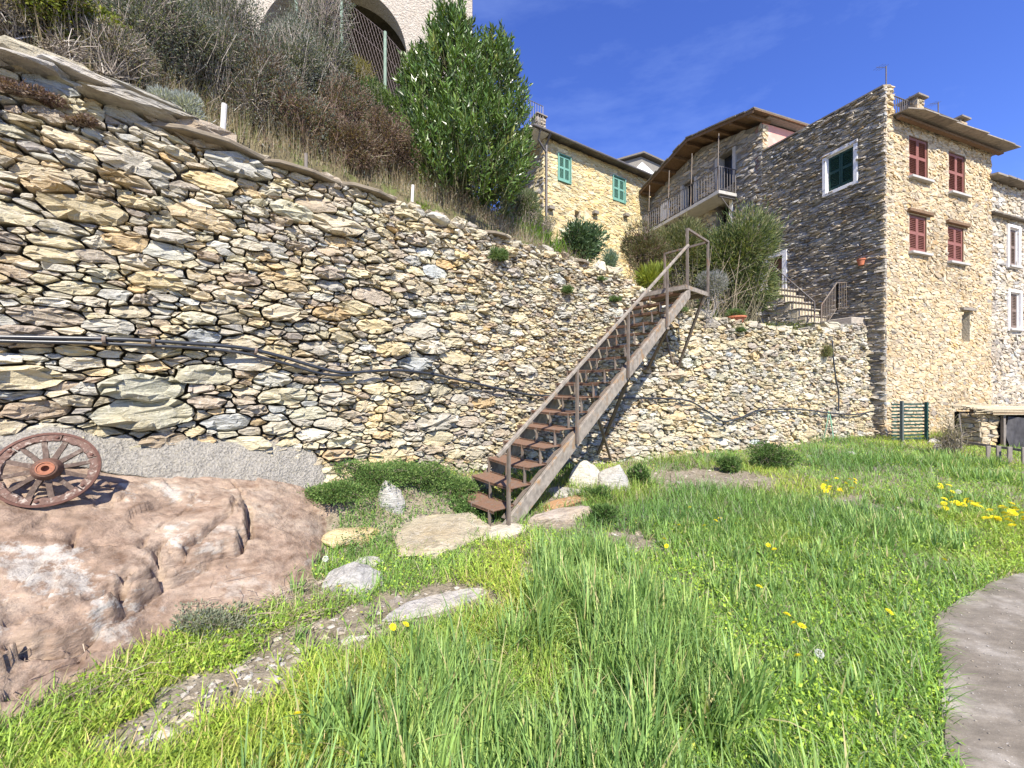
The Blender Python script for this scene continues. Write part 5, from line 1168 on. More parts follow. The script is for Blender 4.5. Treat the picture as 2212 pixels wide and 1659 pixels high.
# white and wooden stakes on top of the tall wall
def stake(px, yt, yb, Y, r, mat, lab, lean=0.0, name='garden_stake'):
    p = pix(px, yb, Y); q = pix(px + lean, yt, Y); m = MB(); m.tube([p - Vector((0, 0, 0.25)), q], r, 8); return tag(m.build(name, mat), lab, 'stake', 'stakes along the wall top')
M['stakewhite'] = mat_plain('bleached_stake', (0.58, 0.56, 0.51), 0.9, var=0.2, scale=20)
stake(477, 225, 302, 4.15, 0.026, M['stakewhite'], 'bleached white stake standing in the brush on the tall wall', 8)
stake(661, 332, 366, 4.75, 0.02, M['greywood'], 'short grey stake on the wall top among dry grass', 0)
stake(888, 400, 448, 5.55, 0.022, M['stakewhite'], 'short white stake beside the evergreen tree', 4)
stake(2085, 895, 975, 9.3, 0.018, M['greywood'], 'crooked grey stick against the corner of the reed shed', -14)
stake(1890, 1010, 1030, 6.9, 0.02, M['greywood'], 'stubby grey peg in the grass before the lattice fence', 0)
# green hose bundle hung on the lower wall
M['hose'] = mat_plain('green_hose', (0.16, 0.33, 0.22), 0.6, var=0.2)
gp = [(1790, 888), (1788, 905), (1780, 945), (1790, 958), (1800, 945), (1795, 905), (1792, 890), (1795, 915), (1803, 955)]
ss = np.arange(4, 9, 0.01)
def on_wall(px, py, off=0.12):
    h = 1.0; k = (px - CX) / F; ss = np.arange(-9, 9.3, 0.01)
    for _ in range(3):
        W3 = wall_pt(ss, np.full(len(ss), h), np.full(len(ss), off)); j = np.argmin(np.abs(W3[:, 0] - k * W3[:, 1]) + (W3[:, 1] < 0.5) * 99); h = CAM_Z + (CY - py) / F * W3[j, 1]
    return Vector((W3[j, 0], W3[j, 1], h)), float(ss[j])
m = MB(); m.tube([on_wall(*q)[0] for q in gp], 0.012, 6); tag(m.build('garden_hose', M['hose'], smooth=True), 'pale green garden hose looped on the lower wall', 'hose')
# chain-link fence on the hill
cf = empty('chain_link_fence', pix(790, 150, 8.4), 'rusty chain-link fence with pale green posts under the arch', 'fence')
M['postgreen'] = mat_plain('green_post', (0.20, 0.27, 0.20), 0.7, var=0.3)
M['wire'] = mat_plain('rusty_wire', (0.19, 0.15, 0.135), 0.7, 0.2, var=0.2)
cps = [pix(640, -60, 8.6), pix(738, 95, 8.5), pix(832, 176, 8.3), pix(905, 260, 8.2)]; FH = 1.05
for p in cps[:3]: m = MB(); m.tube([p - Vector((0, 0, 0.9)), p + Vector((0, 0, FH + 0.03))], 0.035, 8); m.build('post', M['postgreen'], cf)
mm = MB()
for p, q in zip(cps[:-1], cps[1:]):
    L = (q - p).length; n = int(L / 0.12)
    for sgn in (1, -1):
        for k in range(-9, n + 9):
            u0 = k / n; u1 = (k + sgn * 9) / n; v0, v1 = -0.75, 1.0
            # clip to the panel
            A = np.array([u0, v0]); B_ = np.array([u1, v1]); ta, tb = 0.0, 1.0; du = B_[0] - A[0]
            lo, hi = sorted(((0 - A[0]) / du, (1 - A[0]) / du)); ta = max(ta, lo); tb = min(tb, hi)
            if tb - ta < 0.02: continue
            P0 = A + (B_ - A) * ta; P1 = A + (B_ - A) * tb
            mm.tube([p.lerp(q, P0[0]) + Vector((0, 0, P0[1] * FH)), p.lerp(q, P1[0]) + Vector((0, 0, P1[1] * FH))], 0.0035, 3, cap=False)
    for v in (1.0, 0.55): mm.tube([p + Vector((0, 0, v * FH)), q + Vector((0, 0, v * FH))], 0.005, 4)
mm.build('wire_mesh', M['wire'], cf)['kind'] = 'stuff'

# ------------------------------------------------------------------ vegetation
M['leaf'] = mat_leaf('soft_leaf', 0.6, 0.30, 0.25); M['glossy'] = mat_leaf('glossy_leaf', 0.33, 0.15, 0.5); M['grass'] = mat_leaf('grass_blade', 0.5, 0.35, 0.3)
M['bark'] = mat_plain('bark', (0.16, 0.13, 0.10), 0.95, var=0.35, scale=25, bump=0.4, attr=False)
M['twig'] = mat_plain('dry_twig', (1, 1, 1), 0.95, var=0.25, scale=20, attr=True)
def unit(v): return v / (np.linalg.norm(v, axis=-1, keepdims=True) + 1e-9)
def colmix(rng, n, pal, jit=0.12):
    c = np.array([p[:3] for p in pal]); w = np.array([p[3] if len(p) > 3 else 1 for p in pal], float); k = rng.choice(len(c), n, p=w / w.sum())
    return np.clip(c[k] * (1 + jit * rng.normal(size=(n, 1))), 0.004, 0.75)
def leaf_mesh(name, pos, d, L, W, col, rng, fold=0.25, droop=0.0):
    n = len(pos); d = unit(d); side = unit(np.cross(d, rng.normal(size=(n, 3)))); nr = np.cross(side, d)
    L = np.broadcast_to(np.asarray(L, float), (n,))[:, None]; W = np.broadcast_to(np.asarray(W, float), (n,))[:, None]
    mid = pos + d * L * 0.45; tip = pos + d * L - nr * L * droop; up = nr * W * fold
    v = np.stack([pos, mid - side * W / 2 + up, tip, mid + side * W / 2 + up], 1).reshape(-1, 3)
    b = np.arange(n)[:, None] * 4; f = np.concatenate([b + [0, 1, 2], b + [0, 2, 3]], 0)
    return np_mesh(name, v, f, np.repeat(col, 4, 0))
def twig_mesh(name, P0, P1, r0, r1, col, rng, bend=0.12, segs=3):
    n = len(P0); d = P1 - P0; Ln = np.linalg.norm(d, axis=1, keepdims=True); dn = unit(d); a = unit(np.cross(dn, rng.normal(size=(n, 3)))); b = np.cross(dn, a)
    bv = (a * rng.normal(size=(n, 1)) + b * rng.normal(size=(n, 1))) * bend * Ln; V = []
    for k in range(segs + 1):
        t = k / segs; c = P0 + d * t + bv * (4 * t * (1 - t)) * 0.5 + (0 if k in (0,) else a * rng.normal(size=(n, 1)) * 0.02 * Ln); r = (r0 + (r1 - r0) * t); r = np.broadcast_to(np.asarray(r, float), (n,))[:, None]
        for q in range(3): t2 = 2 * math.pi * q / 3; V.append(c + (a * math.cos(t2) + b * math.sin(t2)) * r)
    V = np.stack(V, 1).reshape(-1, 3); m = 3 * (segs + 1); base = np.arange(n)[:, None] * m; F_ = []
    for k in range(segs):
        for q in range(3): F_.append(base + [k * 3 + q, k * 3 + (q + 1) % 3, (k + 1) * 3 + (q + 1) % 3, (k + 1) * 3 + q])
    return np_mesh(name, V, np.concatenate(F_, 0), np.repeat(col, m, 0))
def shrub(name, label, cat, base, rad, nleaf, L, W, pal, seed, lobes=9, ntwig=200, tpal=((0.16, 0.125, 0.095),), up=0.5, mat='leaf', group=None, shell=0.55, tw=0.006, lift=0.5, root=True, outl=0.35):
    """base: ground point; rad: half-sizes; the crown's middle stands at base + lift*2*rz"""
    rng = np.random.default_rng(seed); base = np.array(base, float); rad = np.array(rad, float); cen = base + [0, 0, rad[2] * 2 * lift]; rad[2] *= 1.0
    e = empty(name, Vector(base), label, cat, group)
    lc = unit(rng.normal(size=(lobes, 3))) * rng.uniform(0.25, 0.75, (lobes, 1)); lc[0] = 0; lr = rng.uniform(0.32, 0.55, lobes)
    k = rng.integers(0, lobes, nleaf); dirs = unit(rng.normal(size=(nleaf, 3))); rr = lr[k][:, None] * rng.uniform(shell, 1.0, (nleaf, 1)) ** 0.8
    rr *= 1 + outl * np.maximum(rng.normal(size=(nleaf, 1)), 0) * 0.5
    p = lc[k] + dirs * rr; pos = cen + p * rad
    pos[:, 2] = np.maximum(pos[:, 2], base[2] + 0.02)
    d = unit(dirs * 0.8 + unit(p) * 0.5 + [0, 0, up] + 0.45 * rng.normal(size=(nleaf, 3)))
    link('foliage', leaf_mesh('foliage', pos, d, L * rng.uniform(0.7, 1.25, nleaf), W * rng.uniform(0.75, 1.2, nleaf), colmix(rng, nleaf, pal), rng, droop=0.1), M[mat], e)
    if ntwig:
        k = rng.integers(0, lobes, ntwig); tipp = lc[k] + unit(rng.normal(size=(ntwig, 3))) * lr[k][:, None] * rng.uniform(0.7, 1.25, (ntwig, 1)); P1 = cen + tipp * rad
        P0 = np.where(rng.random((ntwig, 1)) < 0.35, base + rng.normal(size=(ntwig, 3)) * [rad[0] * 0.15, rad[1] * 0.15, 0.0], cen + lc[k] * rad * rng.uniform(0.3, 1, (ntwig, 1)))
        link('stems', twig_mesh('stems', P0, P1, tw, tw * 0.35, colmix(rng, ntwig, tpal), rng), M['twig'], e)
    return e
def on_hill(px, Y):
    X = (px - CX) / F * Y; return np.array([X, Y, float(hill_z(np.array(X), np.array(Y)))])
def pxz(px, py, Y): return np.array(pix(px, py, Y))

# --- the evergreen tree on the wall
TB = on_hill(995, 7.15); TB[2] -= 0.1; TH = 1.65 + (CY - 22) / F * 7.15 - TB[2]; print('tree', TB, TH)
tree = empty('evergreen_tree', Vector(TB), 'dense glossy dark green laurel tree growing on top of the stone wall', 'tree')
rng = np.random.default_rng(77)
m = MB()
for k in range(7):
    a = 2 * math.pi * k / 7; tip = Vector(TB) + Vector((0.55 * math.cos(a) * (k > 0), 0.55 * math.sin(a) * (k > 0), TH * (0.92 if k == 0 else rng.uniform(0.5, 0.75)))); b0 = Vector(TB) + Vector((0.08 * math.cos(a), 0.08 * math.sin(a), -0.25))
    md = b0.lerp(tip, 0.5) + Vector((0.06 * rng.normal(), 0.06 * rng.normal(), 0)); m.tube([b0, b0.lerp(md, 0.5), md, tip], [0.07, 0.055, 0.04, 0.008], 7)
m.build('trunk', M['bark'], tree, smooth=True)
def shoots(n, cx, cy, h0, h1, rmax, pw, rng):
    h = h0 + (h1 - h0) * rng.random(n) ** 0.85; fr = (h - h0) / (h1 - h0); R = rmax * np.minimum(1, 0.55 + 3.0 * fr) * (1 - fr ** pw) + 0.04
    a = rng.random(n) * 2 * math.pi; R = R * (0.82 + 0.36 * fbm(a * 1.3 + cx * 7, h * 1.6, 9, 3, 1.0)); r = R * np.sqrt(rng.uniform(0.45, 1.0, n))
    p = np.stack([cx + np.cos(a) * r, cy + np.sin(a) * r, h], -1); d = np.stack([np.cos(a) * 0.55, np.sin(a) * 0.55, 0.75 + 0.5 * fr], -1) + 0.22 * rng.normal(size=(n, 3)); return p, unit(d)
parts = [shoots(420, -0.05, -0.25, -0.25, 1.5, 1.22, 4.0, rng), shoots(800, -0.10, 0, 0.05, TH - 0.30, 1.02, 2.9, rng), shoots(360, 0.62, -0.1, 0.1, TH * 0.80, 0.66, 4.0, rng), shoots(280, -0.74, -0.05, 0.15, TH * 0.74, 0.56, 3.4, rng), shoots(200, 0.30, -0.35, 0.0, TH * 0.5, 0.98, 3.0, rng), shoots(60, -0.30, 0, TH * 0.7, TH, 0.34, 1.5, rng), shoots(40, -0.05, 0, TH * 0.72, TH * 0.97, 0.22, 1.5, rng), shoots(45, 0.85, 0, TH * 0.55, TH * 0.84, 0.25, 1.5, rng)]
SPp = np.concatenate([p for p, d in parts]) + TB; SPd = np.concatenate([d for p, d in parts]); ns = len(SPp); LPn = 13
kk = np.tile(np.arange(LPn), ns); sp = np.repeat(SPp, LPn, 0); sdv = np.repeat(SPd, LPn, 0); t = kk / LPn; Ls = np.repeat(rng.uniform(0.20, 0.42, ns), LPn)
u = unit(np.cross(sdv, [0.3, 0.2, 0.93])); w_ = np.cross(sdv, u); a = kk * 2.4 + np.repeat(rng.random(ns) * 6, LPn)
rad_ = u * np.cos(a)[:, None] + w_ * np.sin(a)[:, None]; pos = sp + sdv * (t * Ls)[:, None] - sdv * 0.10
ld_ = unit(rad_ * (0.95 - 0.55 * t)[:, None] + sdv * (0.55 + 0.5 * t)[:, None] + 0.18 * rng.normal(size=pos.shape))
pal = [(0.080, 0.145, 0.026, 5), (0.115, 0.19, 0.034, 4), (0.050, 0.09, 0.018, 3.5), (0.16, 0.23, 0.05, 1.5), (0.24, 0.27, 0.06, 0.3)]
link('crown', leaf_mesh('crown', pos, ld_, rng.uniform(0.085, 0.145, len(pos)), rng.uniform(0.030, 0.044, len(pos)), np.repeat(colmix(rng, ns, pal, 0.15), LPn, 0) * rng.uniform(0.8, 1.25, (len(pos), 1)), rng, 0.22, 0.12), M['glossy'], tree)
link('twigs', twig_mesh('twigs', SPp - SPd * 0.35, SPp + SPd * 0.25, 0.006, 0.002, colmix(rng, ns, [(0.10, 0.10, 0.045)]), rng), M['twig'], tree)

# --- brush on the hillside
GREY = [(0.14, 0.16, 0.12, 4), (0.195, 0.21, 0.17, 3), (0.095, 0.115, 0.078, 2.5), (0.27, 0.275, 0.235, 1.3)]
YG = [(0.17, 0.21, 0.03, 4), (0.24, 0.26, 0.04, 3), (0.10, 0.14, 0.025, 2), (0.30, 0.27, 0.08, 1)]
BROWN = [(0.165, 0.115, 0.08, 4), (0.125, 0.085, 0.065, 3), (0.22, 0.165, 0.11, 2), (0.14, 0.14, 0.065, 1.5)]
TWG = [(0.28, 0.24, 0.195, 3), (0.20, 0.17, 0.14, 3), (0.38, 0.34, 0.285, 1.5)]
TWB = [(0.17, 0.11, 0.08, 3), (0.23, 0.16, 0.115, 3), (0.30, 0.25, 0.19, 1)]
def hs_shrub(name, lab, px, py_mid, Y, rad, nl, L, W, pal, seed, **kw):
    b = on_hill(px, Y); mid = CAM_Z + (CY - py_mid) / F * Y; rz = rad[2]; b[2] = min(b[2], mid - 0.2); lift = (mid - b[2]) / (2 * rz)
    return shrub(name, lab, kw.pop('cat', 'shrub'), b, rad, nl, L, W, pal, seed, lift=lift, **kw)
def at_back(px, b):                               # the point on the picture column px that lies b behind the wall line
    Yv = np.arange(2.6, 12, 0.02); Xv = (px - CX) / F * Yv; s, d = to_path(Xv, Yv); j = int(np.argmin(np.abs(-d - b) + (d > 0) * 9)); return np.array([Xv[j], Yv[j], float(hill_z(Xv[j:j + 1], Yv[j:j + 1])[0])])
def bk(name, lab, px, b, rad, nl, L, W, pal, seed, lift=0.42, **kw):
    p = at_back(px, b); p[2] -= 0.05; return shrub(name, lab, kw.pop('cat', 'shrub'), p, rad, nl, L, W, pal, seed, lift=lift, group='brush on the hillside', **kw)
MIXG = GREY + [(0.17, 0.145, 0.115, 3)]; TAN = [(0.26, 0.22, 0.16, 3), (0.19, 0.16, 0.12, 3), (0.17, 0.18, 0.09, 2)]
bk('dry_bush', 'tangle of dry tan stems in the extreme upper corner', 5, 0.55, (0.30, 0.28, 0.30), 2600, 0.035, 0.012, TAN, 310, lobes=9, ntwig=900, tpal=TWG)
bk('privet_shrub', 'yellow green leafy shrub in the upper corner above the long top slabs', 75, 0.70, (0.42, 0.3, 0.46), 9500, 0.040, 0.020, YG, 301, lobes=12, ntwig=500, tpal=TWG)
bk('privet_shrub', 'yellow green leafy shrub beside the first grey green one', 165, 0.72, (0.40, 0.3, 0.46), 9000, 0.040, 0.020, YG + TAN[:1], 394, lobes=12, ntwig=800, tpal=TWG)
bk('dry_bush', 'thin pale dry stems right behind the long top slabs of the wall', 130, 0.46, (0.45, 0.16, 0.15), 300, 0.03, 0.010, TAN, 308, lobes=10, ntwig=380, tpal=TWG)
bk('dry_bush', 'tangle of pale dry twigs just left of the silver plant', 240, 0.58, (0.35, 0.28, 0.36), 3000, 0.032, 0.012, TAN + GREY[:1], 309, lobes=10, ntwig=1500, tpal=TWG)
bk('olive_shrub', 'grey green twiggy shrub right of the yellow green ones', 285, 1.0, (0.60, 0.45, 0.62), 13000, 0.036, 0.014, GREY, 302, lobes=12, ntwig=1500, tpal=TWG)
bk('olive_shrub', 'grey green twiggy shrub above the silver plant', 385, 1.05, (0.62, 0.45, 0.66), 14000, 0.036, 0.014, GREY, 303, lobes=12, ntwig=1700, tpal=TWG)
bk('olive_shrub', 'grey green twiggy shrub behind the bleached white stake', 480, 1.0, (0.60, 0.45, 0.66), 14000, 0.036, 0.014, MIXG, 395, lobes=12, ntwig=1800, tpal=TWG)
bk('olive_shrub', 'grey brown twiggy shrub right of the bleached white stake', 570, 0.95, (0.58, 0.45, 0.64), 13000, 0.036, 0.015, MIXG + BROWN[:2], 305, lobes=12, ntwig=1800, tpal=TWG)
bk('bramble_bush', 'grey brown bramble bush behind the short grey stake', 655, 0.80, (0.52, 0.42, 0.52), 10000, 0.034, 0.019, BROWN + GREY[:2], 392, lobes=11, ntwig=1600, tpal=TWB)
bk('bramble_bush', 'brown bramble bush low on the slope, next to the evergreen tree', 745, 0.75, (0.52, 0.42, 0.48), 9500, 0.035, 0.020, BROWN, 393, lobes=11, ntwig=1500, tpal=TWB)
bk('bramble_bush', 'brown bramble bush touching the evergreen tree', 825, 0.95, (0.52, 0.45, 0.58), 9500, 0.036, 0.020, BROWN, 307, lobes=11, ntwig=1400, tpal=TWB)
bk('olive_shrub', 'grey green twiggy shrub at the top edge, left of the arch', 500, 2.0, (0.85, 0.6, 0.85), 11000, 0.042, 0.016, GREY, 397, lobes=12, ntwig=1500, tpal=TWG)
bk('olive_shrub', 'grey green twiggy shrub just left of the chain-link fence', 625, 1.85, (0.80, 0.6, 0.90), 14000, 0.042, 0.016, GREY, 304, lobes=12, ntwig=1800, tpal=TWG)
bk('olive_shrub', 'tall grey green shrub covering the left half of the arch', 685, 2.7, (0.80, 0.6, 1.15), 13000, 0.046, 0.017, GREY, 398, lift=0.5, lobes=12, ntwig=1500, tpal=TWG)
bk('bramble_bush', 'brown bramble bush in the middle of the slope', 725, 1.65, (0.62, 0.5, 0.68), 11000, 0.038, 0.021, BROWN + GREY[:1], 306, lobes=12, ntwig=1700, tpal=TWB)
SILV = [(0.40, 0.42, 0.40, 3), (0.33, 0.36, 0.34, 2), (0.46, 0.47, 0.44, 1)]
hs_shrub('silver_plant', 'pale silvery cushion plant on the wall top', 372, 245, 3.95, (0.36, 0.22, 0.20), 4600, 0.06, 0.010, SILV, 311, lobes=10, ntwig=200, tpal=[(0.35, 0.35, 0.32)], up=0.9)
hs_shrub('rosemary_bush', 'fresh green bush below the chain-link fence', 815, 235, 7.0, (0.5, 0.45, 0.45), 5500, 0.075, 0.014, [(0.11, 0.17, 0.05, 3), (0.17, 0.24, 0.08, 3), (0.08, 0.12, 0.045, 2)], 312, lobes=10, ntwig=400, tpal=TWG, up=0.9)
hs_shrub('broom_bush', 'yellowish dry broom just under the fence posts', 760, 175, 7.4, (0.5, 0.45, 0.42), 4200, 0.07, 0.011, [(0.27, 0.23, 0.09, 3), (0.20, 0.19, 0.06, 2), (0.36, 0.33, 0.07, 1)], 313, lobes=10, ntwig=800, tpal=TWG, up=0.9)
hs_shrub('green_shrub', 'small bright green shrub at the foot of the evergreen tree', 900, 455, 5.95, (0.30, 0.25, 0.17), 2200, 0.05, 0.018, [(0.17, 0.26, 0.05, 3), (0.24, 0.33, 0.07, 2)], 314, lobes=8, ntwig=100)
hs_shrub('olive_shrub', 'grey green bush between the evergreen tree and the yellow house', 1135, 440, 8.2, (0.42, 0.4, 0.55), 5000, 0.06, 0.013, [(0.14, 0.18, 0.08, 3), (0.19, 0.23, 0.11, 3), (0.10, 0.13, 0.06, 2)], 315, lobes=9, ntwig=500, tpal=TWG, up=0.9)
hs_shrub('dry_bush', 'dry beige scrub between the evergreen tree and the iris leaves', 1160, 492, 8.6, (0.60, 0.4, 0.28), 2500, 0.05, 0.012, [(0.26, 0.23, 0.15, 3), (0.17, 0.20, 0.09, 2)], 316, lobes=9, ntwig=900, tpal=TWG, up=0.9)
hs_shrub('laurel_shrub', 'dark green broadleaved shrub in front of the yellow house', 1245, 530, 8.75, (0.66, 0.5, 0.55), 3600, 0.12, 0.038, [(0.05, 0.09, 0.035, 3), (0.08, 0.13, 0.055, 3), (0.12, 0.18, 0.08, 1)], 317, lobes=10, ntwig=200, mat='glossy', up=0.7)
hs_shrub('blue_green_plant', 'small blue green feathery plant right of the dark shrub', 1315, 565, 8.7, (0.24, 0.25, 0.28), 1900, 0.09, 0.012, [(0.17, 0.24, 0.17, 3), (0.22, 0.29, 0.20, 2)], 318, lobes=8, ntwig=60, up=0.8)
hs_shrub('brown_shrub', 'brownish green bush left of the stair handrail, below the balcony', 1395, 545, 9.4, (0.72, 0.5, 0.62), 8500, 0.085, 0.016, [(0.10, 0.11, 0.045, 3), (0.16, 0.15, 0.07, 3), (0.14, 0.085, 0.06, 2), (0.22, 0.22, 0.10, 1)], 319, lobes=11, ntwig=600, tpal=TWB, up=0.6)
hs_shrub('grass_clump', 'yellow green clump of long grass behind the top stair treads', 1410, 600, 8.75, (0.38, 0.25, 0.22), 1500, 0.22, 0.012, [(0.30, 0.33, 0.05, 3), (0.22, 0.28, 0.05, 2)], 320, lobes=8, ntwig=0, up=1.2, cat='grass')
OLE = [(0.115, 0.155, 0.055, 3), (0.17, 0.205, 0.08, 3), (0.24, 0.265, 0.115, 2), (0.30, 0.28, 0.15, 1), (0.07, 0.105, 0.04, 2)]
hs_shrub('oleander_bush', 'tall green oleander with narrow leaves behind the stair landing', 1597, 560, 10.6, (1.55, 0.85, 1.45), 18000, 0.17, 0.024, OLE, 321, lobes=13, ntwig=500, tpal=[(0.17, 0.15, 0.09, 1), (0.22, 0.19, 0.12, 1)], up=0.55, tw=0.008)
hs_shrub('oleander_bush', 'olive green oleander right under the balcony, left of the tall oleander', 1475, 560, 10.8, (0.95, 0.7, 1.05), 9000, 0.15, 0.020, [(0.15, 0.17, 0.065, 3), (0.20, 0.205, 0.09, 3), (0.10, 0.125, 0.045, 2), (0.27, 0.24, 0.12, 1)], 322, lobes=11, ntwig=350, tpal=[(0.22, 0.19, 0.13, 1)], up=0.55, tw=0.012)
hs_shrub('lavender_bush', 'grey lavender bush beside the stair landing post', 1530, 618, 8.9, (0.40, 0.35, 0.40), 3600, 0.085, 0.012, [(0.27, 0.27, 0.26, 3), (0.20, 0.21, 0.19, 3), (0.33, 0.32, 0.33, 1)], 323, lobes=9, ntwig=50, tpal=[(0.26, 0.24, 0.22)], up=0.9)
# bare stems of the oleander reaching the wall
rng = np.random.default_rng(5); nst = 24
P0 = np.array([on_hill(x, 9.75) for x in rng.uniform(1490, 1600, nst)]); P1 = np.array([pxz(x, y, 10.2) for x, y in zip(rng.uniform(1500, 1650, nst), rng.uniform(520, 640, nst))])
e = empty('stem_bundle', Vector(P0.mean(0)), 'bundle of bare tan stems under the tall oleander', 'stems'); link('stems', twig_mesh('stems', P0, P1, 0.012, 0.006, colmix(rng, nst, [(0.22, 0.18, 0.12), (0.17, 0.14, 0.10)]), rng), M['twig'], e)
# iris: strap leaves
def strap_mesh(name, pos, d0, L, W, col, bend, segs=4):
    """arching strap leaves or grass blades; d0 = start direction, bend = how far the tip falls outward"""
    n = len(pos); d0 = unit(d0); hor = d0.copy(); hor[:, 2] = 0; hor = unit(hor + 1e-5); side = np.stack([-hor[:, 1], hor[:, 0], 0 * hor[:, 0]], -1)
    L = np.asarray(L)[:, None]; W = np.asarray(W)[:, None]; bend = np.asarray(bend)[:, None]; V = []
    ang0 = np.arctan2(d0[:, 2:3], np.linalg.norm(d0[:, :2], axis=1, keepdims=True)); c = pos.copy()
    for k in range(segs + 1):
        t = k / segs; w = W * (1.0 if t < 0.35 else (1 - ((t - 0.35) / 0.65) ** 1.5)) * 0.5
        if k < segs: V.append(c - side * w); V.append(c + side * w)
        else: V.append(c)
        an = ang0 - bend * (t + 0.5 / segs) ** 1.4; c = c + (hor * np.cos(an) + np.array([0, 0, 1.0]) * np.sin(an)) * L / segs
    m = 2 * segs + 1; V = np.stack(V, 1).reshape(-1, 3); b = np.arange(n)[:, None] * m; T = []
    for k in range(segs - 1): T.append(b + [2 * k, 2 * k + 1, 2 * k + 3]); T.append(b + [2 * k, 2 * k + 3, 2 * k + 2])
    T.append(b + [2 * segs - 2, 2 * segs - 1, 2 * segs]); return np_mesh(name, V, np.concatenate(T, 0), np.repeat(col, m, 0))
def strap_plant(name, lab, cat, pts, L, W, pal, seed, n, bend=(0.3, 1.3), spread=0.4, mat='grass', group=None):
    rng = np.random.default_rng(seed); k = rng.integers(0, len(pts), n); P = np.array(pts)[k] + rng.normal(size=(n, 3)) * [0.06, 0.06, 0.0]
    a = rng.random(n) * 2 * math.pi; d = np.stack([np.cos(a) * spread, np.sin(a) * spread, np.ones(n)], -1)
    e = empty(name, Vector(np.array(pts).mean(0)), lab, cat, group); link('leaves', strap_mesh('leaves', P, d, L * rng.uniform(0.6, 1.2, n), W * rng.uniform(0.7, 1.2, n), colmix(rng, n, pal), rng.uniform(*bend, n)), M[mat], e); return e
rng = np.random.default_rng(8)
strap_plant('iris_plant', 'bright green clump of iris leaves hanging over the wall top', 'plant', [on_hill(x, 7.95 + 0.25 * rng.random()) for x in np.linspace(1112, 1205, 22)], 0.42, 0.034, [(0.16, 0.30, 0.05, 3), (0.22, 0.38, 0.06, 3), (0.10, 0.19, 0.04, 1)], 331, 330)
# plants rooted in the walls
def wall_plant(px, py, r, lab, seed, pal, nl=900, L=0.05, W=0.014, up=0.3):
    p, s = on_wall(px, py, 0.08); shrub('wall_plant', lab, 'plant', np.array(p), r, nl, L, W, pal, seed, lobes=7, ntwig=60, lift=0.1, up=up, group='plants rooted in the wall')
GRN = [(0.12, 0.19, 0.06, 3), (0.18, 0.25, 0.09, 2), (0.08, 0.13, 0.04, 2)]
wall_plant(1070, 560, (0.20, 0.16, 0.22), 'dark grey green tuft growing from the tall wall below the iris', 341, GRN, 2000)
wall_plant(1222, 632, (0.16, 0.12, 0.14), 'green tuft on the tall wall, midway between iris and stairs', 342, GRN, 1000)
wall_plant(1325, 650, (0.16, 0.12, 0.10), 'green tuft on the tall wall touching the upper handrail', 343, GRN, 800)
wall_plant(1300, 605, (0.12, 0.10, 0.08), 'tiny green tuft just under the crest behind the handrail', 347, GRN, 450)
wall_plant(1600, 715, (0.20, 0.12, 0.12), 'leafy weed on the lower wall under the terracotta bowl', 344, GRN, 900)
wall_plant(1782, 765, (0.18, 0.12, 0.34), 'dry grassy tuft hanging on the lower wall beside the black pipe', 345, [(0.27, 0.24, 0.13, 3), (0.17, 0.22, 0.07, 2)], 1300, 0.10, 0.008, -0.6)
wall_plant(1470, 672, (0.14, 0.12, 0.10), 'small green tuft under the stair landing', 346, GRN, 500)
wall_plant(40, 205, (0.28, 0.2, 0.10), 'dry purple cushion plant on the left end of the wall', 348, [(0.17, 0.11, 0.09, 3), (0.23, 0.16, 0.13, 2)], 1800, 0.03, 0.012)
wall_plant(175, 270, (0.16, 0.12, 0.06), 'dry purple cushion plant under the long top slab', 349, [(0.20, 0.14, 0.12, 3), (0.24, 0.18, 0.15, 2)], 900, 0.03, 0.012)
shrub('bowl_plant', 'straggly weed growing in the terracotta bowl', 'plant', np.array(bowl.location) + [0, 0, 0.12], (0.24, 0.2, 0.14), 700, 0.08, 0.012, GRN, 350, lobes=7, ntwig=60, lift=0.4, up=0.8)
# bushes at the foot of the walls
def foot_bush(name, lab, px, py, rad, nl, L, W, pal, seed, **kw):
    g = gnd_hit(px, py); z = g.z
    return shrub(name, lab, 'bush', np.array([g.x, g.y, z - 0.03]), rad, nl, L, W, pal, seed, lift=0.35, **kw)
DG = [(0.085, 0.155, 0.04, 3), (0.12, 0.21, 0.055, 3), (0.06, 0.11, 0.03, 2), (0.18, 0.26, 0.08, 1)]
foot_bush('green_bush', 'round dark green bush at the foot of the lower wall', 1672, 1012, (0.55, 0.4, 0.36), 5200, 0.05, 0.017, DG, 351, lobes=11, ntwig=150)
foot_bush('green_bush', 'small green bush left of the round one, by the lower wall', 1580, 1020, (0.24, 0.2, 0.22), 1700, 0.05, 0.018, DG, 352, lobes=8, ntwig=80)
foot_bush('green_bush', 'small leafy weed beside the white angular boulder', 1385, 1050, (0.2, 0.2, 0.28), 1300, 0.06, 0.022, DG, 353, lobes=8, ntwig=60)
foot_bush('green_bush', 'low weed between the orange slab and the white boulder', 1290, 1085, (0.24, 0.16, 0.16), 1500, 0.045, 0.018, DG, 354, lobes=8, ntwig=60)
foot_bush('green_bush', 'weed at the end of the beige block', 1300, 1130, (0.26, 0.2, 0.16), 1700, 0.045, 0.018, DG, 355, lobes=8, ntwig=60)
foot_bush('green_bush', 'weed in the shade beneath the lowest treads', 1010, 1105, (0.26, 0.2, 0.14), 1600, 0.045, 0.018, DG, 356, lobes=8, ntwig=60)
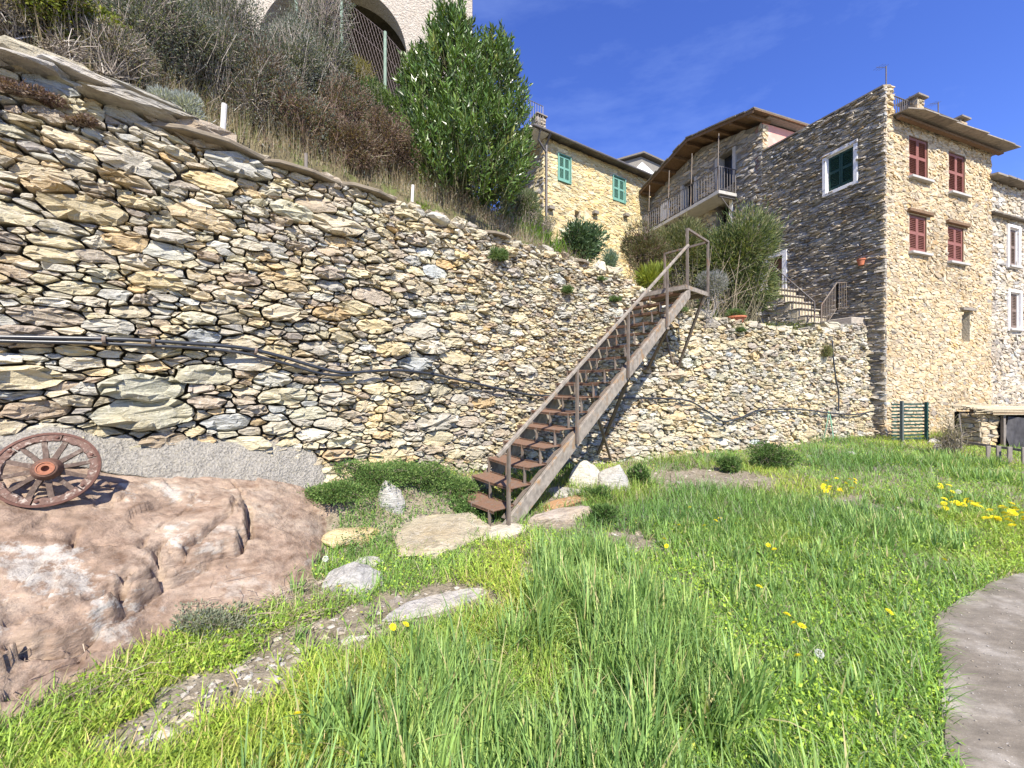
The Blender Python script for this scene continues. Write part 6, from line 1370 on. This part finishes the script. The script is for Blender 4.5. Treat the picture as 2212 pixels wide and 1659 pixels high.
for k_, (px_, py_, lab_) in enumerate(((735, 1075, 'low dark ground cover at the right end of the brown rock'), (800, 1045, 'low dark ground cover left of the jagged white stone'), (865, 1030, 'low dark ground cover behind the jagged white stone, against the wall'), (930, 1045, 'low dark ground cover right of the jagged white stone'), (985, 1065, 'low dark ground cover beside the lowest treads'))):
    foot_bush('ground_cover', lab_, px_, py_, (0.42, 0.34, (0.12, 0.19, 0.14, 0.20, 0.13)[k_]), 5200, 0.028, 0.016, [(0.11, 0.19, 0.05, 3), (0.16, 0.25, 0.065, 3), (0.08, 0.14, 0.04, 2), (0.24, 0.31, 0.10, 1)], 360 + k_, lobes=9, ntwig=120, outl=0.9)
foot_bush('dry_weed', 'tall dry tangle of stems between the lattice fence and the shed', 2055, 985, (0.38, 0.25, 0.55), 900, 0.08, 0.008, [(0.30, 0.26, 0.16, 3), (0.2, 0.2, 0.09, 1)], 357, lobes=9, ntwig=420, tpal=[(0.30, 0.26, 0.19), (0.22, 0.18, 0.13)], up=1.0)
foot_bush('grey_cushion', 'grey green stonecrop cushion on the lower edge of the brown rock', 440, 1365, (0.36, 0.2, 0.10), 3800, 0.022, 0.014, [(0.21, 0.24, 0.16, 3), (0.27, 0.28, 0.20, 2), (0.18, 0.17, 0.12, 1)], 358, lobes=12, ntwig=60)

# --- ground cover on the bank left of the stairs, brush litter on the hill, grass
rng = np.random.default_rng(12)
def scatter_ground(n, rng, near=True, xr=(-3.4, 17), yr=(1.1, 12.2)):
    """positions on the garden ground, thinning out with distance"""
    y = yr[0] * (yr[1] / yr[0]) ** rng.random(n); x = rng.uniform(-1.45, 1.5, n) * (y + 0.3); ok = (x > xr[0]) & (x < xr[1]); x, y = x[ok], y[ok]
    s, d = to_path(x, y); ok = (d > 0.10) & (x < path_edge_x(y) + 0.02 * rng.normal(size=len(x)) + 0.03) & ~((s < -5.0) & (d < rock_edge(s) - 0.03))
    ln = (x - HC.x) * ND.x + (y - HC.y) * ND.y; lm = (x - HC.x) * NL.x + (y - HC.y) * NL.y
    ok &= ~((ln < 0.02) & (lm < 0.05)) 
    sh_t = (x - SO.x) * SDv.x + (y - SO.y) * SDv.y; sh_w = (x - SO.x) * SNv.x + (y - SO.y) * SNv.y; ok &= ~((sh_t > -0.2) & (sh_w < 0.1) & (sh_w > -1.2))
    x, y, s, d = x[ok], y[ok], s[ok], d[ok]; return x, y, ground_z(x, y), s, d
FLAT = [(o.location.x, o.location.y, max(o.dimensions.x, o.dimensions.y) * 0.42) for o in COL.objects if o.name.split('.')[0] in ('flagstone', 'stone_block', 'boulder') and o.parent is None]
def clear_of_stones(x, y):
    ok = np.ones(len(x), bool)
    for a, b, r in FLAT: ok &= (x - a) ** 2 + (y - b) ** 2 > (r * 0.80) ** 2
    return ok
bpy.context.view_layer.update()
FLAT = [(o.location.x, o.location.y, max(o.dimensions.x, o.dimensions.y) * 0.42) for o in COL.objects if o.name.split('.')[0] in ('flagstone', 'stone_block', 'boulder') and o.parent is None]
# short grass everywhere
x, y, z, s, d = scatter_ground(330000, rng); keep = (rng.random(len(x)) > 0.97 * bare(x, y)) & clear_of_stones(x, y); 
lush = fbm(x, y, 61, 3, 0.9); keep &= rng.random(len(x)) < 0.30 + 0.9 * lush
x, y, z = x[keep], y[keep], z[keep]; n = len(x); print('short blades', n)
a = rng.random(n) * 2 * math.pi; tilt = rng.uniform(0.15, 0.9, n); dv = np.stack([np.cos(a) * tilt, np.sin(a) * tilt, np.ones(n)], -1)
tall_far = sstep(0.52, 0.66, fbm(x, y, 62, 3, 0.55)) * sstep(3.2, 4.6, y)
H = rng.uniform(0.05, 0.16, n) * (0.6 + 1.3 * fbm(x, y, 63, 3, 1.3)) + 0.20 * tall_far * rng.random(n)
pal = [(0.25, 0.38, 0.075, 4), (0.31, 0.46, 0.085, 4), (0.18, 0.30, 0.07, 2), (0.40, 0.50, 0.12, 1.8), (0.46, 0.41, 0.22, 1.3)]
col = colmix(rng, n, pal, 0.14); tint = sstep(0.35, 0.65, fbm(x, y, 69, 3, 0.7))[:, None]; col = col * (tint * np.array([1.18, 1.04, 0.85]) + (1 - tint) * np.array([0.78, 0.88, 1.0])); col = col * (1 - 0.35 * tall_far[:, None] * np.array([1, 0.75, 0.5]))
g = link('grass', strap_mesh('grass', np.stack([x, y, z - 0.01], -1), dv, H, rng.uniform(0.003, 0.006, n) * (1 + 0.12 * y), col, rng.uniform(0.2, 1.6, n), 3), M['grass'])
tag(g, 'short bright green grass covering the garden', 'grass', kind='stuff')
# long grass: thick stand in the foreground and scattered tufts
tufts = []
for _ in range(2300):
    yy = rng.uniform(1.15, 3.5); xx = rng.uniform(-1.15, 1.75)
    q = CX + F * xx / yy
    if xx > float(path_edge_x(yy)) - 0.12: continue
    left = np.interp(yy, [1.15, 1.7, 2.2, 2.7, 3.5], [-1.15, -0.95, -0.45, -0.10, 0.25]); right = np.interp(yy, [1.15, 1.8, 2.4, 3.0, 3.5], [1.35, 1.25, 1.15, 1.0, 0.8])
    if left < xx < right and fbm(np.array(xx), np.array(yy), 64, 3, 2.6) > 0.42: tufts.append((xx, yy, 0.75 + 0.75 * float(fbm(np.array(xx), np.array(yy), 68, 2, 1.7))))
for _ in range(60): yy = rng.uniform(1.2, 3.0); xx = rng.uniform(1.0, 1.9); (xx < float(path_edge_x(yy)) - 0.08) and tufts.append((xx, yy, 0.6))
for (px, py, n_, hh) in ((1820, 1130, 60, 0.75), (1930, 1160, 70, 0.8), (1730, 1100, 50, 0.75), (1640, 1085, 40, 0.6), (2010, 1010, 60, 0.7), (2080, 1005, 60, 0.75), (1930, 1000, 50, 0.6), (1850, 1000, 40, 0.6), (2130, 1040, 60, 0.7), (1500, 1120, 30, 0.45), (700, 1260, 14, 0.5), (1290, 1190, 30, 0.5), (1500, 1180, 40, 0.5), (1640, 1170, 50, 0.6), (1400, 1120, 25, 0.45), (1760, 1200, 50, 0.6), (1850, 1260, 50, 0.55), (1980, 1100, 40, 0.6), (2100, 1090, 40, 0.6), (1600, 1250, 40, 0.55)):
    g0 = gnd(px, py)
    for _ in range(n_): tufts.append((g0.x + rng.normal() * 0.30, g0.y + rng.normal() * 0.25, hh))
T = np.array(tufts); T = T[clear_of_stones(T[:, 0], T[:, 1])]; bl = 15; n = len(T) * bl; print('tufts', len(T))
tx = np.repeat(T[:, 0], bl) + rng.normal(size=n) * 0.022; ty = np.repeat(T[:, 1], bl) + rng.normal(size=n) * 0.022; sc = np.repeat(T[:, 2] * rng.uniform(0.65, 1.15, len(T)), bl)
a = rng.random(n) * 2 * math.pi; tilt = np.abs(rng.normal(0.0, 0.30, n)) + 0.03; dv = np.stack([np.cos(a) * tilt + 0.05, np.sin(a) * tilt, np.ones(n)], -1)
pal = [(0.22, 0.355, 0.105, 4), (0.29, 0.43, 0.12, 4), (0.145, 0.255, 0.08, 3), (0.39, 0.50, 0.145, 1.6), (0.50, 0.45, 0.22, 0.7)]
keep = tx < path_edge_x(ty) - 0.02
lg = link('long_grass', strap_mesh('long_grass', np.stack([tx, ty, ground_z(tx, ty) - 0.02], -1)[keep], dv[keep], (rng.uniform(0.20, 0.40, n) * sc)[keep], (rng.uniform(0.005, 0.0125, n) * (1 + 0.08 * ty))[keep], colmix(rng, n, pal, 0.16)[keep], (np.abs(rng.normal(0.25, 0.45, n)) + (rng.random(n) < 0.16) * rng.uniform(0.8, 2.4, n))[keep], 5), M['grass'])
tag(lg, 'long blue green grass standing in the foreground and in tufts', 'grass', kind='stuff')
# low broad-leaved weeds: chickweed and clover
x, y, z, s, d = scatter_ground(260000, rng); wd = sstep(0.44, 0.60, fbm(x, y, 65, 3, 0.75))
band = np.maximum.reduce([np.exp(-((d - rock_edge(s) - 0.22) / 0.22) ** 2) * (s < -5.0), np.exp(-(((x - path_edge_x(y)) + 0.28) / 0.30) ** 2) * (y < 4), 0.9 * ((s > -5.4) & (s < -1.2) & (d < 1.1))])
keep = (rng.random(len(x)) < np.clip(0.08 + 0.60 * wd + 0.8 * band, 0, 1) * (1 - 0.95 * bare(x, y))) & clear_of_stones(x, y)
x, y, z, s, d = x[keep], y[keep], z[keep], s[keep], d[keep]; n = len(x); print('weed leaves', n); bk = ((s > -5.5) & (s < -1.0) & (d < 1.25))
pal = [(0.33, 0.48, 0.06, 4), (0.40, 0.54, 0.07, 3), (0.24, 0.38, 0.06, 3), (0.46, 0.50, 0.10, 1)]; colw = colmix(rng, n, pal, 0.14); colk = colmix(rng, n, DG, 0.15); colw[bk] = colk[bk] * 1.25
hgt = rng.random(n) * (0.03 + 0.07 * fbm(x, y, 66, 3, 2.5)) + 0.10 * bk * rng.random(n) * fbm(x, y, 67, 3, 3.0) * 2
dv = unit(np.stack([rng.normal(size=n), rng.normal(size=n), np.abs(rng.normal(0.5, 0.5, n))], -1))
wdm = link('weeds', leaf_mesh('weeds', np.stack([x, y, z + hgt], -1), dv, rng.uniform(0.010, 0.030, n) * (1 + 0.06 * y), rng.uniform(0.007, 0.018, n) * (1 + 0.06 * y), colw, rng, 0.15), M['leaf'])
tag(wdm, 'low broad leaved chickweed and clover between the grass', 'weeds', kind='stuff')
# pebbles and crumbs on the bare soil
x, y, z, s, d = scatter_ground(60000, rng, xr=(-3, 6), yr=(1.2, 8)); b_ = bare(x, y); keep = rng.random(len(x)) < 0.30 * b_; x, y, z = x[keep], y[keep], z[keep]; ng = 450; gy_ = rng.uniform(1.2, 4.6, ng); gx_ = path_edge_x(gy_) + 0.10 + np.abs(rng.normal(0, 0.8, ng)); x = np.concatenate([x, gx_]); y = np.concatenate([y, gy_]); z = np.concatenate([z, np.full(ng, 0.020)]); n = len(x); print('pebbles', n)
V = []; Fq = []; Cq = []; octv = np.array([(1, 0, 0), (0, 1, 0), (-1, 0, 0), (0, -1, 0), (0, 0, 1), (0, 0, -0.6)]); octf = np.array([(0, 1, 4), (1, 2, 4), (2, 3, 4), (3, 0, 4), (1, 0, 5), (2, 1, 5), (3, 2, 5), (0, 3, 5)])
sz = rng.gamma(2.0, 0.006, n); sz[-ng:] *= 0.12; sz = sz[:, None, None] + 0.003; vv = (octv[None] + rng.normal(0, 0.28, (n, 6, 3))) * sz * [1.2, 1.0, 0.55]; vv += np.stack([x, y, z + 0.004], -1)[:, None]
pc = np.clip(np.array([(0.42, 0.37, 0.29), (0.34, 0.30, 0.25), (0.50, 0.47, 0.42)])[rng.integers(0, 3, n)] * rng.uniform(0.8, 1.1, (n, 1)), 0, 0.6)
pb = link('gravel', np_mesh('gravel', vv.reshape(-1, 3), (octf[None] + np.arange(n)[:, None, None] * 6).reshape(-1, 3), np.repeat(pc, 6, 0)), M['stone']); tag(pb, 'loose pebbles on the bare soil patches', 'gravel', kind='stuff')
# dry stems lying over the rock's lower edge and on the bare soil
n = 700; ang = rng.random(n) * 6.3; px = np.concatenate([rng.uniform(-20, 330, n // 2), rng.uniform(430, 720, n - n // 2)]); py = np.concatenate([1570 - 0.42 * px[:n // 2] + rng.normal(0, 28, n // 2), 1440 - 0.30 * px[n // 2:] + 60 + rng.normal(0, 22, n - n // 2)])
P = np.array([tuple(gnd(a_, b_, 0.03)) for a_, b_ in zip(px, py)]); P[:, 2] = [max(float(ground_z(np.array(q[0]), np.array(q[1]))), rock_z(q[0], q[1]) if q[0] < -1.3 else 0) + 0.015 for q in P]
dl = np.stack([np.cos(ang), np.sin(ang), rng.uniform(-0.05, 0.25, n)], -1) * rng.uniform(0.05, 0.28, (n, 1))
ds = link('straw', twig_mesh('straw', P, P + dl, 0.0025, 0.001, colmix(rng, n, [(0.40, 0.33, 0.24), (0.30, 0.23, 0.17), (0.22, 0.16, 0.12)]), rng, 0.25), M['twig']); tag(ds, 'dry straw and stems strewn along the lower edge of the rock', 'straw', kind='stuff')
# undergrowth covering the slope
n = 14000; s = rng.uniform(-9.5, 1.2, n); b = 0.55 + 4.6 * rng.random(n) ** 1.2; x, y, nx, ny = path(s); P = np.stack([x - nx * b, y - ny * b], -1); z = hill_z(P[:, 0], P[:, 1]); P0 = np.concatenate([P, z[:, None] - 0.02], -1)
dl = np.stack([rng.normal(0, 0.5, n), rng.normal(0, 0.5, n), rng.uniform(0.5, 1.2, n)], -1) * rng.uniform(0.12, 0.42, (n, 1)) * (0.6 + 0.6 * sstep(0.5, 1.5, b))[:, None]
ug = link('undergrowth', twig_mesh('undergrowth', P0, P0 + dl, 0.004, 0.0012, colmix(rng, n, TWG + TWB), rng, 0.25), M['twig']); tag(ug, 'dry grey and brown twigs covering the slope behind the tall wall', 'brush', kind='stuff')
n = 60000; s = rng.uniform(-9.5, 9.0, n); b = 0.5 + 4.8 * rng.random(n) ** 1.2; x, y, nx, ny = path(s); P = np.stack([x - nx * b, y - ny * b], -1); z = hill_z(P[:, 0], P[:, 1]) + rng.random(n) ** 2 * 0.35
keep = ~(((P[:, 0] - HC.x) * ND.x + (P[:, 1] - HC.y) * ND.y) < 1.2); P, z, s = P[keep], z[keep], s[keep]; n = len(P)
cl_ = colmix(rng, n, GREY + BROWN); cg = colmix(rng, n, GRN + YG[:2]); gm = rng.random(n) < sstep(-3.0, 0.5, s); cl_[gm] = cg[gm]
lu = link('low_scrub', leaf_mesh('low_scrub', np.concatenate([P, z[:, None]], -1), np.stack([rng.normal(0, 0.6, n), rng.normal(0, 0.6, n), np.ones(n)], -1), rng.uniform(0.025, 0.06, n), rng.uniform(0.008, 0.016, n), cl_, rng), M['leaf']); tag(lu, 'low leafy scrub on the slope behind the walls', 'scrub', kind='stuff')
# pale dry grass stalks at the crest
n = 11000; s = np.concatenate([rng.uniform(-8.6, -3.2, n - 2000), rng.uniform(-3.2, 0.8, 2000)]); b = rng.uniform(0.36, 1.3, n); x, y, nx, ny = path(s); P0 = np.stack([x - nx * b, y - ny * b, ztop(s) - 0.08], -1); P0[:, 2] = np.where(b > 0.5, hill_z(P0[:, 0], P0[:, 1]) - 0.02, P0[:, 2]); a = rng.random(n) * 6.3
sg = link('dry_grass', strap_mesh('dry_grass', P0, np.stack([np.cos(a) * 0.25, np.sin(a) * 0.25, np.ones(n)], -1), rng.uniform(0.15, 0.5, n), rng.uniform(0.003, 0.006, n), colmix(rng, n, [(0.40, 0.34, 0.22, 3), (0.30, 0.24, 0.15, 2), (0.2, 0.22, 0.08, 1)]), np.abs(rng.normal(0.3, 0.4, n)), 3), M['grass']); tag(sg, 'pale dry grass stalks along the crest of the tall wall', 'dry grass', kind='stuff')

# --- dandelions
M['petal'] = mat_plain('dandelion_yellow', (0.80, 0.66, 0.010), 0.7, var=0.1); M['clock'] = mat_leaf('seed_head', 0.9, 0.3, 0.1); M['stalk'] = mat_plain('flower_stalk', (0.20, 0.30, 0.08), 0.6, var=0.1)
def flower_mesh():
    rg = np.random.default_rng(2); V = [(0, 0, 0.006)]; Fx = []
    for lay, (r, zt, np_) in enumerate(((0.021, 0.004, 20), (0.015, 0.010, 16), (0.008, 0.012, 10))):
        for k in range(np_):
            a = 2 * math.pi * (k + 0.3 * lay) / np_; w = 0.8 * math.pi / np_; rr = r * rg.uniform(0.9, 1.08); b = len(V)
            V += [(0.003 * math.cos(a), 0.003 * math.sin(a), 0.001 + 0.003 * lay), (rr * math.cos(a - w), rr * math.sin(a - w), zt), (rr * 1.04 * math.cos(a + w * 0.3), rr * 1.04 * math.sin(a + w * 0.3), zt + 0.001), (rr * math.cos(a + w), rr * math.sin(a + w), zt)]; Fx.append([b, b + 1, b + 2, b + 3])
    return np_mesh('flower_head', V, Fx)
FM = flower_mesh(); FM.materials.append(M['petal']); sm = MB(); sm.tube([(0, 0, 0), (0.004, 0.002, 0.5), (0, 0, 1)], 0.0022, 5, cap=False); SM = np_mesh('stalk', sm.v, sm.f); SM.materials.append(M['stalk'])
def dandelion(px, py, lab, hgt, size=1.0, grp='yellow dandelions in the grass'):
    g0 = gnd(px, py, hgt); z = float(ground_z(np.array(g0.x), np.array(g0.y))); e = empty('dandelion', (g0.x, g0.y, z), lab, 'flower', grp)
    h = bpy.data.objects.new('flower_head', FM); COL.objects.link(h); h.parent = e; h.location = (0, 0, hgt - z); h.scale = (size,) * 3; h.rotation_euler = (0.5 + 0.2 * RNG.normal(), 0.25 * RNG.normal(), RNG.random() * 6)
    q = bpy.data.objects.new('stalk', SM); COL.objects.link(q); q.parent = e; q.scale = (1, 1, hgt - z)
NEAR = [(848, 1355, 'left of a close pair of dandelions in the grass below the grey flat stone'), (876, 1350, 'right of a close pair of dandelions in the grass below the grey flat stone'), (1640, 1268, 'dandelion alone in the grass, above the cluster of three'), (1660, 1178, 'upper of two dandelions on the slope of short grass'), (1673, 1187, 'lower of two dandelions on the slope of short grass'), (1700, 1328, 'top dandelion of the cluster of three near the path'), (1716, 1347, 'left lower dandelion of the cluster of three near the path'), (1732, 1353, 'right lower dandelion of the cluster of three near the path'), (1725, 1418, 'dandelion left of the white seed head near the path'), (642, 1545, 'dandelion in the long grass at the bottom, left of the tall stand'), (733, 1268, 'dandelion in front of the squared white block'), (1920, 1322, 'dandelion close to the edge of the concrete path'), (2040, 1210, 'dandelion by the dark tufts, right of the lone one')]
for px, py, lab in NEAR: dandelion(px, py, 'yellow ' + lab, 0.12 + 0.04 * RNG.random(), 1.05)
for px, py in ((1435, 1165), (1440, 1180), (1467, 1135), (1490, 1097), (1522, 1136), (1546, 1125), (1555, 1120), (1590, 1132), (1600, 1122)): dandelion(px, py, 'small yellow dandelion in the loose group right of the staircase', 0.10, 1.1, 'dandelions right of the staircase')
rg = np.random.default_rng(6)
for k in range(46):
    t = rg.random(); px = lerp(2030, 2215, t); py = lerp(1068, 1118, t) + rg.normal() * 14; dandelion(px, py, 'small yellow dandelion in the long row by the picket fence', 0.10, 1.6, 'dandelions in the far row')
for k in range(16): dandelion(rg.uniform(1770, 1850), rg.uniform(1030, 1062), 'small yellow dandelion in the patch beyond the dark grass tufts', 0.10, 1.5, 'dandelions beyond the dark tufts')
def seed_head(px, py, lab, r=0.02):
    g0 = gnd(px, py, 0.2); z = float(ground_z(np.array(g0.x), np.array(g0.y))); e = empty('dandelion_clock', (g0.x, g0.y, z), lab, 'flower', 'white seed heads'); rg = np.random.default_rng(int(px)); n = 260
    d_ = unit(rg.normal(size=(n, 3))); c = np.array([g0.x, g0.y, 0.2]); link('seed_ball', leaf_mesh('seed_ball', c + d_ * r * 0.75, d_ + 0.6 * rg.normal(size=(n, 3)), 0.009, 0.004, np.full((n, 3), 0.72), rg), M['clock'], e)
    m = MB(); m.tube([(g0.x, g0.y, z), (g0.x, g0.y, 0.19)], 0.0022, 5); m.build('stalk', M['stalk'], e)
seed_head(1770, 1412, 'white fluffy dandelion seed head near the concrete path'); seed_head(703, 1207, 'white fluffy dandelion seed head beside the brown rock', 0.024); seed_head(2070, 1062, 'small white seed head above the row of far dandelions', 0.03)
